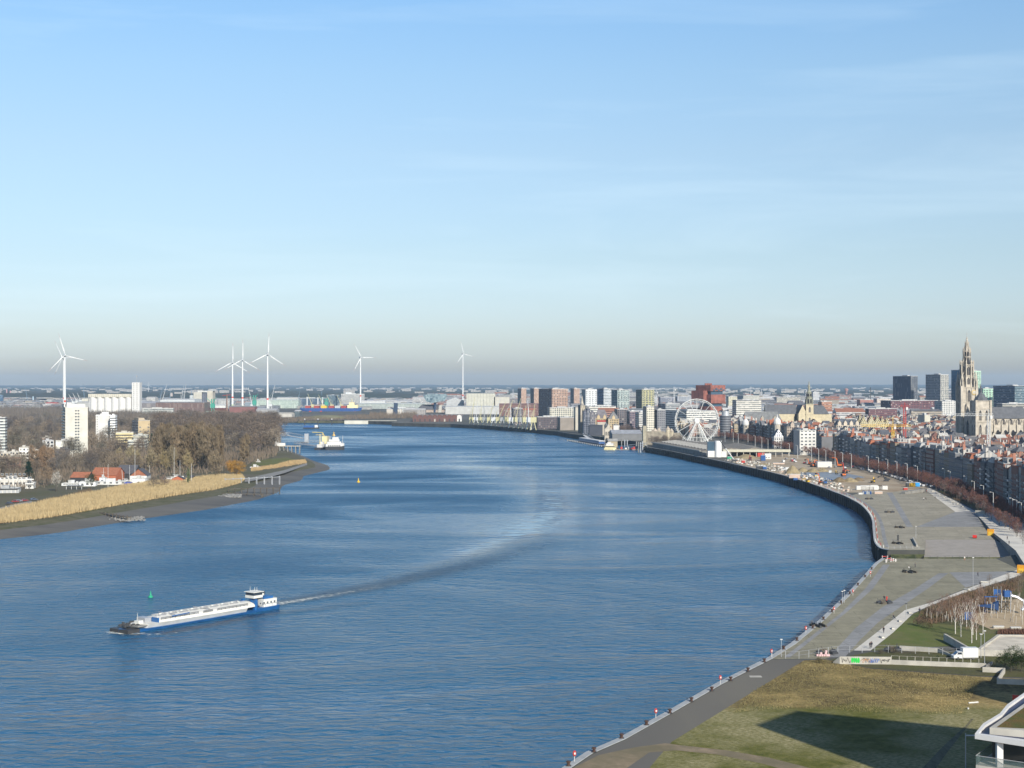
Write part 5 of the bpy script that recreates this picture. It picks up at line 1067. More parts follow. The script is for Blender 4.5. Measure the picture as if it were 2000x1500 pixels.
# ================================================================ the port office: faceted glass body over an old dark-roofed house
d_ = 3500; s_ = d_ / F; e = empty('port_office', (X(828, d_), d_, 6), 0, 'glass ship-like office raised above an old dark roofed house', 'office building')
m_facet = newmat('faceted_glass');
_m, n_, l_, b_ = m_facet; t_ = n_.new('ShaderNodeTexCoord'); v_ = n_.new('ShaderNodeTexVoronoi'); v_.inputs['Scale'].default_value = .22; l_.new(t_.outputs['Object'], v_.inputs[0])
r_ = n_.new('ShaderNodeValToRGB'); r_.color_ramp.elements[0].color = (.05, .09, .12, 1); r_.color_ramp.elements[1].color = (.30, .38, .40, 1); l_.new(v_.outputs['Color'], r_.inputs[0]); l_.new(r_.outputs[0], b_.inputs['Base Color']); b_.inputs['Roughness'].default_value = .25
zt, zb = Z(768.5, d_) - 6, Z(786, d_) - 6
mb = MB(); P0 = [(-2, -8, zt - 4), (-2, 8, zt - 4), (6, 8, zb + 2), (6, -8, zb + 2)]; P1 = [(22, -10, zt), (22, 10, zt), (22, 10, zb - 1), (22, -10, zb - 1)]; P2 = [(46 * s_, -6, zt - 2), (46 * s_, 6, zt - 2), (41 * s_, 5, zb + 4), (41 * s_, -5, zb + 4)]
mb.ring([[Vector(p) for p in q] for q in (P0, P1, P2)]); mb.build('glass_body', _m, e)
MB().tube([(26, 0, 0), (28, 0, zb + 3)], 3.5, 6).build('leg', mat('dark_blue', (.03, .05, .09), .5, .1), e); MB().ring([[(35, -4, 0), (43, -4, 0), (43, 4, 0), (35, 4, 0)], [(37, -3, zb - 8), (45, -3, zb - 5), (45, 3, zb - 5), (37, 3, zb - 8)]]).build('concrete_leg', m_conc, e)
MB().box(-18, 50, -2, 22, -.5, Z(800, d_) - 6).build('wall', wallm('house'), e, (.42, .33, .26)); MB().hip(-19, 51, -3, 23, Z(800, d_) - 6, Z(790, d_) - 6, 14).build('roof', m_slate, e)
hall('dock_hall', 'grey hall with slanting roof right of the glass port office', 'hall', 872, 905, 776, 3700, (.38, .39, .39), (.42, .43, .43), 60, ridge=9, axis='y')
hall('exhibition_hall', 'large pale slatted hall right of the port office turbine', 'hall', 911, 967, 768, 3650, (.46, .45, .38), (.48, .48, .42), 60, ridge=.8, pat='shed')
hall('exhibition_hall', 'lower pale annex right of the large slatted hall', 'hall', 965, 995, 774.5, 3650, (.46, .44, .38), (.5, .48, .44), 50, ridge=.8)
hall('warehouse', 'low pale roofs in front of the large slatted hall', 'warehouse', 870, 975, 793, 3300, (.42, .42, .40), (.50, .51, .50), 60, ridge=1.5)
hall('warehouse', 'long dusky red brick warehouse left of the big brick office', 'warehouse', 975, 1052, 788, 3100, (.20, .11, .09), (.25, .15, .13), 40, ridge=2, pat='house')
hall('warehouse', 'orange red roofed row below the dusky brick warehouse', 'warehouse', 990, 1046, 798, 2850, (.30, .20, .16), (.36, .14, .09), 30, ridge=3, pat='house')
for k in range(10):
 d_ = 2640 + k * 2; x0 = X(806 + k * 9.6, d_); w_ = 9.6 * d_ / F; e = empty('quay_shed', (x0, d_, 6), 0, ['leftmost arched brick quay shed', 'second arched brick quay shed from the left', 'third arched brick quay shed from the left', 'fourth arched brick quay shed from the left', 'fifth arched brick shed with pale door', 'sixth arched brick quay shed, mid row', 'seventh arched brick quay shed with pale door', 'eighth arched brick quay shed', 'ninth arched brick quay shed beside the glazed one', 'rightmost quay shed with white glazed arch front'][k], 'shed', 'arched quay sheds')
 mb = MB(); h = 9.0; arc = [(w_ * (.5 - .48 * math.cos(math.pi * i / 8)), h + 3.6 * math.sin(math.pi * i / 8)) for i in range(9)]
 mb.face([(0.1, 0, -.5), (w_ - .1, 0, -.5)] + [(x, 0, z) for x, z in arc[::-1]], 0); mb.build('wall', m_white if k == 9 else mat('shed_brick', (.13, .07, .06), .85, .12, .5), e)
 mb = MB(); [mb.face([(x0_, -.4, z0_), (x1_, -.4, z1_), (x1_, 60, z1_), (x0_, 60, z0_)]) for (x0_, z0_), (x1_, z1_) in zip(arc, arc[1:])]; mb.build('roof', m_roofo, e, (.20, .17, .16))
 MB().box(w_ * .36, w_ * .64, -.15, -.02, 0, 5).build('door', [m_dark, m_conc][k in (4, 6)], e)
for k in range(15):
 px = 921 + k * 8.6; d_ = 2470 - k * 22; py = 831 + k * .35
 c = [m_cr_cream, m_cr_white, m_cr_cream, mat('crane_grey', (.30, .31, .30), .6, .1)][k % 4]
 e = level_crane(px, 815, d_, 776 + (k * 7) % 17, [6, 4, 3, -3, 9, 14, 16, 14, 12, -2, 10, 2, 3, -2, 3][k], c, ['tall cream harbour crane at the left end of the historic row', 'white harbour crane, second of the historic row', 'cream harbour crane, third of the historic row', 'grey crane, fourth of the historic row', 'cream crane with long slanting jib, fifth of the row', 'white crane with low jib, sixth of the row', 'seventh crane of the historic row, cream', 'grey eighth crane of the historic row', 'ninth crane of the historic row, cream', 'white tenth crane before the dark flats', 'cream eleventh crane before the dark flats', 'grey twelfth crane of the row', 'cream stubby crane, third from the right end', 'white stubby crane, second from the right end', 'last cream crane at the right end of the row'][k], thick=1.15)
 e['group'] = 'historic harbour cranes'
# ================================================================ landmarks of the east bank
m_stone = mat('pale_limestone', (.43, .385, .315), .85, .2, .25); m_stone_w = mat('weathered_limestone', (.36, .31, .25), .85, .25, .25)
m_void = mat('dark_opening', (.03, .03, .035), .8, 0); m_lead = mat('lead_roof', (.10, .105, .115), .7, .15, .3)
def lancet(parent, x, y, z, w_, h, face='s', name='window'):
 """pointed window as its own piece, standing proud of the wall"""
 mb = MB(); pts = [(-w_ / 2, 0), (w_ / 2, 0), (w_ / 2, h * .72), (w_ * .28, h * .9), (0, h), (-w_ * .28, h * .9), (-w_ / 2, h * .72)]
 mb.face([(p, -.06, q) for p, q in pts], 0)
 for k in (-1, 0, 1): mb.box(k * w_ / 3.2 - .1, k * w_ / 3.2 + .1, -.2, -.07, 0, h * .75, 1)
 mb.box(-w_ / 2 - .25, -w_ / 2, -.3, 0, 0, h * .75, 1); mb.box(w_ / 2, w_ / 2 + .25, -.3, 0, 0, h * .75, 1)
 o = mb.build(name, [m_void, m_stone], parent); o.location = (x, y, z); o.rotation_euler = (0, 0, 0 if face == 's' else -math.pi / 2)
 return o
def pinnacle(mb, x, y, z0, z1, r_, n=4):
 zm = z0 + (z1 - z0) * .5
 mb.cyl(x, y, z0, zm, r_, r_ * .9, n, ph=math.pi / 4); mb.cyl(x, y, zm, z1, r_ * 1.15, .04, n, ph=math.pi / 4)
def cathedral():
 ox, oy = 483.2, 1480.0; e = empty('cathedral', (ox, oy, 6), 0, 'huge gothic cathedral with one lacework spire towering over the old town', 'cathedral')
 st = MB(); H1 = 52; st.box(0, 15, 0, 17, -.5, H1)
 for x in (0, 15):
  for y in (0, 17): st.box(x - 1, x + 1, y - 1, y + 1, -.5, H1 + 1.2)
 for z in (14, 30, 44, H1): st.box(-.5, 15.5, -.5, 17.5, z, z + .7, bottom=True)
 s1 = st.build('south_tower', m_stone, e)
 for z, h in ((3, 9), (16, 12), (32, 11)):
  for x in (4.2, 10.8): lancet(s1, x, -.02, z, 2.6, h)
  for y in (5, 12): lancet(s1, -.02, y, z, 2.6, h, 'w')
 cp = MB(); cp.cyl(7.5, 8.5, H1 + .7, H1 + 3, 7.6, 6.6, 8); cp.cyl(7.5, 8.5, H1 + 3, H1 + 9, 6.6, 1.2, 8); cp.cyl(7.5, 8.5, H1 + 9, H1 + 12, 1.0, .9, 8); cp.cyl(7.5, 8.5, H1 + 12, H1 + 19, .9, .05, 8); cp.build('tower_cap', m_lead, s1)
 y0 = 48; cx, cy = 8.0, y0 + 8; Z1, Z2, Z3, Z4, Z5 = 66, 90, 105, 113.5, 122
 t = MB(); t.box(0, 16, y0, y0 + 16, -.5, Z1)
 for x in (0, 16):
  for y in (y0, y0 + 16):
   t.box(x - 1.3, x + 1.3, y - 1.3, y + 1.3, -.5, Z1 + 2)
 for z in (18, 36, 50, Z1): t.box(-.6, 16.6, y0 - .6, y0 + 16.6, z, z + .8, bottom=True)
 for x in (5.3, 10.7): t.box(x - .4, x + .4, y0 - .7, y0, 0, Z1); t.box(-.7, 0, y0 + x - .4, y0 + x + .4, 0, Z1)
 n1 = t.build('north_tower', m_stone, e)
 for z, h in ((20, 14), (37, 12)):
  for x in (4.6, 11.4): lancet(n1, x, y0 - .02, z, 3.2, h); lancet(n1, -.02, y0 + x, z, 3.2, h, 'w')
 for x, y, f in ((8, y0 - .02, 's'), (-.02, y0 + 8, 'w')): lancet(n1, x, y, 51, 3.6, 13, f)
 ck = MB(); ck.ring([[(13 + math.cos(a) * r_, y, 61 + math.sin(a) * r_) for a in [k * math.pi / 8 for k in range(16)]] for r_, y in ((2.7, y0 - .4), (2.7, y0 - .9))]); ck.ring([[(13 + math.cos(a) * r_, y, 61 + math.sin(a) * r_) for a in [k * math.pi / 8 for k in range(16)]] for r_, y in ((1.9, y0 - .9), (1.9, y0 - 1.0))], 1); ck.build('clock_face', [mat('gilt', (.50, .36, .12), .5, .1), m_stone], n1)
 s2 = MB(); q = 6.4
 s2.cyl(cx, cy, Z1, Z2, q + .6, q - .6, 8, ph=math.pi / 8)
 for k in range(8):
  a = k * math.pi / 4 + math.pi / 8; s2.box(cx + math.cos(a) * (q + .5) - .55, cx + math.cos(a) * (q + .5) + .55, cy + math.sin(a) * (q + .5) - .55, cy + math.sin(a) * (q + .5) + .55, Z1, Z2 + .5)
  pinnacle(s2, cx + math.cos(a) * (q + .5), cy + math.sin(a) * (q + .5), Z2 + .5, Z2 + 6.5, .8)
 for x in (-7.4, 7.4):
  for y in (-7.4, 7.4):
   pinnacle(s2, cx + x, cy + y, Z1 + 1, Z1 + 19, 1.25)
   for z in (8, 14): s2.bar((cx + x, cy + y, Z1 + z - 2), (cx + x * .62, cy + y * .62, Z1 + z + 3), .6)
   for dx, dy in ((-2.2, 0), (0, -2.2), (2.2, 0), (0, 2.2)): pinnacle(s2, cx + x + dx * .8, cy + y + dy * .8, Z1, Z1 + 10, .55)
 for z in (Z1 + 12, Z2): s2.cyl(cx, cy, z, z + .8, q + .6, q + .6, 8, ph=math.pi / 8)
 o2 = s2.build('octagon_stage', m_stone, e)
 for k in range(8):
  a = k * math.pi / 4; r_ = (q + .1) * math.cos(math.pi / 8)
  for z, h in ((Z1 + 1.5, 9.5), (Z1 + 13.5, 9.5)):
   mb = MB(); mb.box(-1.35, 1.35, -.3, 0, 0, h * .8, 0); mb.face([(-1.35, -.3, h * .8), (1.35, -.3, h * .8), (0, -.3, h)], 0); mb.box(-.12, .12, -.45, -.3, 0, h * .85, 1)
   w_ = mb.build('window', [m_void, m_stone], o2); w_.location = (cx + math.cos(a) * r_ * 1.0, cy + math.sin(a) * r_ * 1.0, z); w_.rotation_euler = (0, 0, a + math.pi / 2)
 s3 = MB(); s3.cyl(cx, cy, Z2 + .8, Z3, 3.6, 3.0, 8, ph=math.pi / 8)
 for k in range(8):
  a = k * math.pi / 4 + math.pi / 8; x, y = cx + math.cos(a) * 4.4, cy + math.sin(a) * 4.4
  s3.bar((x, y, Z2), (cx + math.cos(a) * 3.7, cy + math.sin(a) * 3.7, Z3 + 1), .7); pinnacle(s3, cx + math.cos(a) * 3.9, cy + math.sin(a) * 3.9, Z3 - 2, Z3 + 5, .55)
  s3.bar((cx + math.cos(a) * 6.8, cy + math.sin(a) * 6.8, Z2 + 1), (cx + math.cos(a) * 3.4, cy + math.sin(a) * 3.4, Z2 + 8), .4)
 s3.cyl(cx, cy, Z2 + 9, Z2 + 9.7, 4.6, 4.6, 8); s3.cyl(cx, cy, Z3, Z3 + .7, 4.4, 4.2, 8)
 o3 = s3.build('lantern', m_stone, e)
 for k in range(8):
  a = k * math.pi / 4
  for z, h in ((Z2 + 1.5, 6.5), (Z2 + 10, 4.6)):
   w_ = MB().box(-.75, .75, -.25, 0, 0, h).build('opening', m_void, o3); w_.location = (cx + math.cos(a) * 3.35, cy + math.sin(a) * 3.35, z); w_.rotation_euler = (0, 0, a + math.pi / 2)
 sp = MB(); sp.cyl(cx, cy, Z3 + .7, Z4, 2.4, 1.5, 8)
 for k in range(8):
  a = k * math.pi / 4 + .3; sp.bar((cx + math.cos(a) * 3.4, cy + math.sin(a) * 3.4, Z3), (cx + math.cos(a) * 1.7, cy + math.sin(a) * 1.7, Z4), .45); pinnacle(sp, cx + math.cos(a) * 1.9, cy + math.sin(a) * 1.9, Z4 - 1.5, Z4 + 2.6, .35)
 sp.cyl(cx, cy, Z4, Z4 + .5, 2.3, 2.1, 8); sp.lathe(cx, cy, [(1.2, Z4 + .5), (.9, Z4 + 3), (1.3, Z4 + 3.4), (.6, Z4 + 5.4), (.8, Z4 + 5.8), (.15, Z5 - .5), (.1, Z5)], 8); sp.cyl(cx, cy, Z5, Z5 + 4, .12, .06, 4); sp.bar((cx - 1, cy, Z5 + 2), (cx + 1, cy, Z5 + 2), .25)
 sp.build('spire_top', m_stone, e)
 wf = MB(); wf.box(1.5, 12, 17, 48, -.5, 33); wf.face([(1.5, 48, 33), (1.5, 17, 33), (1.5, 32.5, 46)]); wf.build('west_front', m_stone_w, e); lancet(e, 1.45, 32.5, 12, 8, 20, 'w', 'west_window')
 nv = MB(); nv.box(15.2, 74, 16, 48, -.5, 27); nv.box(12, 72, 24, 41, 27, 33.5); nv.build('nave_wall', m_stone, e)
 rf = MB(); rf.face([(12, 23, 33.5), (58, 23, 33.5), (48, 32.5, 45.5), (12, 32.5, 45.5)]); rf.face([(72, 42, 33.5), (12, 42, 33.5), (12, 32.5, 45.5), (60, 32.5, 45.5)]); rf.face([(58, 23, 33.5), (72, 42, 33.5), (60, 32.5, 45.5), (48, 32.5, 45.5)]); rf.build('nave_roof', m_lead, e)
 for k in range(7):
  x = 20 + k * 8.0; lancet(e, x, 23.98, 27.2, 4.2, 6.0, 's', 'clerestory_window')
  b = MB(); b.bar((x + 4, 16, 26), (x + 4, 24, 32), .8); b.box(x + 3.4, x + 4.6, 14.6, 17, -.5, 27); pinnacle(b, x + 4, 15.4, 27, 33, .7); b.build('buttress', m_stone, e)
  lancet(e, x, 15.98, 10, 4.6, 12, 's', 'aisle_window')
  c = MB(); c.face([(x - 4, 4, 13), (x - 4, 16, 13), (x, 16, 20), (x, 4, 20)][::-1]); c.face([(x + 4, 16, 13), (x + 4, 4, 13), (x, 4, 20), (x, 16, 20)][::-1], 0); c.face([(x - 4, 4, 13), (x + 4, 4, 13), (x, 4, 20)], 1); c.box(x - 4, x + 4, 4, 15.9, -.5, 12.98, 1); c.build('chapel', [m_lead, m_stone], e)
 tr = MB(); tr.box(74.2, 92, 2, 62, -.5, 33); tr.gable(74.2, 92, 2, 62, 33.02, 46, 'y', 1, 0); tr.build('transept', [m_stone, m_lead], e)
cathedral()
def church():
 d_ = 2000; s_ = d_ / F; x0 = X(1500, d_); e = empty('church', (x0, d_, 6), 0, 'cream church with slate roofs and slender baroque bell tower', 'church'); U = lambda px: (px - 1500) * s_
 zr, ze, = Z(792, d_) - 6, Z(809, d_) - 6
 c = mat('cream_stone', (.50, .43, .29), .85, .12, .3)
 MB().box(U(1500), U(1556), 14, 34, -.5, ze).build('nave_wall', c, e); MB().gable(U(1500), U(1560), 14, 34, ze + .02, zr + 1, 'x', 0, 1, .5).build('nave_roof', [m_lead, c], e)
 MB().box(U(1561), U(1577), 4, 40, -.5, Z(808, d_) - 6).build('transept_wall', c, e); MB().gable(U(1561), U(1577), 4, 40, Z(808, d_) - 5.98, Z(791, d_) - 6, 'y', 0, 1, .3).build('transept_roof', [m_lead, c], e)
 MB().box(U(1589), U(1628), 12, 32, -.5, ze).build('choir_wall', c, e); MB().hip(U(1588), U(1623), 11, 33, ze + .02, zr, 6).build('choir_roof', m_lead, e)
 for k in range(8):
  x = U(1503 + k * 6.6) if k < 8 else 0; lancet(e, x, 13.98, 6, 2.4, 10)
 for k in range(5): lancet(e, U(1594 + k * 7), 11.98, 5, 2.6, 11)
 lancet(e, U(1569), 3.98, 8, 5, 13);
 xt = U(1582.5); w_ = 5.2; t = MB(); t.box(xt - w_, xt + w_, 3, 13.4, -.5, Z(791, d_) - 6)
 for z in (14, 27, Z(791, d_) - 6): t.box(xt - w_ - .5, xt + w_ + .5, 2.5, 13.9, z, z + .8, bottom=True)
 o = t.build('bell_tower', c, e); lancet(o, xt, 2.98, 30, 2.6, 8); lancet(o, xt, 2.98, 16, 2.2, 7); lancet(o, xt - w_ - .02, 8, 30, 2.6, 8, 'w')
 zt = Z(791, d_) - 5.2; m_c = mat('verdigris_stone', (.26, .26, .20), .8, .2, .4)
 ln = MB(); ln.lathe(xt, 8, [(4.6, zt), (4.4, zt + 9), (5, zt + 9.5), (5, zt + 10.2), (3.6, zt + 10.5), (3.4, zt + 16), (4.2, zt + 16.6), (2.6, zt + 18), (2.2, zt + 20), (1.7, zt + 20.4), (1.6, zt + 25), (2.0, zt + 25.4), (.9, zt + 28), (.5, zt + 31), (.15, zt + 33)], 8)
 for k in range(4):
  a = k * math.pi / 2 + math.pi / 4; pinnacle(ln, xt + math.cos(a) * 6, 8 + math.sin(a) * 6, zt, zt + 9, .7)
 l2 = ln.build('lantern', m_c, e)
 for k in range(8):
  a = k * math.pi / 4 + math.pi / 8
  for r_, z, h, w2 in ((4.15, zt + 1.5, 6, .9), (3.2, zt + 11, 4, .8)):
   q = MB().box(-w2, w2, -.5, 0, 0, h).build('opening', m_void, l2); q.location = (xt + math.cos(a) * r_, 8 + math.sin(a) * r_, z); q.rotation_euler = (0, 0, a + math.pi / 2)
 MB().cyl(xt, 8, zt + 32, zt + 37, .15, .1, 4).build('weather_vane', m_steel, l2)
church()
def museum():
 d_ = 2500; A = R(34); e = empty('museum', (X(1388, d_), d_, 6), 0, 'tall red sandstone museum of stacked shifted boxes with glass gaps', 'museum')
 m_rs = mat('red_sandstone', (.25, .095, .07), .85, .3, .12); m_gl = mat('museum_glass', (.05, .09, .13), .15, .1, .2, spec=.7)
 def bx(x0, xc, x1, yt, yb, dd, m, name):
  d2 = d_ + dd; s_ = d2 / F; cx = X(xc, d2); wR = (x1 - xc) * s_ / math.cos(A); wL = (xc - x0) * s_ / math.sin(A) / 1.15
  zt, zb = Z(yt, d2) - 6, Z(yb, d2) - 6; mb = MB(); mb.box(0, wR, 0, wL, zb, zt, bottom=True)
  o = mb.build(name, m, e); o.location = (cx - X(1388, d_), d2 - d_, 0); o.rotation_euler = (0, 0, A); return o
 bx(1360, 1388, 1420, 752.3, 763.8, 0, m_rs, 'stone_box'); bx(1366, 1389, 1414, 763.9, 770.6, 4, m_gl, 'glass_gap')
 bx(1351, 1374, 1384, 763, 782.8, 3, m_rs, 'stone_box'); bx(1378, 1389, 1420, 770.7, 787.8, -3, m_rs, 'stone_box'); bx(1369, 1390, 1412, 787.9, 793.9, 3, m_gl, 'glass_gap')
 bx(1368, 1388, 1412, 794, 812, 0, m_rs, 'stone_box'); bx(1370, 1390, 1414, 812.1, 822, 2, m_gl, 'glass_gap');
 o = MB(); o.box(8, 20, 6, 14, 0, 3.4); q = o.build('roof_house', m_rs, e); q.location = (-14, 20, Z(752.3, d_) - 6)
 for k in range(5):
  b = MB().box(0, 4, 0, 1.2, 0, 3).build('glass_notch', m_gl, e); b.location = (math.cos(A) * (6 + k * 5.6) + .2, math.sin(A) * (6 + k * 5.6) - .8, Z(763.7, d_) - 6 + (k % 2) * 2); b.rotation_euler = (0, 0, A)
museum()
def wheel():
 d_ = 1700; s_ = d_ / F; R_ = 42.5 * s_; cz = Z(822, d_) - 6; e = empty('ferris_wheel', (X(1361, d_), d_, 6), 0, 'big white ferris wheel standing behind the quay hangars', 'ferris wheel')
 m_w = mat('wheel_white', (.64, .64, .61), .5, 0)
 P = lambda a, r_, y: (math.cos(a) * r_, y, cz + math.sin(a) * r_); n = 36
 for y in (-1.1, 1.1):
  mb = MB()
  for k in range(n):
   a, b = 2 * math.pi * k / n, 2 * math.pi * (k + 1) / n
   mb.bar(P(a, R_, y), P(b, R_, y), .8); mb.bar(P(a, R_ * .9 if False else R_ - 1.6, y), P(b, R_ - 1.6, y), .25)
   mb.bar(P(a, R_, y), P((a + b) / 2, R_ - 1.6, y), .18)
  mb.build('rim', m_w, e)
 mb = MB()
 for k in range(18):
  a = 2 * math.pi * (k + .5) / 18
  for y in (-1.1, 1.1): mb.bar((0, y * 2.2, cz), P(a, R_, y), .34)
 for r_ in (R_ * .33,):
  for k in range(18):
   a, b = 2 * math.pi * (k + .5) / 18, 2 * math.pi * (k + 1.5) / 18; mb.bar(P(a, r_, 0), P(b, r_, 0), .28)
 mb.build('spokes', m_w, e)
 MB().ring([[(math.cos(t) * r_, y, cz + math.sin(t) * r_) for t in [k * math.pi / 6 for k in range(12)]] for r_, y in ((1.2, -3.4), (3.0, -2.8), (3.0, 2.8), (1.2, 3.4))]).build('hub', m_w, e)
 for sx, w_ in ((-1, 1.1), (1, 1.3), (-.42, .5), (.42, .5)):
  for y in (-4.5, 4.5):
   mb = MB(); mb.bar((sx * .5, y * .6, cz), (sx * 13, y * 1.4, 0), w_)
   if abs(sx) == 1: mb.bar((sx * 1.5, y * .6, cz - 4), (sx * 9.5, y * 1.4, 0), .5)
   mb.build('leg', m_w, e)
 for z in (6, 12): MB().bar((-13 + z * .45, -6, z), (13 - z * .45, -6, z), .5).build('cross_brace', m_w, e)
 g = MB(); g.cyl(0, 0, -2.6, -.6, .95, 1.05, 10); g.cyl(0, 0, -.6, -.2, 1.05, .5, 10); g.cyl(0, 0, -.2, .9, .07, .07, 4); g.cyl(0, 0, -2.0, -1.1, 1.08, 1.1, 10, 1, cap=False)
 gm = g.mesh('gondola', [m_w, m_glass])
 for k in range(36):
  a = 2 * math.pi * k / 36; o = mesh_obj('gondola', gm, e); p = P(a, R_ + .2, 0); o.location = (p[0], 0, p[2] + .2)
wheel()
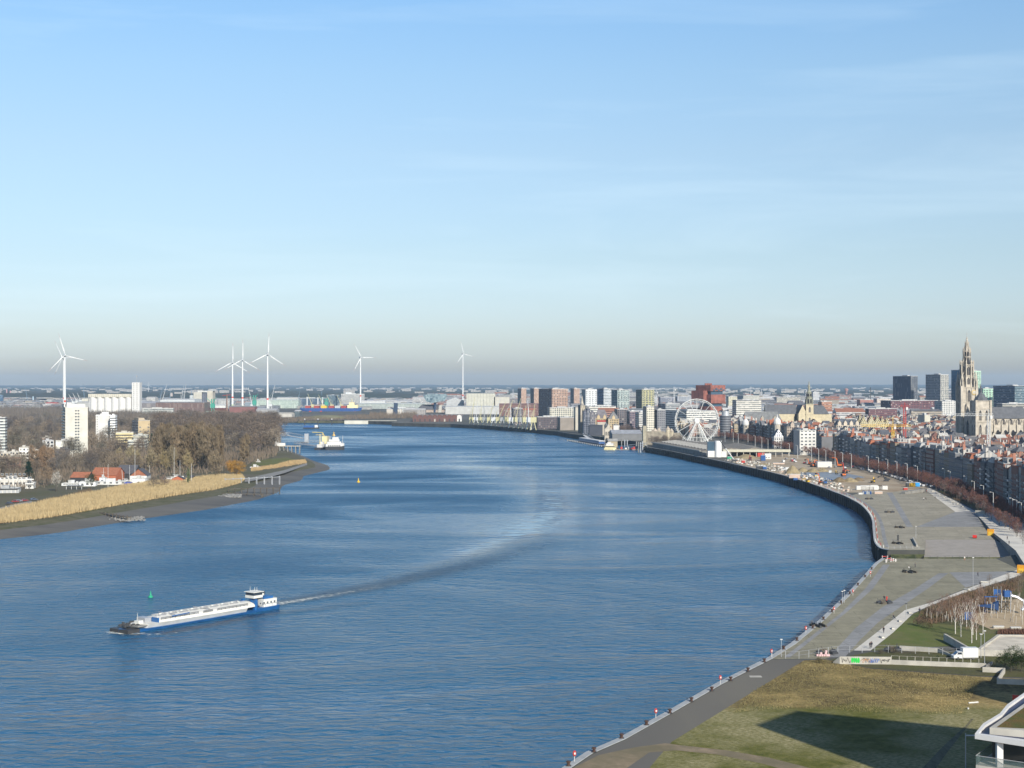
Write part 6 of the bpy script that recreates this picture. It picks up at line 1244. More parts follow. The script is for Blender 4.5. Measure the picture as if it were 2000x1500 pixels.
TL = [
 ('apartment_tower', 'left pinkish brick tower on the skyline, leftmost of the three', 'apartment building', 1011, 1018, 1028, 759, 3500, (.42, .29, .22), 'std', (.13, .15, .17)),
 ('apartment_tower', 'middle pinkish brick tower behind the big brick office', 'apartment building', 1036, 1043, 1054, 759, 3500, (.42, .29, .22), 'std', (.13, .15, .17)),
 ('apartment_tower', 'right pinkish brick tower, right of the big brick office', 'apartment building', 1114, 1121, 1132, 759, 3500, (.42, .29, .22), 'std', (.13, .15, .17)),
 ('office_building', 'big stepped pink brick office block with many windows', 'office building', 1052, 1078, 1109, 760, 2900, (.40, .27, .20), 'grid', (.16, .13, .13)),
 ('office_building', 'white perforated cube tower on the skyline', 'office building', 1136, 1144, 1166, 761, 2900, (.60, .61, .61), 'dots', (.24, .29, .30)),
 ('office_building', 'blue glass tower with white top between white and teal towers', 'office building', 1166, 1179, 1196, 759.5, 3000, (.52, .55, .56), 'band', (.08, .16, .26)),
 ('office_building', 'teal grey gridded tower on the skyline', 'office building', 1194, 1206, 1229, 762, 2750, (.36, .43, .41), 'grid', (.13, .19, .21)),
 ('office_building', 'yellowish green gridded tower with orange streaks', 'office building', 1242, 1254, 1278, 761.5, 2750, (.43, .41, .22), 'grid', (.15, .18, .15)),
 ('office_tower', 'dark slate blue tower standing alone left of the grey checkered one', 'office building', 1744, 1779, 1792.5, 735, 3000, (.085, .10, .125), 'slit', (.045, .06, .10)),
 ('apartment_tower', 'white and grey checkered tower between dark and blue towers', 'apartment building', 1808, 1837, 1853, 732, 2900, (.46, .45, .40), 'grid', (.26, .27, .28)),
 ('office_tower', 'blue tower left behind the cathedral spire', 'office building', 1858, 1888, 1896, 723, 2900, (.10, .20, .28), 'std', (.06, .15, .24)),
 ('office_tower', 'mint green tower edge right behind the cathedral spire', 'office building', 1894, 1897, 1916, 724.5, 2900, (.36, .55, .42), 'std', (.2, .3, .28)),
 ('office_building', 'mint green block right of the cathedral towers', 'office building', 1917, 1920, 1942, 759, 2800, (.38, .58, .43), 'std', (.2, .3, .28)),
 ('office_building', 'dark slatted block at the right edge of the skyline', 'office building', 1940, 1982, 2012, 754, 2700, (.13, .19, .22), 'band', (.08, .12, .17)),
 ('office_building', 'white gridded long building left of the cathedral foot', 'office building', 1825, 1840, 1876, 784, 2400, (.58, .57, .53), 'grid', (.36, .38, .38)),
 ('station_building', 'long dark red brick building with white roof line', 'industrial building', 1720, 1740, 1832, 783, 2700, (.15, .07, .075), 'grid', (.10, .07, .08)),
 ('office_building', 'white flat office with black window bands behind the ferris wheel', 'office building', 1290, 1341, 1401, 803, 2100, (.60, .59, .54), 'band', (.5, .49, .45)),
 ('apartment_building', 'white block with window rows right of the red museum', 'apartment building', 1434, 1438, 1487, 782, 2300, (.58, .56, .50), 'band', (.4, .39, .36)),
 ('office_building', 'long white banded building below the blue glass tower', 'office building', 1140, 1146, 1203, 794, 2500, (.56, .54, .48), 'band', (.4, .39, .36)),
 ('apartment_building', 'cream modern flats with dark windows left of the pilot house', 'apartment building', 1069, 1074, 1127, 797, 2300, (.50, .48, .40), 'grid', (.36, .34, .30)),
 ('warehouse', 'dark brick flats in front of the cranes', 'apartment building', 1000, 1003, 1021, 798, 2420, (.16, .14, .14), 'grid', (.12, .11, .12)),
 ('warehouse', 'low dark brick warehouse right of the historic cranes', 'warehouse', 1046, 1050, 1092, 815, 2200, (.11, .09, .095), 'house', (.09, .08, .09)),
 ('warehouse', 'grey brick blank warehouse before the cream flats', 'warehouse', 1092, 1094, 1125, 816, 2150, (.23, .20, .17), 'none', (.2, .18, .16)),
 ('apartment_building', 'dark brick flats with white balconies behind the pilot house', 'apartment building', 1200, 1206, 1228, 800, 2250, (.15, .13, .13), 'grid', (.12, .11, .12)),
 ('apartment_building', 'purple grey flats right of the balcony flats', 'apartment building', 1226, 1230, 1247, 804, 2200, (.18, .14, .16), 'grid', (.14, .12, .13)),
 ('apartment_building', 'white flats with dark bands below the yellow green tower', 'apartment building', 1245, 1248, 1264, 806, 2150, (.50, .49, .46), 'band', (.4, .4, .38)),
 ('apartment_building', 'narrow tall cream slab with black windows left of the castle', 'apartment building', 1259, 1263, 1278, 795, 1950, (.56, .53, .44), 'std', (.3, .28, .25)),
 ('apartment_building', 'dark grey flats right of the narrow cream slab', 'apartment building', 1276, 1284, 1300, 801, 1950, (.20, .20, .21), 'std', (.12, .13, .15)),
 ('office_building', 'grey office with flat roof below the white tower crane', 'office building', 1285, 1300, 1328, 789, 2700, (.33, .34, .34), 'band', (.2, .2, .22)),
 ('apartment_building', 'dense bluish flats on the skyline left of the red museum', 'apartment building', 1286, 1290, 1318, 776, 3900, (.22, .23, .27), 'grid', (.2, .2, .24)),
 ('apartment_building', 'white edged bluish flats beside the white tower crane', 'apartment building', 1320, 1323, 1352, 775, 3900, (.32, .34, .37), 'slit', (.3, .3, .3)),
 ('apartment_building', 'pale yellow stepped flats right behind the red museum', 'apartment building', 1420, 1423, 1440, 775, 3600, (.50, .48, .36), 'std', (.4, .38, .3)),
 ('apartment_building', 'pale stepped flats further right behind the museum', 'apartment building', 1440, 1452, 1483, 773, 3800, (.44, .43, .38), 'std', (.3, .3, .3)),
 ('office_building', 'low pale office roof on the skyline right of the stepped flats', 'office building', 1512, 1517, 1563, 776, 4200, (.46, .43, .36), 'band', (.36, .34, .3)),
 ('apartment_tower', 'small white ribbed tower right behind the church spire', 'apartment building', 1586, 1588, 1600, 766, 4300, (.50, .50, .50), 'slit', (.3, .32, .34)),
 ('office_building', 'orange striped school building right of the church', 'office building', 1603, 1605, 1625, 785, 3000, (.44, .22, .13), 'band', (.3, .15, .1)),
 ('office_building', 'red brick offices with white bands right of the church', 'office building', 1676, 1680, 1715, 781, 3400, (.36, .18, .15), 'std', (.3, .15, .12)),
 ('office_building', 'cream and pink office left of the dark slate tower', 'office building', 1711, 1713, 1740, 779, 3300, (.52, .46, .40), 'std', (.4, .3, .3)),
 ('office_building', 'long flat concrete building under the dark slate tower', 'office building', 1742, 1746, 1800, 787, 2800, (.32, .31, .28), 'band', (.2, .2, .2)),
 ('warehouse', 'long dark red tiled roof range behind the guild gables', 'warehouse', 1690, 1697, 1752, 799, 2300, (.14, .07, .075), 'house', (.1, .06, .06)),
 ('post_office', 'cream gridded flat building among the roofs left of the cathedral', 'office building', 1805, 1806, 1817, 811, 1900, (.46, .44, .36), 'none', (.4, .38, .33)),
 ('office_building', 'grey concrete block on the roofs behind the striped jib', 'office building', 1955, 1958, 2012, 789, 2300, (.34, .33, .29), 'band', (.3, .29, .26)),
]
for i, t_ in enumerate(TL):
 nm, lb, ct, x0, xc, x1, yt, d_, c, p_, sd = t_
 real = None
 if nm == 'office_building' and i in (3,): real = None
 e = tower(nm, lb, ct, x0, xc, x1, yt, d_, c, p_, sd, None, (.40, .40, .39), 24 if xc - x0 > 6 else 12, depth=None if xc - x0 > 6 else 18)
 A_, B_, H_ = e['dims']
 if i in (4, 6, 7, 8, 9, 10, 11, 12): # the biggest ones get real windows on the front
  rows = min(12, int(H_ / 4.2)); cols = 4; windows(e, (0, -.01), 0, A_, rows, cols, A_ / 4 * .42, 2.3, H_ - rows * 4.1 - 1, 4.1, maxn=48)
MB().cyl(X(1092.5, 2900), 2930, 60, Z(742, 2930), .5, .2, 5).build('antenna', m_steel, None); tag(COL.objects[-1], 'thin white antenna mast above the pink brick office', 'antenna')
for px, yt, d_, lb in ((1653, 758, 7000, 'far red and white water tower on the horizon'), ):
 e = empty('water_tower', (X(px, d_), d_, 6), 0, lb, 'tower'); MB().lathe(0, 0, [(6, 0), (5, 30), (9, 38), (10, 46), (2, 49)], 10).build('tower', mat('brick_far', (.34, .18, .15), .8, .1, .05), e)
for px, yt, d_, lb in ((1466.5, 755, 6000, 'lattice mast on the horizon right of the museum'), (1487, 759, 6000, 'short mast on the horizon right of the taller one'), (1700, 756, 4500, 'dark chimney left of the dark slate tower'), (780, 762, 9000, 'far pylon above the left woods'), (1002, 760, 6000, 'thin tower left of the pink towers')):
 MB().cyl(X(px, d_), d_, 6, Z(yt, d_), d_ / 3000, d_ / 4500, 6).build('far_mast', m_steel if 'dark' not in lb else m_dark); tag(COL.objects[-1], lb, 'mast')
def castle():
 d_ = 1640; s_ = d_ / F; e = empty('castle', (X(1256, d_), d_, 6), 0, 'grey stone riverside castle with pale pointed turrets', 'castle')
 m = mat('castle_stone', (.26, .23, .18), .9, .25, .3); U = lambda px: (px - 1256) * s_
 MB().box(U(1256), U(1262), 0, 12, -5, Z(832, d_) - 6).build('keep', mat('keep_stone', (.34, .31, .23), .9, .2, .3), e)
 MB().box(U(1262.5), U(1300), 3, 14, -5, Z(843, d_) - 6).build('curtain_wall', m, e); MB().box(U(1300), U(1330), 6, 20, -5, Z(846, d_) - 6).build('hall', m, e)
 for px, yt in ((1281, 836), (1288, 835), (1306, 832), (1313, 837), (1276, 840)):
  mb = MB(); h = Z(yt, d_) - 6; mb.cyl(U(px), 8, 0, h * .8, 2.6, 2.6, 8); mb.cyl(U(px), 8, h * .8, h, 3, .1, 8, 1); mb.build('turret', [mat('turret_stone', (.42, .37, .27), .85, .2, .3), m_stone_w], e)
castle()
def pavilion():
 d_ = 1850; s_ = d_ / F; e = empty('pavilion', (X(1181, d_), d_, 6), 0, 'ornate white riverside pavilion with dark domed turret', 'pavilion')
 h = Z(838, d_) - 6; MB().box(0, 10, 0, 9, -6, h).build('wall', m_stone, e)
 mb = MB(); mb.face([(1, -.1, h), (9, -.1, h), (6.5, -.1, h + 4), (5, -.1, h + 7), (3.5, -.1, h + 4)]); mb.hip(0, 10, 0, 9, h, h + 4); mb.build('gable', m_stone, e)
 for x in (2, 5, 8): lancet(e, x, -.02, 3, 1.8, 5)
 mb = MB(); mb.lathe(2.2, 4, [(2.4, h), (2.4, h + 3), (2.8, h + 4), (1.9, h + 6), (.6, h + 8), (.1, h + 10)], 8); mb.build('dome', m_lead, e)
 MB().cyl(5, -2, -4, 0, 3, 3, 12).build('arch_base', m_stone_w, e)
pavilion()
def mansion(label, px0, px1, yt, ye, d_, wall, roofc, name='mansion', gables=2):
 s_ = d_ / F; w_ = (px1 - px0) * s_; e = empty(name, (X(px0, d_), d_, 6), 0, label, 'mansion'); he = Z(ye, d_) - 6; ht = Z(yt, d_) - 6
 MB().box(0, w_, 0, 16, -.5, he).build('wall', wallm('house'), e, wall); MB().hip(-.4, w_ + .4, -.4, 16.4, he + .02, ht, 4).build('roof', m_roofo, e, roofc)
 for k in range(gables):
  x = w_ * (k + .5) / gables; mb = MB(); mb.box(x - 2, x + 2, -.5, 5, he - 1, he + 2.5); mb.face([(x - 2, -.52, he + 2.5), (x + 2, -.52, he + 2.5), (x, -.52, he + 5.5)]); mb.face([(x - 2, -.5, he + 2.5), (x, -.5, he + 5.5), (x, 5, he + 5.5), (x - 2, 5, he + 2.5)]); mb.face([(x, -.5, he + 5.5), (x + 2, -.5, he + 2.5), (x + 2, 5, he + 2.5), (x, 5, he + 5.5)]); mb.build('dormer', wallm('none'), e, tuple(min(1, c * 1.15) for c in wall))
 return e
mansion('ornate beige pilot house with steep roof, left part', 1163, 1187, 800, 817, 2020, (.42, .33, .20), (.16, .15, .16)); mansion('ornate beige pilot house, right part with turrets', 1188, 1209, 803, 818, 2000, (.42, .33, .20), (.18, .18, .18), gables=1)
tower('exchange_tower', 'tall narrow ornate stone tower left of the pilot house', 'tower', 1129, 1134, 1143, 792, 2030, (.40, .35, .26), 'slit', (.2, .18, .16), a=26)
MB().cyl(X(1137, 2035), 2037, Z(793, 2035), Z(773, 2035), 2.6, .2, 6).build('steeple', m_stone); tag(COL.objects[-1], 'slim stone steeple beside the ornate tower', 'steeple')
tower('apartment_building', 'beige slab edge left of the ornate stone tower', 'apartment building', 1123, 1124, 1133, 796, 2150, (.42, .39, .32), 'none', a=10, depth=14)
for k, (x0, x1, yt, c) in enumerate(((1140, 1147, 803, (.12, .13, .16)), (1147, 1153, 799, (.14, .15, .18)), (1153, 1163, 806, (.17, .16, .17)))): tower('townhouse', ['narrow dark gabled house right of the ornate tower', 'tallest narrow dark house beside the pilot house', 'grey house touching the pilot house'][k], 'house', x0 - 3, x0, x1, yt, 2000, c, 'house', None, None, (.12, .12, .14), 20)
hall('shed', 'small bright red roofed shed in front of the pilot house', 'shed', 1167, 1183, 821, 1950, (.40, .36, .30), (.42, .05, .04), 10, ridge=2)
hall('quay_hangar', 'grey roofed open quay hangar behind the pontoon', 'hangar', 1196, 1254, 841, 1760, (.16, .16, .16), (.32, .33, .35), 60, ridge=4, pat='none')
tower('kiosk', 'small white kiosk with red end wall behind the pavilion', 'kiosk', 1197, 1198, 1210, 831, 1950, (.55, .53, .50), 'none', (.4, .06, .05), a=8, depth=6)
hall('hall', 'dark low shed left of the pavilion', 'shed', 1151, 1177, 830, 1930, (.05, .055, .07), (.08, .085, .10), 20, ridge=1)
e = empty('quay_hangar', (181, 1385, 6), 0, 'long grey brown hangar roof with slanted skylights in front of the wheel', 'hangar'); m_hr = mat('hangar_roof', (.20, .18, .15), .85, .2, .4)
P_ = [(3, 0), (62, 6), (36, 212), (-24, 206)]; MB().prism(P_, -.5, 4.6).build('wall', m_conc_d, e)
mb = MB(); R1, R2 = (33, 3), (6, 209)
mb.face([(*P_[0], 4.7), (*R1, 7.4), (*R2, 7.4), (*P_[3], 4.7)][::-1]); mb.face([(*R1, 7.4), (*P_[1], 4.7), (*P_[2], 4.7), (*R2, 7.4)][::-1]); mb.face([(*P_[0], 4.7), (*P_[1], 4.7), (*R1, 7.4)]); mb.build('roof', m_hr, e)
for k in range(15):
 t = .04 + k * .062; mb = MB(); q = lambda u, v, dz: tuple((P_[0][i] * (1 - v) + R1[i] * v) * (1 - u) + (P_[3][i] * (1 - v) + R2[i] * v) * u for i in (0, 1)) + (4.75 + 2.7 * v + dz,)
 mb.face([q(t, .25, .15), q(t, .8, .15), q(t + .03, .8, 1.0), q(t + .03, .25, 1.0)]); mb.face([q(t + .03, .25, 1.0), q(t + .03, .8, 1.0), q(t + .032, .8, .1), q(t + .032, .25, .1)]); mb.build('skylight', m_conc, e)
MB().ring([[(3 + x, y, z) for x, y, z in ((-1.2, 0, 4.2), (-.2, 0, 4.2), (-.2, 0, 5.2), (-1.2, 0, 5.2))], [(-24 + x, 206, z) for x, z in ((-1.2, 4.2), (-.2, 4.2), (-.2, 5.2), (-1.2, 5.2))]]).build('eaves_beam', m_conc, e)
e = empty('quay_hangar', (212, 1368, 6), 0, 'hangar with brown sloping roof and long pale canopy on pillars', 'hangar')
MB().gable(2, 42, 6, 120, 4.8, 8.6, 'y', 0, 0).build('roof', m_hr, e); MB().box(-9, 56, 0, 4, 4.6, 7.0, bottom=True).build('canopy', mat('canopy_paint', (.44, .42, .33), .8, .1, .5), e)
for k in range(11): MB().box(-8 + k * 6.2, -7.4 + k * 6.2, 1, 1.6, 0, 4.6).build('pillar', m_conc, e)
MB().box(-6, 54, 30, 32, 0, 4.6).build('back_wall', m_dark, e)
e = empty('white_silo', (X(1402.5, 1362), 1362, 6), 0, 'white cylindrical silo tower beside a blue glass stair box', 'silo'); MB().cyl(0, 0, -.5, Z(861, 1362) - 6, 3.4, None, 20).build('cylinder', mat('bright_white', (.68, .68, .66), .5, .02), e, smooth=False)
MB().box(-10, -3.5, 0, 6, -.5, Z(863, 1362) - 6).build('glass_box', mat('museum_glass', (.05, .09, .13), .15, .1, .2, spec=.7), e); MB().box(-10, -3.6, -1.6, -.1, -.5, 6).build('white_base', m_white, e); MB().box(3.5, 8, -1, 4, -.5, 5.5).build('side_cabin', m_white, e)
e = empty('pontoon', (X(1110, 1900), 1900, 0), math.atan2(1690 - 1900, X(1188, 1690) - X(1110, 1900)), 'long floating landing pontoon with white fenders', 'pontoon'); L_ = math.hypot(1690 - 1900, X(1188, 1690) - X(1110, 1900))
MB().box(0, L_, -1.5, 5, -1, 1.4).build('deck', m_conc_d, e)
for k in range(22): MB().box(k * L_ / 22 + 1, k * L_ / 22 + 4, -2.2, -1.55, -.6, 1.7).build('fender', m_white, e)
e = empty('excursion_boat', (X(1157, 1790), 1795, 0), math.atan2(-210, X(1188, 1690) - X(1110, 1900)), 'long blue glazed excursion boat along the pontoon', 'boat')
MB().ring(ship_hull(118, 9, 2)).build('hull', m_dark, e); MB().box(-56, 50, -3.6, 3.6, 2, 5.6).build('saloon', mat('saloon_blue', (.04, .09, .22), .3, .1, .2), e); MB().box(-57, 51, -4, 4, 5.6, 6.4, bottom=True).build('roof', m_white, e); MB().box(-57, 51, -3.75, -3.65, 3.1, 3.6).build('trim', m_white, e)
e = empty('ferry', (X(1192, 1640), 1640, 0), R(-10), 'cream two-deck ferry at the end of the pontoon', 'ferry')
MB().ring(ship_hull(14, 8, 2.2)).build('hull', cream, e); MB().box(-6, 5.5, -3.4, 3.4, 2.2, 5).build('lower_deck', cream, e); MB().box(-6, 5.5, -3.45, -3.41, 3.2, 4.4).build('window_band', m_glass, e); MB().box(-4.5, 3.5, -2.8, 2.8, 5, 7.6).build('upper_deck', m_white, e); MB().box(-3, 1, -2, 2, 7.6, 9).build('wheelhouse', m_white, e)
e = empty('pontoon', (X(1222, 1640), 1640, 0), R(-4), 'busy lower pontoon with red and white deck gear', 'pontoon'); MB().box(-13, 14, -4, 4, -1, 1.0).build('deck', m_conc_d, e)
for k, (x, c) in enumerate(((-10, m_dark), (-6, m_red), (-1, m_white), (2.5, m_white), (5.5, m_red), (8.5, m_red), (11, m_dark))): MB().box(x, x + 2.2, -2, 1, 1.0, 2.6 + (k % 2)).build('crate', c); COL.objects[-1].location = e.location; tag(COL.objects[-1], ['dark box at the left end of the busy pontoon', 'red crate left on the busy pontoon', 'white box in the middle of the pontoon', 'second white box on the busy pontoon', 'low red crate right of the white boxes', 'tall red crate near the pontoon piles', 'dark box at the right end of the busy pontoon'][k], 'crate')
for i, (px, py, yt) in enumerate(((1214, 872, 858), (1220, 872, 859), (1225, 872, 859), (1247, 884, 863), (1251, 884, 864), (1255, 883, 862), (1172, 862, 852), (1181, 864, 853), (1186, 864, 853), (1243, 880, 862), (1134, 853, 844), (1154, 852, 848), (1158, 853, 849))):
 p = G(px, py, 0); MB().cyl(p.x, p.y, -3, Z(yt, p.y), .7, .7, 8).build('mooring_pile', m_steel if i % 3 else m_conc_d); tag(COL.objects[-1], 'tall grey mooring pile at the quay pontoons', 'pile', 'mooring piles of the pontoons')
bridge(Vector((X(1222, 1650), 1650, 2.2)), Vector((X(1262, 1600), 1600, 7)), 3, 2.6, 'grey gangway from the busy pontoon up to the quay'); bridge(Vector((X(1160, 1820), 1820, 2)), Vector((X(1141, 1900), 1900, 7.5)), 4, 3, 'pale ramp from the quay down to the excursion boat')
hall('waiting_hall', 'small gabled waiting hall on the pontoon behind the ferry', 'hall', 1188, 1206, 857, 1690, (.36, .30, .2), (.28, .28, .27), 8, ridge=3, z0=1.5)
WALLS = [((.12, .085, .07), 'brown brick'), ((.22, .20, .17), 'cream'), ((.15, .15, .155), 'grey'), ((.30, .29, .27), 'white'), ((.16, .075, .055), 'red brick'), ((.09, .09, .095), 'dark grey'), ((.19, .155, .11), 'ochre')]
ROOFS = [((.10, .105, .115), 'slate'), ((.30, .11, .06), 'red tiled'), ((.33, .33, .32), 'pale flat'), ((.20, .09, .06), 'brown tiled'), ((.16, .16, .17), 'grey')]
def house(x, y, z, rz, w_, dp, h, wc, rc, kind, label, group, front=0, name='town_house', chim=True, pat='house'):
 e = empty(name, (x, y, z), rz, label, 'house', group)
 mb = MB(); mb.box(0, w_, 0, dp, -.3, h); mb.build('wall', wallm('none' if front else pat), e, wc)
 r = MB()
 if kind == 'gable': r.gable(0, w_, 0, dp, h + .02, h + w_ * .42 + .6, 'y', 0, 1, .25)
 elif kind == 'ridge': r.gable(0, w_, 0, dp, h + .02, h + dp * .33, 'x', 0, 1, .25)
 elif kind == 'mansard':
  t = 1.6; zt = h + 3.2; a = [(0, 0), (w_, 0), (w_, dp), (0, dp)]; b = [(t * .6, t), (w_ - t * .6, t), (w_ - t * .6, dp - t), (t * .6, dp - t)]
  for i in range(4): r.face([(*a[i], h + .02), (*a[(i + 1) % 4], h + .02), (*b[(i + 1) % 4], zt), (*b[i], zt)])
  r.flat(b, zt, 0)
 elif kind == 'hip': r.hip(-.2, w_ + .2, -.2, dp + .2, h + .02, h + min(w_, dp) * .38)
 else:
  r.box(-.1, w_ + .1, -.1, dp + .1, h, h + .35); r.box(-.1, w_ + .1, -.1, .2, h + .35, h + .9); r.box(w_ * .25, w_ * .7, dp * .3, dp * .65, h + .35, h + 2.8)
 r.build('roof', [m_roofo, wallm('none')], e, rc)
 if kind == 'flat' and front: MB().box(w_ * .1, w_ * .9, 2.5, dp * .7, h + .4, h + 3.2).build('penthouse', wallm('house'), e, (.36, .35, .33))
 if chim:
  c = MB(); cx = w_ - .8 if rnd.random() < .5 else .1; c.box(cx, cx + .8, dp * .35, dp * .35 + 1.6, h, h + (w_ * .42 + 2 if kind == 'gable' else dp * .33 + 1.4)); c.build('chimney', wallm('none'), e, (.34, .16, .11) if rnd.random() < .6 else (.45, .42, .38))
 if kind in ('ridge', 'mansard') and w_ > 7:
  for k in range(2):
   o = MB(); u = w_ * (.28 + .44 * k); o.box(u - .7, u + .7, .5, 2.6, h + .4, h + 2.2); o.build('dormer', wallm('none'), e, (.40, .39, .36))
 return e
cum = [0];
for a, b in zip(LINE, LINE[1:]): cum.append(cum[-1] + math.hypot(b[0] - a[0], b[1] - a[1]))
def on_line(s):
 for i in range(len(LINE) - 1):
  if s <= cum[i + 1]:
   t = (s - cum[i]) / (cum[i + 1] - cum[i]); a, b = LINE[i], LINE[i + 1]; return a[0] + (b[0] - a[0]) * t, a[1] + (b[1] - a[1]) * t, math.atan2(b[1] - a[1], b[0] - a[0])
s = 0; k = 0; ord_ = ['first', 'second', 'third', 'fourth', 'fifth', 'sixth', 'seventh', 'eighth', 'ninth', 'tenth']
QN = 0
while s < cum[-1] - 21:
 w_ = rnd.choice([9, 10, 12, 14, 16, 18, 20]); x, y, a = on_line(s + w_)
 if 1385 < y < 1430: s += w_; continue
 h = rnd.uniform(17, 23) if y > 900 else rnd.uniform(20, 24.5); wc, wn = rnd.choice(WALLS); rc, rn = rnd.choice(ROOFS[:3] + ROOFS[4:]); kind = rnd.choice(['flat', 'flat', 'mansard', 'ridge', 'gable'] if w_ < 13 else ['flat', 'flat', 'mansard'])
 QN += 1
 zone = 'beside the green verge' if y < 950 else 'behind the building site street' if y < 1400 else 'near the ferris wheel' if y > 1480 else 'left of the white lit block'
 lb = ('%s %s house, %s roof, ' % ({9: 'narrow', 10: 'narrow', 12: 'slim'}.get(w_, 'broad'), wn, rn)) + ('%s quay house from the right edge' % (ord_[QN - 1]) if QN <= 10 else zone)
 dx = rnd.uniform(-1.2, 1.2)
 e = house(x + dx, y, 6, a - math.pi, w_ - .05, 15, h, wc, rc, kind, lb, 'houses of the quay terrace', 1, 'quay_house')
 st = rnd.choice([3.0, 3.2, 3.4]); rows = int((h - 4) / st); cols = max(2, int(w_ / 3.3)); ww_, wh_ = rnd.choice([(1.3, 1.9), (1.7, 1.7), (2.1, 1.6)])
 windows(e, (0, -.01), 0, w_, rows, cols, ww_, wh_, 4.2, st, .8, 45)
 if wn in ('white', 'cream', 'grey', 'dark grey') and rnd.random() < .7:
  for r_ in range(rows):
   b = MB(); b.box(w_ * .3, w_ * .7, -1.5, -.15, 4.0 + r_ * st - .25, 4.0 + r_ * st, bottom=True); b.box(w_ * .3, w_ * .7, -1.55, -1.45, 4.0 + r_ * st, 4.0 + r_ * st + .95); b.build('balcony', rnd.choice([m_white, m_steel, m_conc_d]), e)
 s += w_
tower('apartment_building', 'white lit seven-storey block with black window bands in the quay terrace', 'apartment building', 1554, 1562, 1594, 842, 1400, (.54, .53, .49), 'none', (.4, .39, .37), roof=(.4, .4, .38), a=14, depth=14, real=(7, 4, 2.4, 1.5, 3.0, 3.3))
e = empty('round_tower', (X(1417, 1850), 1850, 6), 0, 'dark round tower block with balcony rings right of the wheel', 'tower'); hh = Z(812, 1850) - 6
MB().cyl(0, 0, -.5, hh, 7.2, None, 20).build('shaft', mat('dark_cladding', (.09, .095, .11), .6, .1, .2), e)
for k in range(9): MB().cyl(0, 0, 3 + k * 3.2, 3.5 + k * 3.2, 7.8, None, 20).build('balcony_ring', m_steel, e)
MB().cyl(0, 0, hh, hh + 6, 5.0, 4.6, 16).build('crown', m_steel, e)
for px, yb, yt, d_, lb in ((1456.5, 866, 818, 1770, 'left pale domed turret house of the quay terrace'), (1518, 872, 815, 1600, 'right pale domed turret among the quay houses')):
 e = empty('turret_house', (X(px, d_), d_, 6), 0, lb, 'house'); h = Z(yt, d_) - 6
 MB().cyl(0, 0, -.5, h - 8, 3.6, 3.6, 10).build('shaft', m_stone, e); MB().lathe(0, 0, [(4.0, h - 8), (4.2, h - 6), (3.8, h - 3.5), (2.2, h - 1.2), (.6, h), (.4, h + 2), (.05, h + 4)], 12).build('dome', m_white, e, smooth=True)
 for z in (4, 8, 12, 16):
  if z < h - 9: MB().box(-.7, .7, -3.75, -3.5, z, z + 2).build('window', m_glass, e)
gabled('gabled_house', 'white ornate gable house low in the quay terrace', 1512, 1530, 0, 1545, 13, 21, wallm('house'), m_lead, 12, 0, 'y', 'house', 0, .3, 6.0); COL.objects[-2].color = (.56, .55, .52, 1)
tower('apartment_building', 'tan brick tower flats with white attic among quay roofs', 'apartment building', 1511, 1521, 1535, 829, 1640, (.40, .25, .14), 'none', (.22, .21, .20), a=26)
def step_gable(px, yb, d_, w_, label, wall=(.50, .44, .27)):
 e = empty('guild_house', (X(px, d_), d_, 6), R(-4), label, 'guild house', 'guild houses on the square'); he = Z(yb, d_) - 6
 mb = MB(); mb.box(0, w_, 0, 14, -.5, he); mb.build('wall', wallm('house'), e, wall)
 mb = MB(); n = 5
 for k in range(n): i = k * w_ * .46 / n; mb.box(i, w_ - i, -.1, .5, he + k * 1.9, he + (k + 1) * 1.9)
 mb.box(w_ / 2 - .3, w_ / 2 + .3, -.1, .5, he + n * 1.9, he + n * 1.9 + 2); mb.build('stepped_gable', wallm('house'), e, wall)
 MB().gable(.3, w_ - .3, .5, 14, he, he + 9, 'y').build('roof', [m_roofo, m_roofo], e, (.16, .10, .09))
for k, (px, yb, w_) in enumerate(((1680, 829, 9), (1694, 828, 10), (1707, 829, 9), (1718, 831, 7), (1676, 826, 5), (1727, 833, 7))):
 step_gable(px, yb, 1760 + k * 6, w_, ['broad golden stepped gable, leftmost large guild house', 'ornate pale stepped gable in the middle of the guild row', 'golden stepped gable, third of the guild row', 'small golden gable, fourth of the guild row', 'narrow gable at the left end of the guild row', 'last small gable at the right end of the guild row'][k])
mansion('broad dark slate hipped town hall roof among the old houses', 1634, 1680, 819, 830, 1700, (.44, .38, .30), (.09, .10, .115), 'town_hall', 4)
mansion('long slate roofed hall left of the dark town hall', 1537, 1580, 826, 833, 1560, (.36, .30, .24), (.12, .125, .13), 'town_hall', 2)
mansion('long grey slate roof with dormers below the museum', 1452, 1526, 804, 820, 1850, (.30, .27, .22), (.17, .175, .175), 'meat_hall', 3)
tower_crane(1767, 1380, 850, 786, 795, 1758, 1776, m_red, 'red lattice tower crane over the old town roofs', t=1.2)
tower_crane(1744, 1250, 867, 815, 833, 1680, 1779, m_yellow, 'yellow tower crane with long flat jib over the old town', t=1.0)
tower_crane(1931, 1150, 870, 800, 812, 1838, 1940, m_cr_white, 'tower crane with red and white striped jib before the cathedral', jcol=None, t=1.1)
g = random.Random(21); cells = []
KEEP = [(475, 1470, 600, 1560), (X(1676, 1760) - 3, 1745, X(1740, 1760), 1800), (X(1632, 1700), 1695, X(1684, 1700), 1722), (X(1535, 1560), 1555, X(1582, 1560), 1580), (X(1450, 1850), 1845, X(1530, 1850), 1872), (X(1498, 2000) - 3, 1995, X(1630, 2000), 2045), (X(1280, 2100), 2095, X(1402, 2100), 2140)]
def row_x(y):
 for (x0, y0), (x1, y1) in zip(LINE, LINE[1:]):
  if y0 <= y <= y1: return x0 + (x1 - x0) * (y - y0) / (y1 - y0)
 return 292 if y > 1690 else 285
y = 775.0
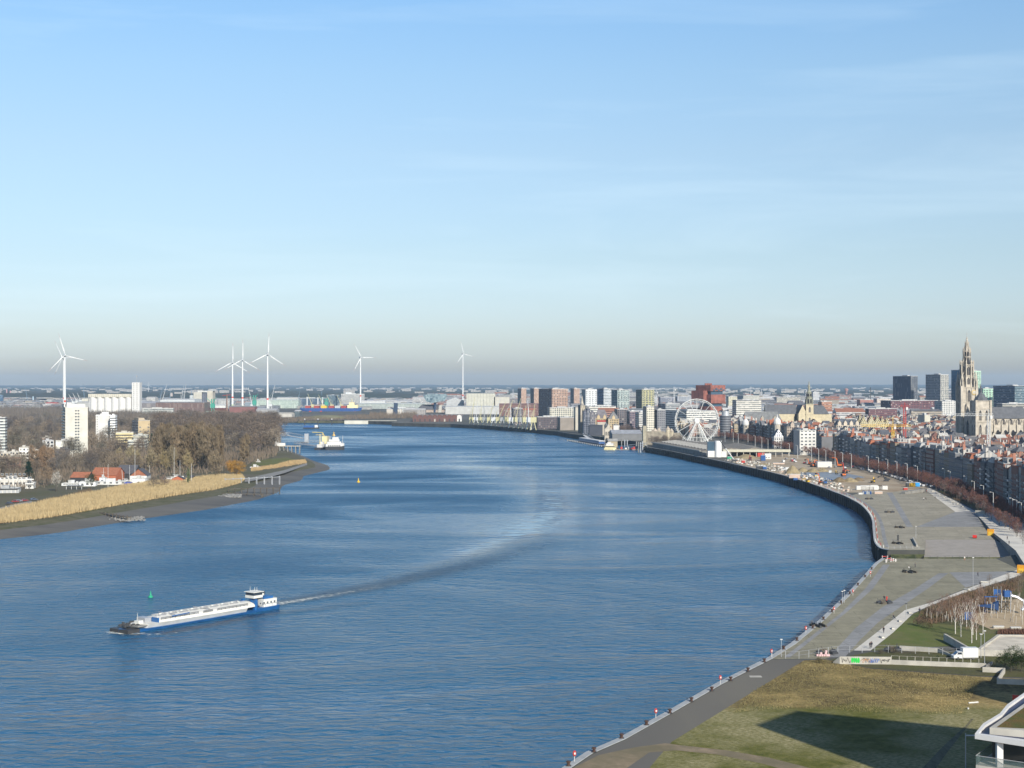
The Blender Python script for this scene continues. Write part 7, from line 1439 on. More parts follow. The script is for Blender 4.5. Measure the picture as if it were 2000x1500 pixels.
while y < 2350:
 x = row_x(min(y, 1849)) + 17 + g.uniform(0, 4) + max(0, (y - 1690)) * .0; j = 0; rowh = g.uniform(13, 17); street = g.random() < .3
 if y > 1900: x = 238
 while x < y * .362 + 26:
  w_ = g.uniform(7, 14)
  if g.random() < .10: x += g.uniform(5, 10)
  if not any(a - w_ < x < c and b - rowh < y < d for a, b, c, d in KEEP): cells.append((x, y + g.uniform(-1.5, 1.5), w_, rowh * g.uniform(.75, .95)))
  x += w_ + .3; j += 1
 y += rowh + (9 if street else 1.5)
cells.sort(key=lambda c: c[1])
WALL2 = [((.40, .37, .31), 'cream'), ((.46, .45, .42), 'white'), ((.30, .15, .10), 'red brick'), ((.28, .24, .19), 'beige'), ((.22, .20, .19), 'grey'), ((.40, .33, .22), 'yellowish')]
ROOF2 = [((.26, .105, .065), 'bright red tiled'), ((.17, .085, .065), 'dark red tiled'), ((.095, .10, .115), 'slate'), ((.13, .13, .135), 'dark grey'), ((.42, .41, .38), 'pale flat'), ((.19, .13, .10), 'brown tiled')]
NI = 250; tot = 0
stuff = MB(); stuff.col = {}
def spec():
 wc, wn = g.choice(WALL2); kind = g.choice(['ridge', 'ridge', 'gable', 'flat', 'hip', 'mansard']); rc, rn = (ROOF2[4] if kind == 'flat' and g.random() < .7 else g.choice([ROOF2[0], ROOF2[1], ROOF2[2], ROOF2[3], ROOF2[2], ROOF2[5], ROOF2[3], ROOF2[4]]))
 return wc, wn, kind, rc, rn, g.uniform(9.5, 17)
for i, (x, y, w_, dp) in enumerate(cells):
 wc, wn, kind, rc, rn, h = spec()
 if i < NI:
  near = 'behind the terrace' if x - row_x(min(y, 1690)) < 45 else 'below the cathedral' if x > y * .315 else 'under the yellow crane' if abs(x / y - .268) < .02 else 'under the red crane' if abs(x / y - .285) < .012 else 'deep in town'
  band = 'nearest rows' if y < 950 else 'middle rows' if y < 1150 else 'farther rows'
  lb = '%s %s house, %s %s roof, %s %s' % ('tall' if h > 14 else 'low' if h < 11 else 'middling', wn, rn, {'ridge': 'saddle', 'gable': 'front-gabled', 'flat': 'flat', 'hip': 'hipped', 'mansard': 'mansard'}[kind], near, band)
  lb = lb.replace('flat flat', 'flat')
  house(x, y, 6, g.uniform(-.12, .12), w_, dp, h, wc, rc, kind, lb, 'old town houses', 0, 'town_house')
 else:
  stuff.col = {0: wc, 1: rc, 2: (.42, .38, .32)}; z = 6
  stuff.box(x, x + w_, y, y + dp, z, z + h, 0, 1)
  if kind == 'ridge': stuff.gable(x, x + w_, y, y + dp, z + h + .05, z + h + dp * .33, 'x', 1, 0)
  elif kind == 'gable': stuff.gable(x, x + w_, y, y + dp, z + h + .05, z + h + w_ * .45, 'y', 1, 0)
  elif kind in ('hip', 'mansard'): stuff.hip(x, x + w_, y, y + dp, z + h + .05, z + h + min(w_, dp) * .4, None, 1)
  else: stuff.box(x + 1, x + w_ * .6, y + 2, y + dp * .6, z + h, z + h + 2.6, 2)
  if g.random() < .6: stuff.box(x + .2, x + 1.1, y + dp * .4, y + dp * .4 + 1.5, z + h, z + h + g.uniform(3, 6), 2)
tag(stuff.build('old_town_roofs', [wallc('house'), m_roofc, wallc('none')]), 'dense mass of old town roofs in the distance', kind='stuff')
far_ = MB(); far_.col = {}; g = random.Random(33)
FW = [(.42, .41, .38), (.34, .33, .31), (.26, .24, .23), (.48, .47, .45), (.30, .17, .13), (.20, .21, .23), (.38, .33, .26), (.28, .30, .33)]
for i in range(5200):
 y = 2360 + (g.random() ** 1.25) * 5200; x = g.uniform(-.07 if y > 4000 else .03, .37) * y
 if x < 40 and y < 3200: continue
 w_ = g.uniform(10, 42) * (1 + y / 9000); dp = g.uniform(12, 30); h = g.uniform(6, 14) + (g.random() < .08) * g.uniform(6, 16)
 if any(a - 30 < x < c + 30 and b - 60 < y < d for a, b, c, d in ()): continue
 c = g.choice(FW); rc = g.choice([(.36, .36, .35), (.22, .22, .23), (.12, .12, .13), (.26, .12, .08), (.46, .46, .45)])
 far_.col = {0: c, 1: rc, 2: c}; far_.box(x, x + w_, y, y + dp, 6, 6 + h, 0, 1)
 if g.random() < .35: far_.gable(x, x + w_, y, y + dp, 6 + h + .05, 6 + h + dp * .22, 'x', 1, 0)
for i in range(900):
 y = 3900 + g.random() * 3600; x = g.uniform(-.38, .0) * y; w_ = g.uniform(15, 70); dp = g.uniform(15, 40); h = g.uniform(5, 12); c = g.choice(FW)
 far_.col = {0: c, 1: g.choice([(.42, .42, .41), (.30, .30, .30), (.46, .46, .45)]), 2: c}; far_.box(x, x + w_, y, y + dp, 6, 6 + h, 0, 1)
for i in range(420):
 y = 7600 + g.random() * 9000; x = g.uniform(-.37, .37) * y; h = g.uniform(26, 34); w_ = g.uniform(20, 60); far_.col = {0: (.45, .42, .38), 1: (.40, .38, .36), 2: (.4, .4, .4)}; far_.box(x, x + w_, y, y + 20, 6, 6 + h, 0, 1)
tag(far_.build('distant_city', [wallc('band'), m_roofc, wallc('none')]), 'low sprawling city blocks fading toward the woods', kind='stuff')
for i in range(26):
 px = rnd.uniform(1266, 1330); p = G(px, rnd.uniform(866, 871)); plant(p.x, p.y, 6, rnd.uniform(9, 12), 'round', (.17, .14, .115), 'bare brown tree in the row before the castle', 'trees before the castle', 'bare_tree', 1.1)
for i in range(16):
 px = rnd.uniform(1206, 1258); p = G(px, rnd.uniform(846, 850)); plant(p.x, p.y, 6, rnd.uniform(9, 13), 'round', (.17, .13, .115), 'bare purplish tree behind the grey quay hangar', 'trees behind the quay hangar', 'bare_tree', 1.1)
# ================================================================ pushed barge and pusher
m_bl = mat('hull_blue', (.015, .10, .28), .45, .1, .4, spec=.5); m_bw = mat('deck_white', (.60, .59, .54), .5, .08, .4)
B0, B1 = G(232, 1236, 0), G(486, 1193, 0); dv = B0 - B1; Lb = dv.length; ang = math.atan2(dv.y, dv.x); mid = (B0 + B1) / 2
e = empty('tank_barge', (mid.x, mid.y, 0), ang, 'long white and blue tank barge with black bow gear, pushed down the river', 'barge')
hb = Lb / 2
MB().ring(ship_hull(Lb, 9.4, .62, bow=.12, stern=1, n=14, sheer=.5)).build('hull', m_bl, e)
mb = MB(); mb.ring([[(x, y * .96, z) for x, y, z in r_] for r_ in ship_hull(Lb - 9, 9.4, 1.9, bow=.02, stern=1, n=14, z0=.62, sheer=.3)]); mb.build('bulwark', m_bw, e)
mb = MB(); n = 12; prof = [(4.1, 1.9), (4.0, 2.5), (3.2, 3.0), (1.6, 3.35), (0, 3.45), (-1.6, 3.35), (-3.2, 3.0), (-4.0, 2.5), (-4.1, 1.9)]
mb.ring([[(x, y, z) for y, z in prof] for x in (-hb + 1, -hb + 14, 0, hb - 12)]); mb.build('tank_deck', m_bw, e, smooth=False)
for k in range(16):
 x = -hb + 5 + k * (Lb - 20) / 15.5; c = MB(); c.cyl(x, .4 * (-1) ** k, 3.3, 3.9, .5, .45, 8); c.box(x - 1.2, x + 1.2, -2.9, -2.2, 3.0, 3.45); c.build('hatch', m_bw, e)
for x0, x1 in ((-hb + 4, -hb + 17), (-hb + 19, hb - 30), (hb - 28, hb - 13)):
 mb = MB(); mb.bar((x0, 3.9, 3.3), (x1, 3.9, 3.3), .16); mb.bar((x0, 3.9, 2.9), (x1, 3.9, 2.9), .1)
 for k in range(9): x = x0 + (x1 - x0) * k / 8; mb.bar((x, 3.9, 2.4), (x, 3.9, 3.35), .1)
 mb.build('railing', m_dark, e)
mb = MB(); mb.bar((-hb + 4, -.8, 3.75), (hb - 13, -.8, 3.75), .35); mb.bar((-hb + 4, .9, 3.7), (hb - 13, .9, 3.7), .25); mb.bar((-6, -4, 3.6), (-6, 4, 3.6), .3); mb.bar((8, -4, 3.6), (8, 4, 3.6), .3); mb.build('deck_pipe', m_steel, e)
mb = MB(); mb.box(hb - 12, hb - 11.6, 1, 4.2, 1.6, 3.4); mb.bar((hb - 17, 4.2, 3.3), (hb - 24, 4.2, 3.5), .35); mb.build('blue_frame', m_bl, e)
MB().ring([[(x, y, z) for y, z in ((-4, 1.5), (4, 1.5), (4, 1.9), (-4, 1.9))] for x in (hb - 12, hb - 4)]).build('foredeck', m_conc_d, e)
MB().box(hb - 11.5, hb - 9, -3, 1, 1.9, 3.4).build('deck_house', m_steel, e); MB().box(hb - 7.6, hb - 5.8, 0, 2, 1.9, 3.0).build('white_locker', m_bw, e)
for i, (x, y) in enumerate(((hb - 1.6, -1.4), (hb - 1.4, 1.2), (hb - 6, -2), (hb - 4.6, 1), (hb - 4, -1), (hb - 2.8, .4), (hb - 5, 2.6), (hb - 7.5, -2.6), (hb - 3, -1.8))):
 c = MB(); c.cyl(x, y, 1.6, 2.3 + .2 * (i % 3), .55, .4, 7); c.box(x - .7, x + .7, y - .15, y + .15, 1.8, 2.2); c.build('winch', m_dark, e)
mb = MB(); mb.cyl(hb - 7, 0, 1.9, 5.2, .09, .05, 5); mb.cyl(hb - 11.8, 3.6, 1.9, 4.6, .09, .05, 5); mb.build('signal_mast', m_bw, e)
MB().ring([[(hb - 3 + x, y * 4.4, z) for y, z in ((-1, -.3), (1, -.3), (1, 1.05), (-1, 1.05))] for x in (-1.5, 3)]).build('bow_block', m_dark, e)
P0, P1 = G(480, 1194.5, 0), G(529, 1186, 0); mid = (P0 + P1) / 2; Lp = (P1 - P0).length
e = empty('pusher_tug', (mid.x + .6, mid.y + .6, 0), ang, 'blue and white pusher tug with raised wheelhouse behind the tank barge', 'tug'); hp = Lp / 2
MB().ring(ship_hull(Lp, 8.6, 1.2, bow=.04, stern=.8, n=8, sheer=.1)).build('hull', m_bl, e)
d1 = MB().box(-hp + 1.5, hp - 4, -3.4, 3.4, 1.2, 3.7).build('deckhouse', m_bw, e)
for k in range(5): w_ = mesh_obj('window', win_mesh(.8, .8), d1); w_.location = (-hp + 2.2 + k * 1.6, 3.42, 2.2); w_.rotation_euler = (0, 0, math.pi); w_.location.x += .8
MB().box(-hp + 2.4, hp - 5, -2.6, 2.6, 3.7, 4.4).build('upper_deck', m_bl, e)
MB().cyl(hp - 2.6, 0, 1.2, 4.4, 1.6, 1.3, 8).build('wheelhouse_column', m_bl, e)
wh = MB(); wh.box(hp - 4.8, hp - .8, -2.1, 2.1, 4.3, 5.2); wh.box(hp - 5.1, hp - .5, -2.4, 2.4, 6.2, 6.4, bottom=True); wh.box(hp - 4.7, hp - .9, -2.0, 2.0, 5.2, 6.2, 1); wh.build('wheelhouse', [m_bw, m_glass], e)
for y in (-2.9, 2.9): MB().box(hp - .9, hp, y - .5, y + .5, .4, 3.9).build('push_knee', m_bl, e)
for x, y, h in ((hp - 3, 1.2, 2.6), (hp - 2, -1, 3), (hp - 4, -1, 2.2)): MB().cyl(x, y, 6.4, 6.2 + h * .6, .07, .05, 5).build('antenna', m_bw, e)
MB().lathe(-hp + 6, 1, [(.1, 4.4), (.7, 4.8), (.75, 5.3), (.1, 5.8)], 8).build('radar_dome', m_bw, e)
mb = MB(); [mb.bar((-hp + .4 + k * 1.6, y, 1.2), (-hp + .4 + k * 1.6, y, 2.3), .08) for k in range(6) for y in (-3.7, 3.7)]; [mb.bar((-hp + .4, y, 2.3), (hp - 3, y, 2.3), .08) for y in (-3.7, 3.7)]; mb.build('railing', m_steel, e)
for x in (-hp + 3, -hp + 4.6): MB().cyl(x, -1.4, 4.4, 5.6, .35, .3, 8).build('funnel', m_dark, e)
# ================================================================ foreground building and the towers that throw the big shadows
z = 35.0; e = empty('roof_terrace_building', G(1940, 1450, z).xy.to_3d(), 0, 'modern white building with planted roof and glass balcony in the bottom right corner', 'apartment building'); O = e.location.copy()
def lp_(pts, zz): return [(p[0] - O.x, p[1] - O.y) for p in [G(a, b, zz).xy for a, b in pts]]
outer = lp_([(1904, 1433), (1920, 1413), (1953, 1393), (1967, 1376), (2000, 1353), (2060, 1318), (2400, 1318), (2400, 1512), (2000, 1448)], z); inn = lp_([(1911, 1432), (1925, 1416), (1957, 1396), (1971, 1379), (2003, 1356), (2062, 1321), (2400, 1321), (2400, 1504), (2000, 1444)], z)
mb = MB(); n = len(outer)
for i in range(n):
 j = (i + 1) % n; a, b, c, d = outer[i], outer[j], inn[j], inn[i]
 mb.face([(*b, z - .6), (*a, z - .6), (*a, z), (*b, z)]); mb.face([(*b, z), (*a, z), (*d, z), (*c, z)]); mb.face([(*c, z - .3), (*d, z - .3), (*d, z), (*c, z)][::-1])
mb.flat(outer, z - .62); mb.build('roof_edge', mat('roof_edge_white', (.60, .59, .57), .6, .05, .5), e)
MB().flat(ccw(inn), z - .3).build('gutter', mat('roof_membrane', (.035, .045, .09), .5, .1, .5), e)
cb = lp_([(1933, 1421), (1998, 1376), (2060, 1334), (2400, 1334), (2400, 1470), (2000, 1427)], z + .5); ci = lp_([(1947, 1420.5), (2002, 1381), (2064, 1340), (2400, 1340), (2400, 1462), (2000, 1423)], z + .5)
mb = MB(); mb.prism(ccw(cb), z - .3, z + .5); mb.build('curb', m_conc, e); MB().flat(ccw(ci), z + .53).build('planted_roof', ground_mat('sedum', [(.11, .09, .02), (.16, .075, .03), (.07, .085, .02)], [.9, .35], bump=.5, bscale=4), e)
fl = lp_([(1906, 1434), (1960, 1398), (2060, 1330), (2400, 1330), (2400, 1505), (2000, 1447)], z);
MB().prism(ccw(fl), z - 4.3, z - 3.6, bottom=True).build('balcony_floor', m_conc, e)
wl = lp_([(1938, 1428), (2000, 1385), (2060, 1345), (2400, 1345), (2400, 1480), (2000, 1432)], z); MB().prism(ccw(wl), z - 3.6, z - .63).build('glass_wall', mat('dark_glazing', (.02, .028, .032), .1, .1, .4, spec=.7), e)
MB().prism(ccw(lp_([(1910, 1437), (1965, 1400), (2060, 1335), (2400, 1335), (2400, 1505), (2000, 1450)], z)), 6, z - 4.32).build('lower_storeys', wallm('band'), e, (.58, .57, .54))
for u in (.30,):
 a = Vector(fl[0]).lerp(Vector(fl[-1]), .55); MB().box(a.x - .35, a.x + .35, a.y + .6, a.y + 1.2, z - 3.6, z - .62).build('column', mat('roof_edge_white', (.6, .59, .57)), e)
m_rail = newmat('railing_glass'); m_rail[3].inputs['Base Color'].default_value = (.12, .17, .16, 1); m_rail[3].inputs['Roughness'].default_value = .1; m_rail[3].inputs['Alpha'].default_value = .45
for a, b in ((fl[0], fl[-1]), (fl[0], fl[1])):
 MB().face([(*a, z - 3.6), (*b, z - 3.6), (*b, z - 2.5), (*a, z - 2.5)]).__class__
 q = MB(); q.face([(*a, z - 3.55), (*b, z - 3.55), (*b, z - 2.55), (*a, z - 2.55)]); q.build('balcony_glass', m_rail[0], e); q = MB(); q.bar((*a, z - 2.5), (*b, z - 2.5), .09); q.build('handrail', m_steel, e)
def caster(pts, h, label):
 off = Vector((SUN.x, SUN.y)) / SUN.z * h; q = [Vector(G(a, b).xy) + off for a, b in pts]; q.append(q[0] + q[2] - q[1]); mb = MB(); mb.prism(ccw([tuple(p) for p in q]), 5.9, 6 + h); c = empty('apartment_tower', (0, 0, 0), 0, label, 'apartment building')
 mb.build('wall', wallm('grid'), c, (.50, .49, .46)); m2 = MB(); m2.prism(ccw([tuple(p) for p in q]), 6 + h + .02, 6 + h + .5); m2.build('roof', m_roofo, c, (.4, .4, .4)); return q
q = caster([(1480, 1418), (1560, 1390), (1925, 1427)], 66, 'tower block standing out of frame on the right, throwing the long shadow over the field')
caster([(1885, 1352), (1921, 1331), (2120, 1334)], 60, 'second tower block out of frame whose shadow reaches the concrete walls')
e = empty('street_lamp', G(1886, 1540), 0, 'grey lamp post with side arm in the shade beside the white building', 'street lamp'); MB().cyl(0, 0, 0, 9.5, .12, .09, 8).build('pole', m_steel, e); MB().box(0, 1.8, -.15, .15, 9.1, 9.25, bottom=True).build('lamp_head', m_white, e);
# ================================================================ street lamps
LP = [(1416, 863), (1432, 864), (1442, 867), (1461, 868), (1475, 872), (1488, 876), (1500, 880), (1526, 885), (1542, 891), (1558, 895), (1585, 899), (1599, 903), (1613, 906), (1631, 909), (1646, 912), (1663, 915), (1696, 920), (1716, 924), (1734, 928), (1752, 933), (1772, 938), (1792, 944), (1805, 936), (1817, 940), (1845, 950), (1856, 956), (1887, 968), (1903, 980), (1921, 990), (1940, 1006), (1970, 1010), (1978, 1020), (1986, 1024), (1995, 1030)]
WH = ['near the white silo', 'opposite the white lit block', 'along the building site', 'beside the green verge']
lam = None; m_lamp = mat('pale_lamp_grey', (.50, .50, .48), .6, .05)
for i, (px, py) in enumerate(LP):
 p = G(px, py); o = [c for c in range(0)]
 lb = 'tall grey street lamp %s' % (WH[0] if i < 8 else WH[1] if i < 14 else WH[2] if i < 22 else WH[3])
 if lam is None:
  lam = empty('street_lamp', p, 0, lb, 'street lamp', 'street lamps along the quay street'); MB().cyl(0, 0, 0, 12, .24, .17, 6).build('pole', m_lamp, lam); mb = MB(); mb.bar((0, 0, 12), (-1.3, -.2, 12.3), .14); mb.box(-1.9, -1.0, -.25, .15, 12.2, 12.42, bottom=True); mb.build('lamp_head', m_white, lam)
 else: c = copy_tree(lam); c.location = p; c['label'] = lb; c.rotation_euler.z = rnd.uniform(-.2, .2)
for px, py, h, lb in ((1900.5, 1153, 11, 'slim tall lamp mast standing on the lower quay path'), (1789, 1052, 5.5, 'short lamp post at the ferry ramp rail'), (1770, 1209, 4.5, 'round headed park lamp beside the light path'), (1526, 1283, 4.4, 'signal post at the fence end on the quay'), (1645, 1180, 4, 'left of two slim ladder posts at the quay edge'), (1649, 1178, 4, 'right of two slim ladder posts at the quay edge'), (1916, 1285, 6, 'thin pole standing before the court wall'), (1923, 1304, 9, 'tall thin pole at the end of the fence wall')):
 p = G(px, py); e = empty('post', p, 0, lb, 'lamp post' if 'lamp' in lb else 'post'); MB().cyl(0, 0, 0, h, .09, .06, 6).build('pole', m_steel, e); MB().box(-.3, .3, -.3, .3, h, h + .18, bottom=True).build('head', m_dark if 'round' in lb else m_white, e)
# ================================================================ quay furniture
LBW = ['at the bottom edge of the picture', 'second from the bottom of the picture', 'above the waste field corner', 'at the mesh fence', 'below the paired ladder posts', 'near the quay strip, sixth from the bottom', 'seventh up the lower quay', 'highest on the lower quay']
for i, (px, py) in enumerate(((1122, 1489), (1281, 1404), (1407, 1337), (1507, 1284), (1574, 1238), (1629, 1199), (1666, 1164), (1700, 1127))):
 p = G(px, py); e = empty('lifebuoy_stand', p, R(20), 'red lifebuoy stand ' + LBW[i], 'lifebuoy stand', 'lifebuoy stands on the quay edge')
 MB().cyl(0, 0, .1, 1.1, .06, .06, 6).build('post', m_white, e); mb = MB(); mb.ring([[(math.cos(k * math.pi / 4) * .36 * s_, y, 1.65 + math.sin(k * math.pi / 4) * .55 * s_) for k in range(8)] for y, s_ in ((-.16, .8), (0, 1.05), (.16, .8))]); mb.build('case', m_red, e)
 MB().box(-.16, .16, -.22, -.165, 1.5, 1.85).build('sign', m_white, e)
bo = None; cop = PG([(1105, 1497), (1155, 1470), (1209, 1443), (1258, 1417), (1304, 1394), (1346, 1371), (1386, 1350), (1423, 1330), (1457, 1312), (1489, 1294), (1527, 1269), (1553, 1252), (1584, 1228), (1605, 1211), (1622, 1196), (1640, 1179), (1657, 1161), (1673, 1144), (1687, 1128), (1700, 1113)])
for i, (x, y) in enumerate(cop):
 lb = 'squat rusty mooring bollard on the quay coping ' + ('beside the asphalt road' if i < 10 else 'beside the stone setts')
 if bo is None:
  bo = empty('bollard', (x + .5, y, 6.14), 0, lb, 'bollard', 'bollards on the lower quay'); MB().lathe(0, 0, [(.38, 0), (.3, .15), (.28, .55), (.46, .65), (.44, .85), (.1, .9)], 8).build('post', mat('rusty_iron', (.07, .04, .03), .8, .2, 2), bo); MB().box(-.5, .5, -.5, .5, 0, .06).build('base_plate', m_dark, bo)
 else: c = copy_tree(bo); c.location = (x + .5, y, 6.14); c['label'] = lb
def railing(line, z0, h, step, label, m=m_steel, mid=True, name='railing', cat='railing', off=0.0):
 e = empty(name, (0, 0, 0), 0, label, cat); pts = along(line, step, off); mb = MB()
 for x, y, t in pts: mb.box(x - .05, x + .05, y - .05, y + .05, z0, z0 + h)
 mb.build('posts', m, e); mb = MB()
 for (x0, y0, _), (x1, y1, _) in zip(pts, pts[1:]):
  for q in ((h, h * .5) if mid else (h,)): mb.bar((x0, y0, z0 + q), (x1, y1, z0 + q), .06)
 mb.build('rails', m, e); return e
railing(smooth_line(up[2:12]), 6.1, 1.1, 2.6, 'pale railing on the curved edge of the upper quay', m_white, off=.4)
railing(PG([(1735, 1072), (1800, 1072)]), 6.1, 1.1, 2.6, 'railing above the mossy inlet wall')
railing(PG([(1730, 1093), (1800, 1092.5), (1940, 1092)]), 6.1, 1.2, 3, 'dark railing along the near side of the inlet', m_dark)
for i, (x, y, t) in enumerate(along(smooth_line(up[2:12]), 9.5, 1.6)):
 MB().cyl(x, y, 6, 7.3, .16, .1, 6).build('marker_post', m_red if i % 3 else m_white); tag(COL.objects[-1], 'short %s marker post behind the upper quay railing' % ('red' if i % 3 else 'white'), 'marker post', 'marker posts on the upper quay')
for i, (px, py) in enumerate(((1728, 1090), (1736, 1094), (1742, 1097), (1731, 1098), (1747, 1096))):
 p = G(px, py); e = empty('barrier', p, R(i * 25), ['red and white barrier at the inlet corner', 'second red barrier at the inlet corner', 'rightmost red barrier near the inlet corner', 'front red barrier lying at the corner', 'small red barrier at the railing end'][i], 'barrier'); MB().box(-1.3, 1.3, -.05, .05, .5, .8, bottom=True).build('board', m_red, e)
 for x in (-1, 1): MB().box(x - .08, x + .08, -.3, .3, 0, 1.0).build('foot', m_white, e)
def wall_line(pts, h, label, m=m_conc, th=.35, z0=5.9, name='wall', cat='wall'):
 q = PG(pts); e = empty(name, (0, 0, 0), 0, label, cat); mb = MB(); a, b = offset_line(q, -th / 2), offset_line(q, th / 2)
 hs = h if isinstance(h, list) else [h] * len(q)
 mb.ring([[(*a[i], z0), (*b[i], z0), (*b[i], 6 + hs[i]), (*a[i], 6 + hs[i])] for i in range(len(q))]); mb.build('wall', m, e); return e, q
gw, gq = wall_line([(1628, 1295), (1640, 1297), (1741, 1298)], [.3, 1.9, 1.9], 'low concrete wall covered in green, white and blue graffiti', m_conc)
a, b = Vector(gq[1]), Vector(gq[2]); t = (b - a).normalized()
def graf(u0, u1, z0, z1, m, seed, name='graffiti'):
 g_ = random.Random(seed); mb = MB(); P = lambda u, z_: (a.x + t.x * u, a.y + t.y * u - .19, 6 + z_)
 for k in range(4):
  u = u0 + (u1 - u0) * (k + .5) / 4; r_ = (u1 - u0) / 7; mb.face([P(u + math.cos(i * .785) * r_ * g_.uniform(.8, 1.2), (z0 + z1) / 2 + math.sin(i * .785) * (z1 - z0) / 2 * g_.uniform(.8, 1)) for i in range(8)])
 mb.build(name, m, gw)
def scrib(u0, u1, m, seed):
 g_ = random.Random(seed); mb = MB(); p = [(a.x + t.x * (u0 + (u1 - u0) * k / 22), a.y + t.y * (u0 + (u1 - u0) * k / 22) - .2, 6 + g_.uniform(.35, 1.65)) for k in range(23)]
 for q0, q1 in zip(p, p[1:]): mb.bar(q0, q1, .09)
 mb.build('graffiti', m, gw)
m_gg = mat('graffiti_green', (.02, .45, .06), .6, 0); m_gb = mat('graffiti_blue', (.10, .18, .48), .6, 0); m_go = mat('graffiti_orange', (.5, .26, .12), .6, 0)
graf(2.8, 4.9, .2, 1.8, m_gg, 1); scrib(.4, 2.6, m_dark, 2); scrib(5.1, 7.6, m_go, 3); scrib(7.4, 9.6, m_gb, 4); scrib(7.2, 9.8, m_gb, 9); scrib(5.4, 9.0, m_dark, 5); scrib(9.8, 12.4, m_dark, 6); scrib(4.9, 8.8, m_white, 7)
wall_line([(1741, 1298), (1800, 1300.5), (1926, 1305)], 1.2, 'long pale wall with fence posts above the waste field', m_conc); railing(PG([(1741, 1297.5), (1800, 1300), (1925, 1304.5)]), 7.15, 1.0, 1.9, 'row of pale fence posts on the long wall', m_conc, False)
wall_line([(1757, 1270), (1832, 1275), (1868, 1284)], [1.2, 1.2, .2], 'low retaining wall at the foot of the lawn'); wall_line([(1845, 1252), (1893, 1277)], [2.0, 1.6], 'slanting pale wall cutting into the lawn', th=.6)
wall_line([(1902, 1278), (1950, 1243), (2060, 1244)], [.5, .5, .5], 'pale kerb wall around the sandy court', m_conc, .8); wall_line([(1900, 1281), (2060, 1285)], 1.7, 'front wall of the sunken sandy court')
wall_line([(1919, 1313), (1962, 1315), (1948, 1336), (2060, 1340)], [1.3, 1.3, 1.3, 1.3], 'angled concrete retaining walls by the evergreen bushes'); wall_line([(1927, 1308), (1938, 1297)], [1.2, .6], 'short dark wing wall between the pale walls', m_conc_d)
wall_line([(1905, 1003), (1924, 1004)], [1.8, 1.8], 'small white wall block on the verge'); wall_line([(1764, 965), (1806, 960)], [1.6, 1.8], 'low stone wall step on the upper quay', m_conc_d, 3.0)
wall_line([(1783, 1053), (1791, 1068)], .9, 'low dark stair parapet beside the ramp', m_conc, .5)
railing(PG([(1508, 1286), (1560, 1287), (1640, 1276), (1700, 1274), (1760, 1276), (1900, 1282)]), 6, 1.9, 3.4, 'thin steel mesh fence crossing the quay end', m_steel, True, 'fence', 'fence')
for i, (px, py, m_, lb) in enumerate(((1935, 1040, m_orange, 'orange yellow gate box on the dark retaining wall'), (1995, 1112, m_orange, 'orange gate box at the right picture edge'))):
 p = G(px, py, 7.4); e = empty('flood_gate', p, R(-30), lb, 'gate'); MB().box(-1.4, 1.4, -.8, .8, -2.2, 1.6).build('frame', mat('gate_yellow', (.62, .28, .02), .5, .08), e); MB().box(-1.0, 1.0, -.9, -.81, -1.8, .4).build('panel', m_yellow, e)
bn = None
for i, (px, py) in enumerate([(1822, 960), (1829, 964), (1837, 968), (1845, 972), (1853, 977), (1862, 981), (1870, 985), (1879, 990), (1888, 995), (1776, 1198), (1758, 1214), (1744, 1229), (1722, 1246), (1922, 1138), (1888, 1153)]):
 p = G(px, py); lb = 'pale block bench ' + ('along the upper promenade verge' if i < 9 else 'beside the light park path')
 if bn is None: bn = empty('bench', p, R(30), lb, 'bench', 'block benches on the promenade'); MB().box(-1.1, 1.1, -.35, .35, .12, .5, bottom=True).build('seat', m_promen, bn); [MB().box(x - .15, x + .15, -.25, .25, 0, .12).build('foot', m_conc_d, bn) for x in (-.8, .8)]
 else: c = copy_tree(bn); c.location = p; c.rotation_euler.z = rnd.uniform(0, 3); c['label'] = lb
# ================================================================ people
def skinned(name, joints, edges, radii, sub=1):
 me = bpy.data.meshes.new(name); me.from_pydata(joints, edges, []); o = bpy.data.objects.new(name, me); COL.objects.link(o)
 md = o.modifiers.new('skin', 'SKIN'); me.skin_vertices.new() if not me.skin_vertices else None
 for v, r_ in zip(me.skin_vertices[0].data, radii): v.radius = (r_, r_)
 me.skin_vertices[0].data[0].use_root = True; o.modifiers.new('sub', 'SUBSURF').levels = sub; o.modifiers['sub'].render_levels = sub
 dg = bpy.context.evaluated_depsgraph_get(); out = bpy.data.meshes.new_from_object(o.evaluated_get(dg)); bpy.data.objects.remove(o); bpy.data.meshes.remove(me); out.name = name; return out
def person_mesh(pose):
 sw = {'walk': .28, 'run': .42, 'stand': .05, 'sit': 0}[pose]; J = [(0, 0, .95), (0, .02, 1.2), (0, .02, 1.42), (0, .0, 1.53), (0, -.02, 1.66)]; Rr = [.15, .15, .16, .06, .11]; E = [(0, 1), (1, 2), (2, 3), (3, 4)]
 for s_ in (-1, 1):
  f = s_ * sw; n = len(J)
  if pose == 'sit': J += [(s_ * .1, -.2, .9), (s_ * .12, -.48, .86), (s_ * .12, -.5, .45), (s_ * .12, -.62, .42)]
  else: J += [(s_ * .1, 0, .88), (s_ * .11, -f * .6 - .03, .5), (s_ * .11, -f + .04, .08), (s_ * .11, -f - .12, .05)]
  Rr += [.1, .07, .05, .045]; E += [(0, n), (n, n + 1), (n + 1, n + 2), (n + 2, n + 3)]
  n = len(J); J += [(s_ * .2, .02, 1.42), (s_ * .25, f * .5 + .04, 1.13), (s_ * .24, f * .9 - .08, .9), (s_ * .235, f * .95 - .12, .80)]; Rr += [.075, .05, .04, .035]; E += [(2, n), (n, n + 1), (n + 1, n + 2), (n + 2, n + 3)]
 return skinned('body', J, E, Rr)
PM = {p: person_mesh(p) for p in ('walk', 'run', 'stand', 'sit')}
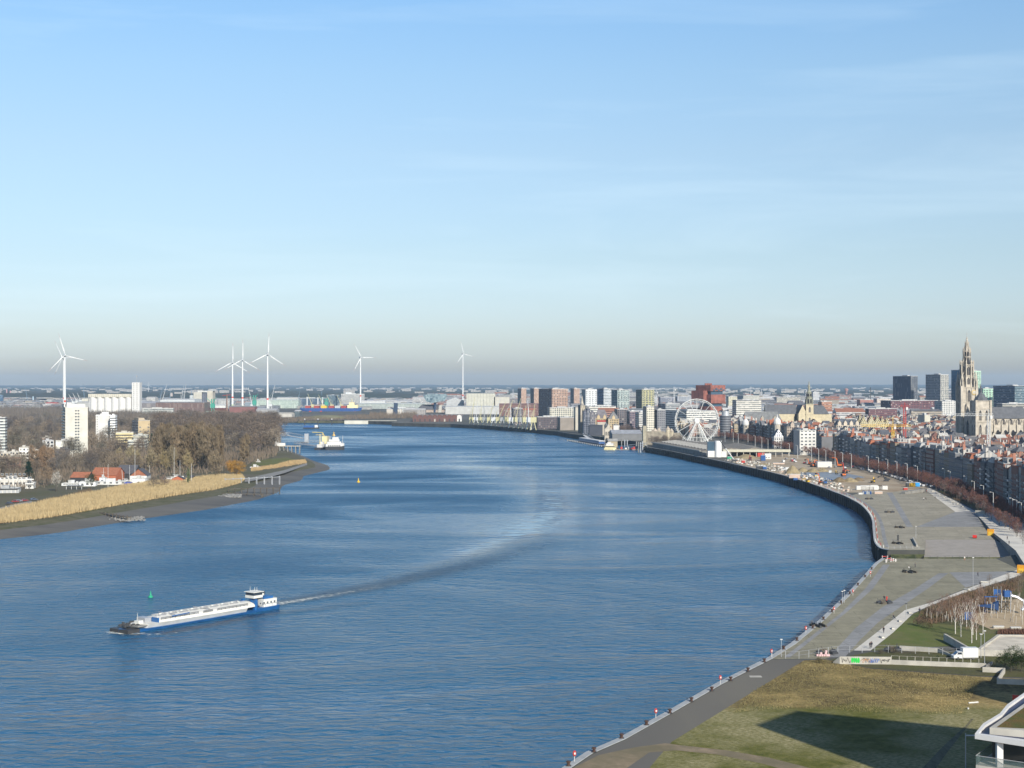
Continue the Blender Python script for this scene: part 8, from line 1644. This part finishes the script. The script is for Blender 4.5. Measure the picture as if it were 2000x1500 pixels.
m_skin = mat('skin', (.45, .27, .19), .6, 0); m_hair = mat('hair', (.05, .035, .025), .7, 0)
hair = MB().lathe(0, -.01, [(.02, 1.79), (.1, 1.77), (.125, 1.68), (.11, 1.62)][::-1], 8).mesh('hair', m_hair)
def person(px, py, pose, rz, jc, tc, label, z0=6.05, at_=None, group=None):
 p = at_ or G(px, py, z0); e = empty('person', p, rz, label, 'person', group); me = PM[pose].copy(); me.materials.clear()
 for m_ in (mat('cloth_%02d%02d%02d' % tuple(int(c * 99) for c in jc), jc, .85, 0), mat('cloth_%02d%02d%02d' % tuple(int(c * 99) for c in tc), tc, .85, 0), m_skin): me.materials.append(m_)
 for f_ in me.polygons:
  c = f_.center; f_.material_index = 2 if c.z > 1.5 or (abs(c.x) > .2 and c.z < .86 and c.z > .7) else 1 if c.z < .92 and abs(c.x) < .2 else 0; f_.use_smooth = True
 mesh_obj('body', me, e); mesh_obj('hair', hair, e); return e
DK, BK, WT = (.03, .035, .05), (.02, .02, .025), (.55, .54, .52)
for a_ in [(1699.5, 1267, 'walk', 2.6, BK, BK, 'left one of two people in black walking side by side on the park path'), (1702.5, 1265.5, 'walk', 2.6, DK, BK, 'right one of two people in black walking side by side on the park path'),
   (1726, 1236, 'run', -.4, BK, DK, 'runner in black on the light park path'), (1796, 1198, 'stand', 0, DK, BK, 'person in dark clothes at the lawn corner by the path'), (1910, 1126, 'walk', .3, DK, BK, 'person in dark clothes crossing the lower quay near the pale triangle'),
   (1914.5, 1146, 'walk', 2, BK, BK, 'person in black on the light path near the tall lamp mast'), (1884, 1094.5, 'stand', 0, WT, (.35, .16, .08), 'person in a white top at the inlet railing'), (1787.5, 1108, 'stand', 1, DK, DK, 'person standing right of the seating group on the lower quay'),
   (1804.5, 964, 'walk', .5, BK, BK, 'left walker at the start of the upper promenade'), (1810, 962, 'walk', .5, (.3, .08, .06), BK, 'walker in a reddish jacket at the start of the upper promenade'), (1804, 977, 'stand', 0, WT, DK, 'person in a light top on the upper quay setts'), (1808, 977, 'sit', 1, BK, DK, 'crouching person beside the one in a light top'),
   (1826.5, 974, 'walk', .6, DK, BK, 'walker in dark clothes on the upper promenade'), (1861.5, 986, 'walk', .6, (.1, .12, .1), DK, 'walker in green grey on the upper promenade'), (1967.5, 1055, 'walk', .2, BK, BK, 'person in black on the raised promenade, upper one'), (1971, 1064, 'walk', .2, DK, BK, 'person in dark blue on the raised promenade, lower one')]:
 person(*a_, z0=7.95 if a_[0] > 1960 and a_[1] < 1070 else 6.05)
p = G(1745, 1211, 6.05); e = empty('bicycle', p, R(60), 'bicycle ridden along the light park path', 'bicycle')
for y in (-.52, .52):
 mb = MB(); pt = [(0, y + math.cos(k * math.pi / 6) * .33, .34 + math.sin(k * math.pi / 6) * .33) for k in range(13)]; [mb.bar(u, v, .05) for u, v in zip(pt, pt[1:])]; mb.build('wheel', m_dark, e)
mb = MB(); [mb.bar(u, v, .05) for u, v in (((0, .52, .34), (0, .15, .8)), ((0, .15, .8), (0, -.4, .82)), ((0, -.4, .82), (0, -.52, .34)), ((0, .1, .35), (0, -.4, .82)), ((0, .15, .95), (0, .1, .35)), ((-.25, -.42, 1.0), (.25, -.42, 1.0)))]; mb.build('frame', m_blue, e)
person(0, 0, 'sit', R(60), BK, DK, 'cyclist in black riding on the light park path', at_=Vector((p.x, p.y, 6.1)))
def seating(px, py, label, s_=1.0, extra=None):
 p = G(px, py, 6.03); e = empty('seating_group', p, rnd.uniform(0, 3), label, 'seating'); g_ = random.Random(int(px))
 for k in range(5):
  a_ = k * 1.25; x, y = math.cos(a_) * 1.7 * s_, math.sin(a_) * 1.5 * s_; mb = MB(); mb.ring([[(x - 1.1, y - .35, 0), (x + 1.1, y - .35, 0), (x + 1.1, y + .35, 0), (x - 1.1, y + .35, 0)], [(x - 1.0, y - .3, .5), (x + 1.0, y - .3, .5), (x + 1.0, y + .3, .75), (x - 1.0, y + .3, .75)]]); mb.bar((x, y + .3, .6), (x + g_.uniform(-.5, .5), y + .6, 1.5), .16); mb.build('seat', m_tim if k % 2 else m_dark, e)
 return e
for a_ in ((1698, 975, 'seating group nearest to the building site', 1), (1738, 1001, 'dark seating group in the middle of the upper quay', 1.1), (1757, 1031, 'low dark seating group near the ramp', 1), (1753, 1062, 'dark seating group under the standing figure post', 1.1), (1776, 1118, 'largest dark seating group on the lower quay', 1.2), (1728, 1178, 'dark seating group with red panel on the lower quay', 1.1), (1616, 1276, 'cluttered dark seating group behind the mesh fence', 1.3), (1598, 1223, 'dark railed deck group at the quay edge', 1.1), (1745, 1270, 'rocky seating pile at the lawn wall', .9)): seating(*a_)
person(1775, 1114, 'sit', 1, WT, BK, 'seated person in white in the largest seating group'); person(1727, 1173, 'sit', 0, BK, BK, 'seated person in black in the seating group with red panel')
def panel(px, py, w_, h, m_, label, name='board', rz=0, z0=6): p = G(px, py, z0); MB().box(-w_ / 2, w_ / 2, -.2, .2, 0, h).build(name, m_); o = COL.objects[-1]; o.location = p; o.rotation_euler.z = rz; return tag(o, label, name.replace('_', ' '))
panel(1732, 1173, .5, 1.3, m_red, 'small red and white panel at the seating group', 'info_sign'); panel(1754, 1056, .8, 2.6, m_dark, 'dark upright post panel on the upper quay', 'info_sign')
mb = MB(); [mb.box(x, x + .5, y, y + .5, zz, zz + .5) for x, y, zz in ((0, 0, 0), (.6, 0, 0), (1.2, .1, 0), (.3, 0, .5), (1.8, 0, 0), (1.5, 0, .5), (1.6, 0, 1.0), (-.6, .2, 0), (2.3, .1, 0))]; o = mb.build('pink_blocks', mat('pink_paint', (.58, .40, .40), .7, .05)); o.location = G(1600, 1282, 6.05); tag(o, 'cluster of pale pink blocks at the mesh fence', 'blocks')
# ================================================================ vehicles
def car(p, rz, col, label, L_=4.3, van=False, group=None, box=False):
 e = empty('van' if van else 'parked_car', p, rz, label, 'van' if van else 'car', group); W_ = .88; hh = 2.1 if van else 1.42; m_ = mat('car_%02d%02d%02d' % tuple(int(c * 99) for c in col), col, .3, 0, spec=.6)
 if box:
  mb = MB(); mb.box(-L_ / 2, L_ * .12, -1, 1, .5, 2.9, bottom=True); mb.build('cargo_box', m_, e)
  prof = [(L_ * .13, .35), (L_ / 2, .35), (L_ / 2, 1.0), (L_ * .42, 1.2), (L_ * .3, 1.95), (L_ * .13, 2.0)]
 elif van: prof = [(-L_ / 2, .35), (L_ / 2, .35), (L_ / 2, .9), (L_ * .42, 1.15), (L_ * .3, hh), (-L_ / 2 + .05, hh)]
 else: prof = [(-L_ / 2, .3), (L_ / 2, .3), (L_ / 2, .75), (L_ * .27, .9), (L_ * .12, hh), (-L_ * .28, hh), (-L_ * .42, .95), (-L_ / 2, .85)]
 MB().ring([[(x, y, z_) for x, z_ in prof] for y in (-W_, W_)]).build('body', m_, e)
 for y in (-1, 1): q = MB(); x0, x1 = (L_ * .15, L_ * .33) if (van or box) else (-L_ * .3, L_ * .16); zt = 1.85 if (van or box) else 1.3; q.face([(x0, y * (W_ + .01), zt - .55), (x1 + (.1), y * (W_ + .01), zt - .55), (x1 - .15, y * (W_ + .01), zt), (x0 + .05, y * (W_ + .01), zt)]); q.build('side_window', m_glass, e)
 ws = MB(); (xa, za), (xb, zb) = (prof[3], prof[4]); ws.face([(xa - .04, -.75, za + .06), (xa - .04, .75, za + .06), (xb + .06, .75, zb - .06), (xb + .06, -.75, zb - .06)]); o = ws.build('windscreen', m_glass, e); o.location = (.05, 0, .03)
 for x in (-L_ * .3, L_ * .31):
  for y in (-W_, W_):
   MB().ring([[(x + math.cos(k * .785) * .33, y + d_, .33 + math.sin(k * .785) * .33) for k in range(8)] for d_ in (-.1, .1)]).build('wheel', m_dark, e)
 return e
CC = [((.5, .5, .5), 'silver'), ((.05, .05, .06), 'black'), ((.6, .6, .58), 'white'), ((.10, .12, .16), 'dark blue'), ((.25, .03, .03), 'red'), ((.2, .2, .21), 'grey')]
protos = {}
def lot(pts, n, where, group, dx=(-2, 2), van=.12):
 for i in range(n):
  t = (i + .5) / n; k = min(int(t * (len(pts) - 1)), len(pts) - 2); u = t * (len(pts) - 1) - k; px = pts[k][0] + (pts[k + 1][0] - pts[k][0]) * u; py = pts[k][1] + (pts[k + 1][1] - pts[k][1]) * u; p = G(px, py, 6.05); p.x += rnd.uniform(*dx)
  (c, nm) = rnd.choice(CC); v = rnd.random() < van; key = (nm, v); lb = '%s %s %s' % (nm, 'van' if v else 'car', where); rz = R(90) + rnd.uniform(-.15, .15)
  if key not in protos: protos[key] = car(p, rz, c, lb, 5.4 if v else 4.3, v, group)
  else: q = copy_tree(protos[key]); q.location = p; q.rotation_euler.z = rz; q['label'] = lb; q['group'] = group
lot([(1540, 897), (1590, 906), (1640, 915)], 26, 'parked by the building site entrance', 'cars parked by the building site', (-9, 9)); lot([(1655, 911), (1740, 931), (1815, 952)], 34, 'parked along the quay street', 'cars parked along the quay street', (-2.5, 2.5)); lot([(1880, 963), (1990, 1005)], 9, 'on the shaded street under the right houses', 'cars on the shaded street', (-2, 2)); lot([(1440, 885), (1510, 884)], 12, 'under the hangar canopy', 'cars under the canopy', (-4, 4))
for i, (px, py) in enumerate(((250, 865), (258, 866), (266, 864), (274, 867), (282, 865), (290, 866))): p = G(px, py, 3.1); q = copy_tree(protos[rnd.choice(list(protos))]); q.location = p; q['label'] = 'car parked below the brown brick office on the west bank'; q['group'] = 'cars on the west bank'
for i, (px, py, c) in enumerate(((18, 985, 'black'), (30, 981, 'red'), (37, 980, 'grey'), (48, 979, 'red'), (66, 977, 'dark blue'))):
 c_ = dict((n_, v_) for v_, n_ in CC)[c]; car(G(px, py, 3.1), R(10 * i), c_, '%s car on the west bank parking by the garages, number %d from left' % (c, i + 1) if False else ['black car before the low garages', 'red car right of the black one at the garages', 'grey car behind the reeds parking', 'second red car on the west bank parking', 'dark blue car at the right end of the west bank parking'][i], group='cars at the garages')
car(G(1884, 1287, 6.1), R(183), (.62, .62, .6), 'white double-cab box truck parked by the court wall', 6.4, True, box=True)
car(G(1904, 1051, 6.05), R(70), (.5, .03, .02), 'bright red small vehicle alone on the upper quay', 3.2)
# ================================================================ building site
def heap(px, py, r_, h, label, c=None, sy=1.0):
 p = G(px, py); g_ = random.Random(int(px * 7 + py)); mb = MB(); rings = []
 for rr, zz in ((1, 0), (.8, .25), (.52, .6), (.25, .88), (.04, 1)): rings.append([(p.x + math.cos(k * .5236) * r_ * rr * g_.uniform(.82, 1.15), p.y + sy * math.sin(k * .5236) * r_ * rr * g_.uniform(.82, 1.15), 5.95 + h * zz) for k in range(12)])
 mb.ring(rings, cap=False); return tag(mb.build('sand_heap', c or m_heap), label, 'sand heap')
m_heap = ground_mat('sand_pile', [(.30, .24, .14), (.22, .18, .11)], [.4], bump=.4, bscale=1); m_heap2 = ground_mat('earth_pile', [(.20, .15, .09), (.14, .11, .07)], [.3], bump=.4, bscale=1)
for a_ in ((1548, 925, 6.5, 6.5, 'tallest conical sand heap on the building site'), (1568, 921, 5, 3.5, 'smaller sand heap right of the tallest one'), (1588, 922, 6, 3.2, 'long sand heap, left half'), (1606, 921, 6, 3.0, 'long sand heap, right half'), (1457, 895, 12, 4, 'grassy sand heap near the silo'), (1640, 941, 6, 3.5, 'dark sloping earth heap near the quay edge', m_heap2), (1660, 941, 6, 3.2, 'olive sand heap with excavated face'), (1676, 939, 5, 2.6, 'brown heap right of the excavated one', m_heap2), (1583, 938, 4, 1.8, 'small spoil heap behind the quay edge', m_heap2), (1490, 908, 10, 1.6, 'flat sand spread before the containers')): heap(*a_)
m_tan = mat('tan_cabin', (.50, .38, .30), .6, .08)
def cont(px, py, w_, d_, h, m_, label, rz=0, name='container', z0=6.0, win=0):
 p = G(px, py, z0); e = empty(name, p, R(rz), label, 'container' if name == 'container' else name.replace('_', ' ')); mb = MB().box(-w_ / 2, w_ / 2, 0, d_, .1, h, bottom=True)
 for k in range(int(w_ / .8)): mb.box(-w_ / 2 + k * .8 + .2, -w_ / 2 + k * .8 + .45, -.06, 0, .2, h - .1)
 mb.build('body', m_, e); MB().box(-w_ / 2 - .05, w_ / 2 + .05, -.08, d_ + .05, h, h + .12).build('roof', m_white, e)
 for k in range(win): o = mesh_obj('window', win_mesh(1.1, .9), e); o.location = (-w_ / 2 + 1 + k * 2.4, -.07, 1.2)
 return e
for a_ in ((1611, 913, 12, 6, 4.6, m_white, 'large white site cabin with red stripe'), (1500, 897, 6, 4, 5.2, m_white, 'stacked white site cabins with window', 0, 'container', 6, 2), (1491, 900, 4, 4, 5, m_blue, 'dark blue container beside the stacked cabins'), (1487, 892, 7, 3, 4, m_red, 'red and white striped container under the canopy'), (1496, 891, 4, 3, 4.4, m_white, 'white container right of the striped one'),
   (1552, 934, 8, 3, 2.8, m_tan, 'tan and white container near the quay wall'), (1554, 938, 3, 2, 1.6, m_blue, 'small blue container at the quay wall'), (1494, 917, 3, 3, 2.2, m_blue, 'blue tarpaulined box left on the site'), (1484, 916, 5, 3, 2.4, m_dark, 'dark container at the quay wall left'), (1452, 904, 3, 2.5, 2, m_red, 'small red box near the silo crane'), (1425, 897, 4, 3, 2.4, m_green, 'green tank by the white silo'),
   (1682, 957, 6, 2.4, 2.6, m_white, 'left white unit of the long row of white site units'), (1690, 957, 6, 2.4, 2.8, m_white, 'second white unit of the long row'), (1698, 957, 6, 2.4, 2.2, m_white, 'third white unit of the long row'), (1707, 957, 5, 2.4, 3.0, m_white, 'fourth white unit of the long row'), (1716, 956.5, 5, 2.4, 2.4, m_white, 'fifth white unit of the long row'), (1725, 956.5, 6, 2.4, 2.4, m_white, 'right end white unit of the long row'),
   (1716, 965, 5, 2, 1.6, m_tan, 'low pinkish pallet stack in front of the white row'), (1681, 966, 2.5, 1.6, 1.0, m_white, 'small white pallet in front of the white row'), (1782, 951, 4, 2.5, 2.8, m_yellow, 'yellow information container at the promenade start'), (1791, 950.5, 4, 2.5, 2.8, mat('sky_blue_paint', (.03, .28, .62), .5, .05), 'bright blue information container'), (1775, 951, 3, 2.5, 2.7, m_dark, 'dark container left of the yellow one'), (1769, 957, 2.6, 2, 1.4, m_red, 'small red machine box before the stone step'),
   (1440, 889, 9, 4, 3.6, m_white, 'white cabin under the left canopy'), (1452, 888, 8, 4, 3.4, m_steel, 'grey cabin under the canopy'), (1521, 907, 10, 3, 1.2, m_tan, 'long low pallet load in the site middle'), (1595, 951 - 20, 2.5, 2, 1.2, m_yellow, 'yellow generator by the excavator')): cont(*a_)
for i in range(10):
 p = G(1686 + (i % 5) * 3.6, 964 + (i // 5) * 1.4); MB().cyl(p.x, p.y, 6.05, 7.8, .55, None, 8).build('barrel', m_steel if i % 3 else m_blue); tag(COL.objects[-1], 'grey upright barrel before the white site units' if i % 3 else 'blue upright barrel before the white site units', 'barrel', 'barrels before the white units')
g_ = random.Random(77); RB = PG([(1408, 899), (1440, 896), (1500, 905), (1560, 922), (1620, 938), (1668, 957), (1655, 962), (1610, 951), (1560, 935), (1500, 918), (1450, 907)])
mb = MB(); mb.col = None; n = 0; xs = [p[0] for p in RB]; ys = [p[1] for p in RB]
while n < 520:
 x, y = g_.uniform(min(xs), max(xs)), g_.uniform(min(ys), max(ys))
 if in_poly(x, y, RB): s_ = g_.uniform(.3, 1.2); mb.box(x, x + s_ * 1.5, y, y + s_, 6, 6 + s_ * .8, g_.choice([0, 0, 1, 2, 3, 4])); n += 1
tag(mb.build('building_rubble', [m_conc, m_white, m_tan, m_conc_d, m_dark]), 'pale rubble, planks and crates strewn along the quay edge', kind='stuff')
def excavator(px, py, rz, col, label, s_=1.0, up=.9):
 p = G(px, py, 6.05); e = empty('excavator', p, R(rz), label, 'excavator'); e.scale = (s_, s_, s_)
 for y in (-1.1, 1.1): MB().ring([[(x, y + d_, z_) for x, z_ in ((-1.9, .4), (-1.6, 0), (1.6, 0), (1.9, .4), (1.6, .85), (-1.6, .85))] for d_ in (-.3, .3)]).build('track', m_dark, e)
 MB().box(-1.9, 1.2, -1.3, 1.3, .9, 2.1, bottom=True).build('body', col, e); MB().box(-.2, 1.2, -1.3, -.2, 2.1, 3.1).build('cab', m_glass, e); MB().box(-2.5, -1.9, -1.2, 1.2, 1.0, 2.0).build('counterweight', m_dark, e)
 k = (3.2, 0, 3.4 + up * 1.8); mb = MB(); mb.tube([(1.2, .2, 1.6), (2.2, .2, 4.2 + up), k], .3, 4); mb.build('boom', col, e); mb = MB(); mb.tube([k, (5.6, .2, 2.4 + up * 2.4)], .24, 4); mb.build('stick', col, e); MB().box(5.2, 6.2, -.4, .8, 1.4 + up * 2.4, 2.4 + up * 2.4, bottom=True).build('bucket', m_dark, e)
for a_ in ((1588, 912, 40, m_orange, 'left orange excavator beside the large cabin', 1.1), (1582, 908, 120, m_orange, 'orange excavator behind the left one', 1.0), (1640, 912, 150, m_orange, 'orange excavator with raised arm right of the large cabin', 1.2, 1.6), (1650, 924, 100, m_red, 'red orange piling machine right of the slab', 1.2, 1.8), (1648, 930, 20, m_orange, 'orange machine in front of the piling machine', .9),
   (1603, 946, 110, m_orange, 'orange excavator with upright arm at the quay edge', 1.0, 2.2), (1611, 946, 10, m_blue, 'blue excavator at the quay edge', 1.0, .2), (1577, 943, 200, m_yellow, 'small yellow loader by the rubble', .8, .1), (1705, 943, 60, m_yellow, 'yellow mini excavator near the white units', .9, .2), (1731, 940, 170, m_dark, 'dark excavator by the street ramp', 1.0, .4), (1465, 900, 80, m_red, 'red machine left of the blue container', 1.1, .2), (1634, 926, 90, m_yellow, 'yellow roller beside the white van', .7, 0)): excavator(*a_)
for a_ in ((1622, 924, 70, 'white van parked on the concrete slab'), (1536, 918, 200, 'white truck at the tall sand heap'), (1530, 911 - 8, 90, 'white van by the site fence')):
 car(G(a_[0], a_[1], 6.06), R(a_[2]), (.6, .6, .58), a_[3], 5.6, True)
e = empty('mobile_crane', G(1434, 902, 6), 0, 'black and white slanting crane boom by the white silo', 'crane'); s_ = G(1434, 902).y / F; MB().box(-2, 3, -1.5, 1.5, 0, 2.2).build('carrier', m_dark, e)
MB().tube([(0, 0, 1.5), (-17 * s_, 0, 1.5 + 23 * s_)], .55, 4).build('lower_boom', m_white, e); MB().tube([(-17 * s_, 0, 1.5 + 23 * s_), (-29 * s_, 0, 1.5 + 40 * s_)], .4, 4).build('upper_boom', m_dark, e)
railing(PG([(1656, 917), (1700, 926), (1760, 938), (1800, 948)]), 6, 1.9, 3, 'dark site fence between building site and street', m_dark, True, 'fence', 'fence')
# ================================================================ playground
def pole(x, y, h, m_, e, r_=.1): MB().cyl(x, y, 0, h, r_, None, 6).build('pole', m_, e)
p = G(1964, 1196, 6.1); e = empty('climbing_tower', p, 0, 'playground climbing tower with blue hood and steel tube slide', 'play structure')
for x, y, h in ((-1.6, -1, 6), (1.2, -1, 6.4), (-1.6, 1.4, 5.6), (1.2, 1.4, 6.8), (0, .2, 7)): pole(x, y, h, m_steel, e, .12)
MB().box(-1.7, 1.3, -1.1, 1.5, 3.0, 3.2, bottom=True).build('platform', m_tim, e); MB().box(-.6, 1.5, -.9, 1.0, 4.8, 6.6, bottom=True).build('hood', m_blue, e); MB().tube([(1.4, 0, 5.2), (3.4, -.4, 4.7), (5.2, -1, 3.6), (5.4, -1.6, 2.2), (4.0, -2.4, 1.0)], .45, 8).build('tube_slide', mat('polished_steel', (.6, .6, .6), .3, 0, metal=.6), e)
mb = MB(); [mb.bar((rnd.uniform(-2.5, 2), rnd.uniform(-1.5, 1.5), rnd.uniform(0, 2)), (rnd.uniform(-2.5, 2), rnd.uniform(-1.5, 1.5), rnd.uniform(2, 5)), .12) for k in range(22)]; mb.build('climbing_net', m_tim, e)
p = G(1938, 1198, 6.1); e = empty('play_tower', p, 0, 'dark blue play structure with tilted blue slabs', 'play structure')
for x, y, h in ((-1.5, 0, 3.6), (1.2, .5, 4.4), (.2, -1, 3)): pole(x, y, h, m_steel, e)
MB().ring([[(-4.4, -.3, 2.2), (-4.4, .3, 2.2), (-4.4, .3, 2.5), (-4.4, -.3, 2.5)], [(0, -.8, 1.6), (0, .8, 1.6), (0, .8, 2.8), (0, -.8, 2.8)], [(1.6, -1, 1.0), (1.6, 1, 1.0), (1.6, 1, 3.8), (1.6, -1, 3.8)]]).build('blue_body', mat('play_blue', (.015, .045, .13), .5, .1), e)
MB().box(-2.4, 1.5, -.5, .3, 5.0, 5.2, bottom=True).build('top_plate', m_blue, e); [pole(x, 0, 5, m_blue, e, .07) for x in (-2.2, 1.3)]
for i, (px, py, lb) in enumerate(((1892, 1212, 'blue screen panels left of the playground'), (1948, 1166, 'blue net climber at the planting edge'))):
 p = G(px, py, 6.1); e = empty('play_screen', p, R(20), lb, 'play structure'); MB().box(-1.4, -.1, 0, .1, .3, 2.6).build('panel', m_blue, e); MB().box(.1, 1.4, 0, .1, .3, 2.4).build('panel', mat('play_blue', (.015, .045, .13), .5, .1), e); [pole(x, 0, 3.4, m_steel, e, .06) for x in (-1.5, 0, 1.5)]
g_ = random.Random(5)
for i in range(34):
 px, py = g_.uniform(1902, 1998), g_.uniform(1172, 1222); p = G(px, py, 6.1); MB().cyl(0, 0, 0, g_.uniform(1.5, 4), .11, .09, 6).build('play_pole', mat('peeled_wood', (.42, .38, .32), .8, .15, 1)); o = COL.objects[-1]; o.location = p; o.rotation_euler = (g_.uniform(-.15, .15), g_.uniform(-.15, .15), 0); tag(o, 'pale upright timber pole on the playground sand', 'pole', 'timber poles of the playground')
for i in range(16):
 px, py = g_.uniform(1808, 1860), g_.uniform(1195, 1216); p = G(px, py, 6.1); MB().cyl(0, 0, 0, g_.uniform(1.2, 2.4), .12, .1, 6).build('timber_stake', mat('peeled_wood', (.42, .38, .32), .8, .15, 1)); o = COL.objects[-1]; o.location = p; tag(o, 'pale timber stake in the planted strip', 'stake', 'timber stakes of the park')
for i, (px, py) in enumerate(((1951, 1228), (1985, 1230))): cont(px, py, 3, 1, .6, m_conc, ['left pale bench block before the court hedge', 'right pale bench block before the court hedge'][i], 0, 'bench')
brush(PG([(1948, 1240), (2060, 1241), (2060, 1234), (1952, 1233)]), 3500, (.7, 1.3), [(.14, .07, .05), (.10, .06, .04)], 'hedge', 'reddish clipped hedge behind the sandy court', 6.0, 12, (.04, .1))
panel(1985, 1372, 1.6, 1.6, m_red, 'red sign board behind the white roof edge', 'sign_board', R(-20), 6); panel(1891, 1385, .3, .3, m_white, 'tiny white marker stone in the field', 'marker_stone')
MB().tube([(0, 0, 0), (2.2, .3, .1)], .18, 5).build('plank', m_white); COL.objects[-1].location = G(1892, 1373, 6.2); tag(COL.objects[-1], 'white plank lying in the field near the shadow', 'plank')
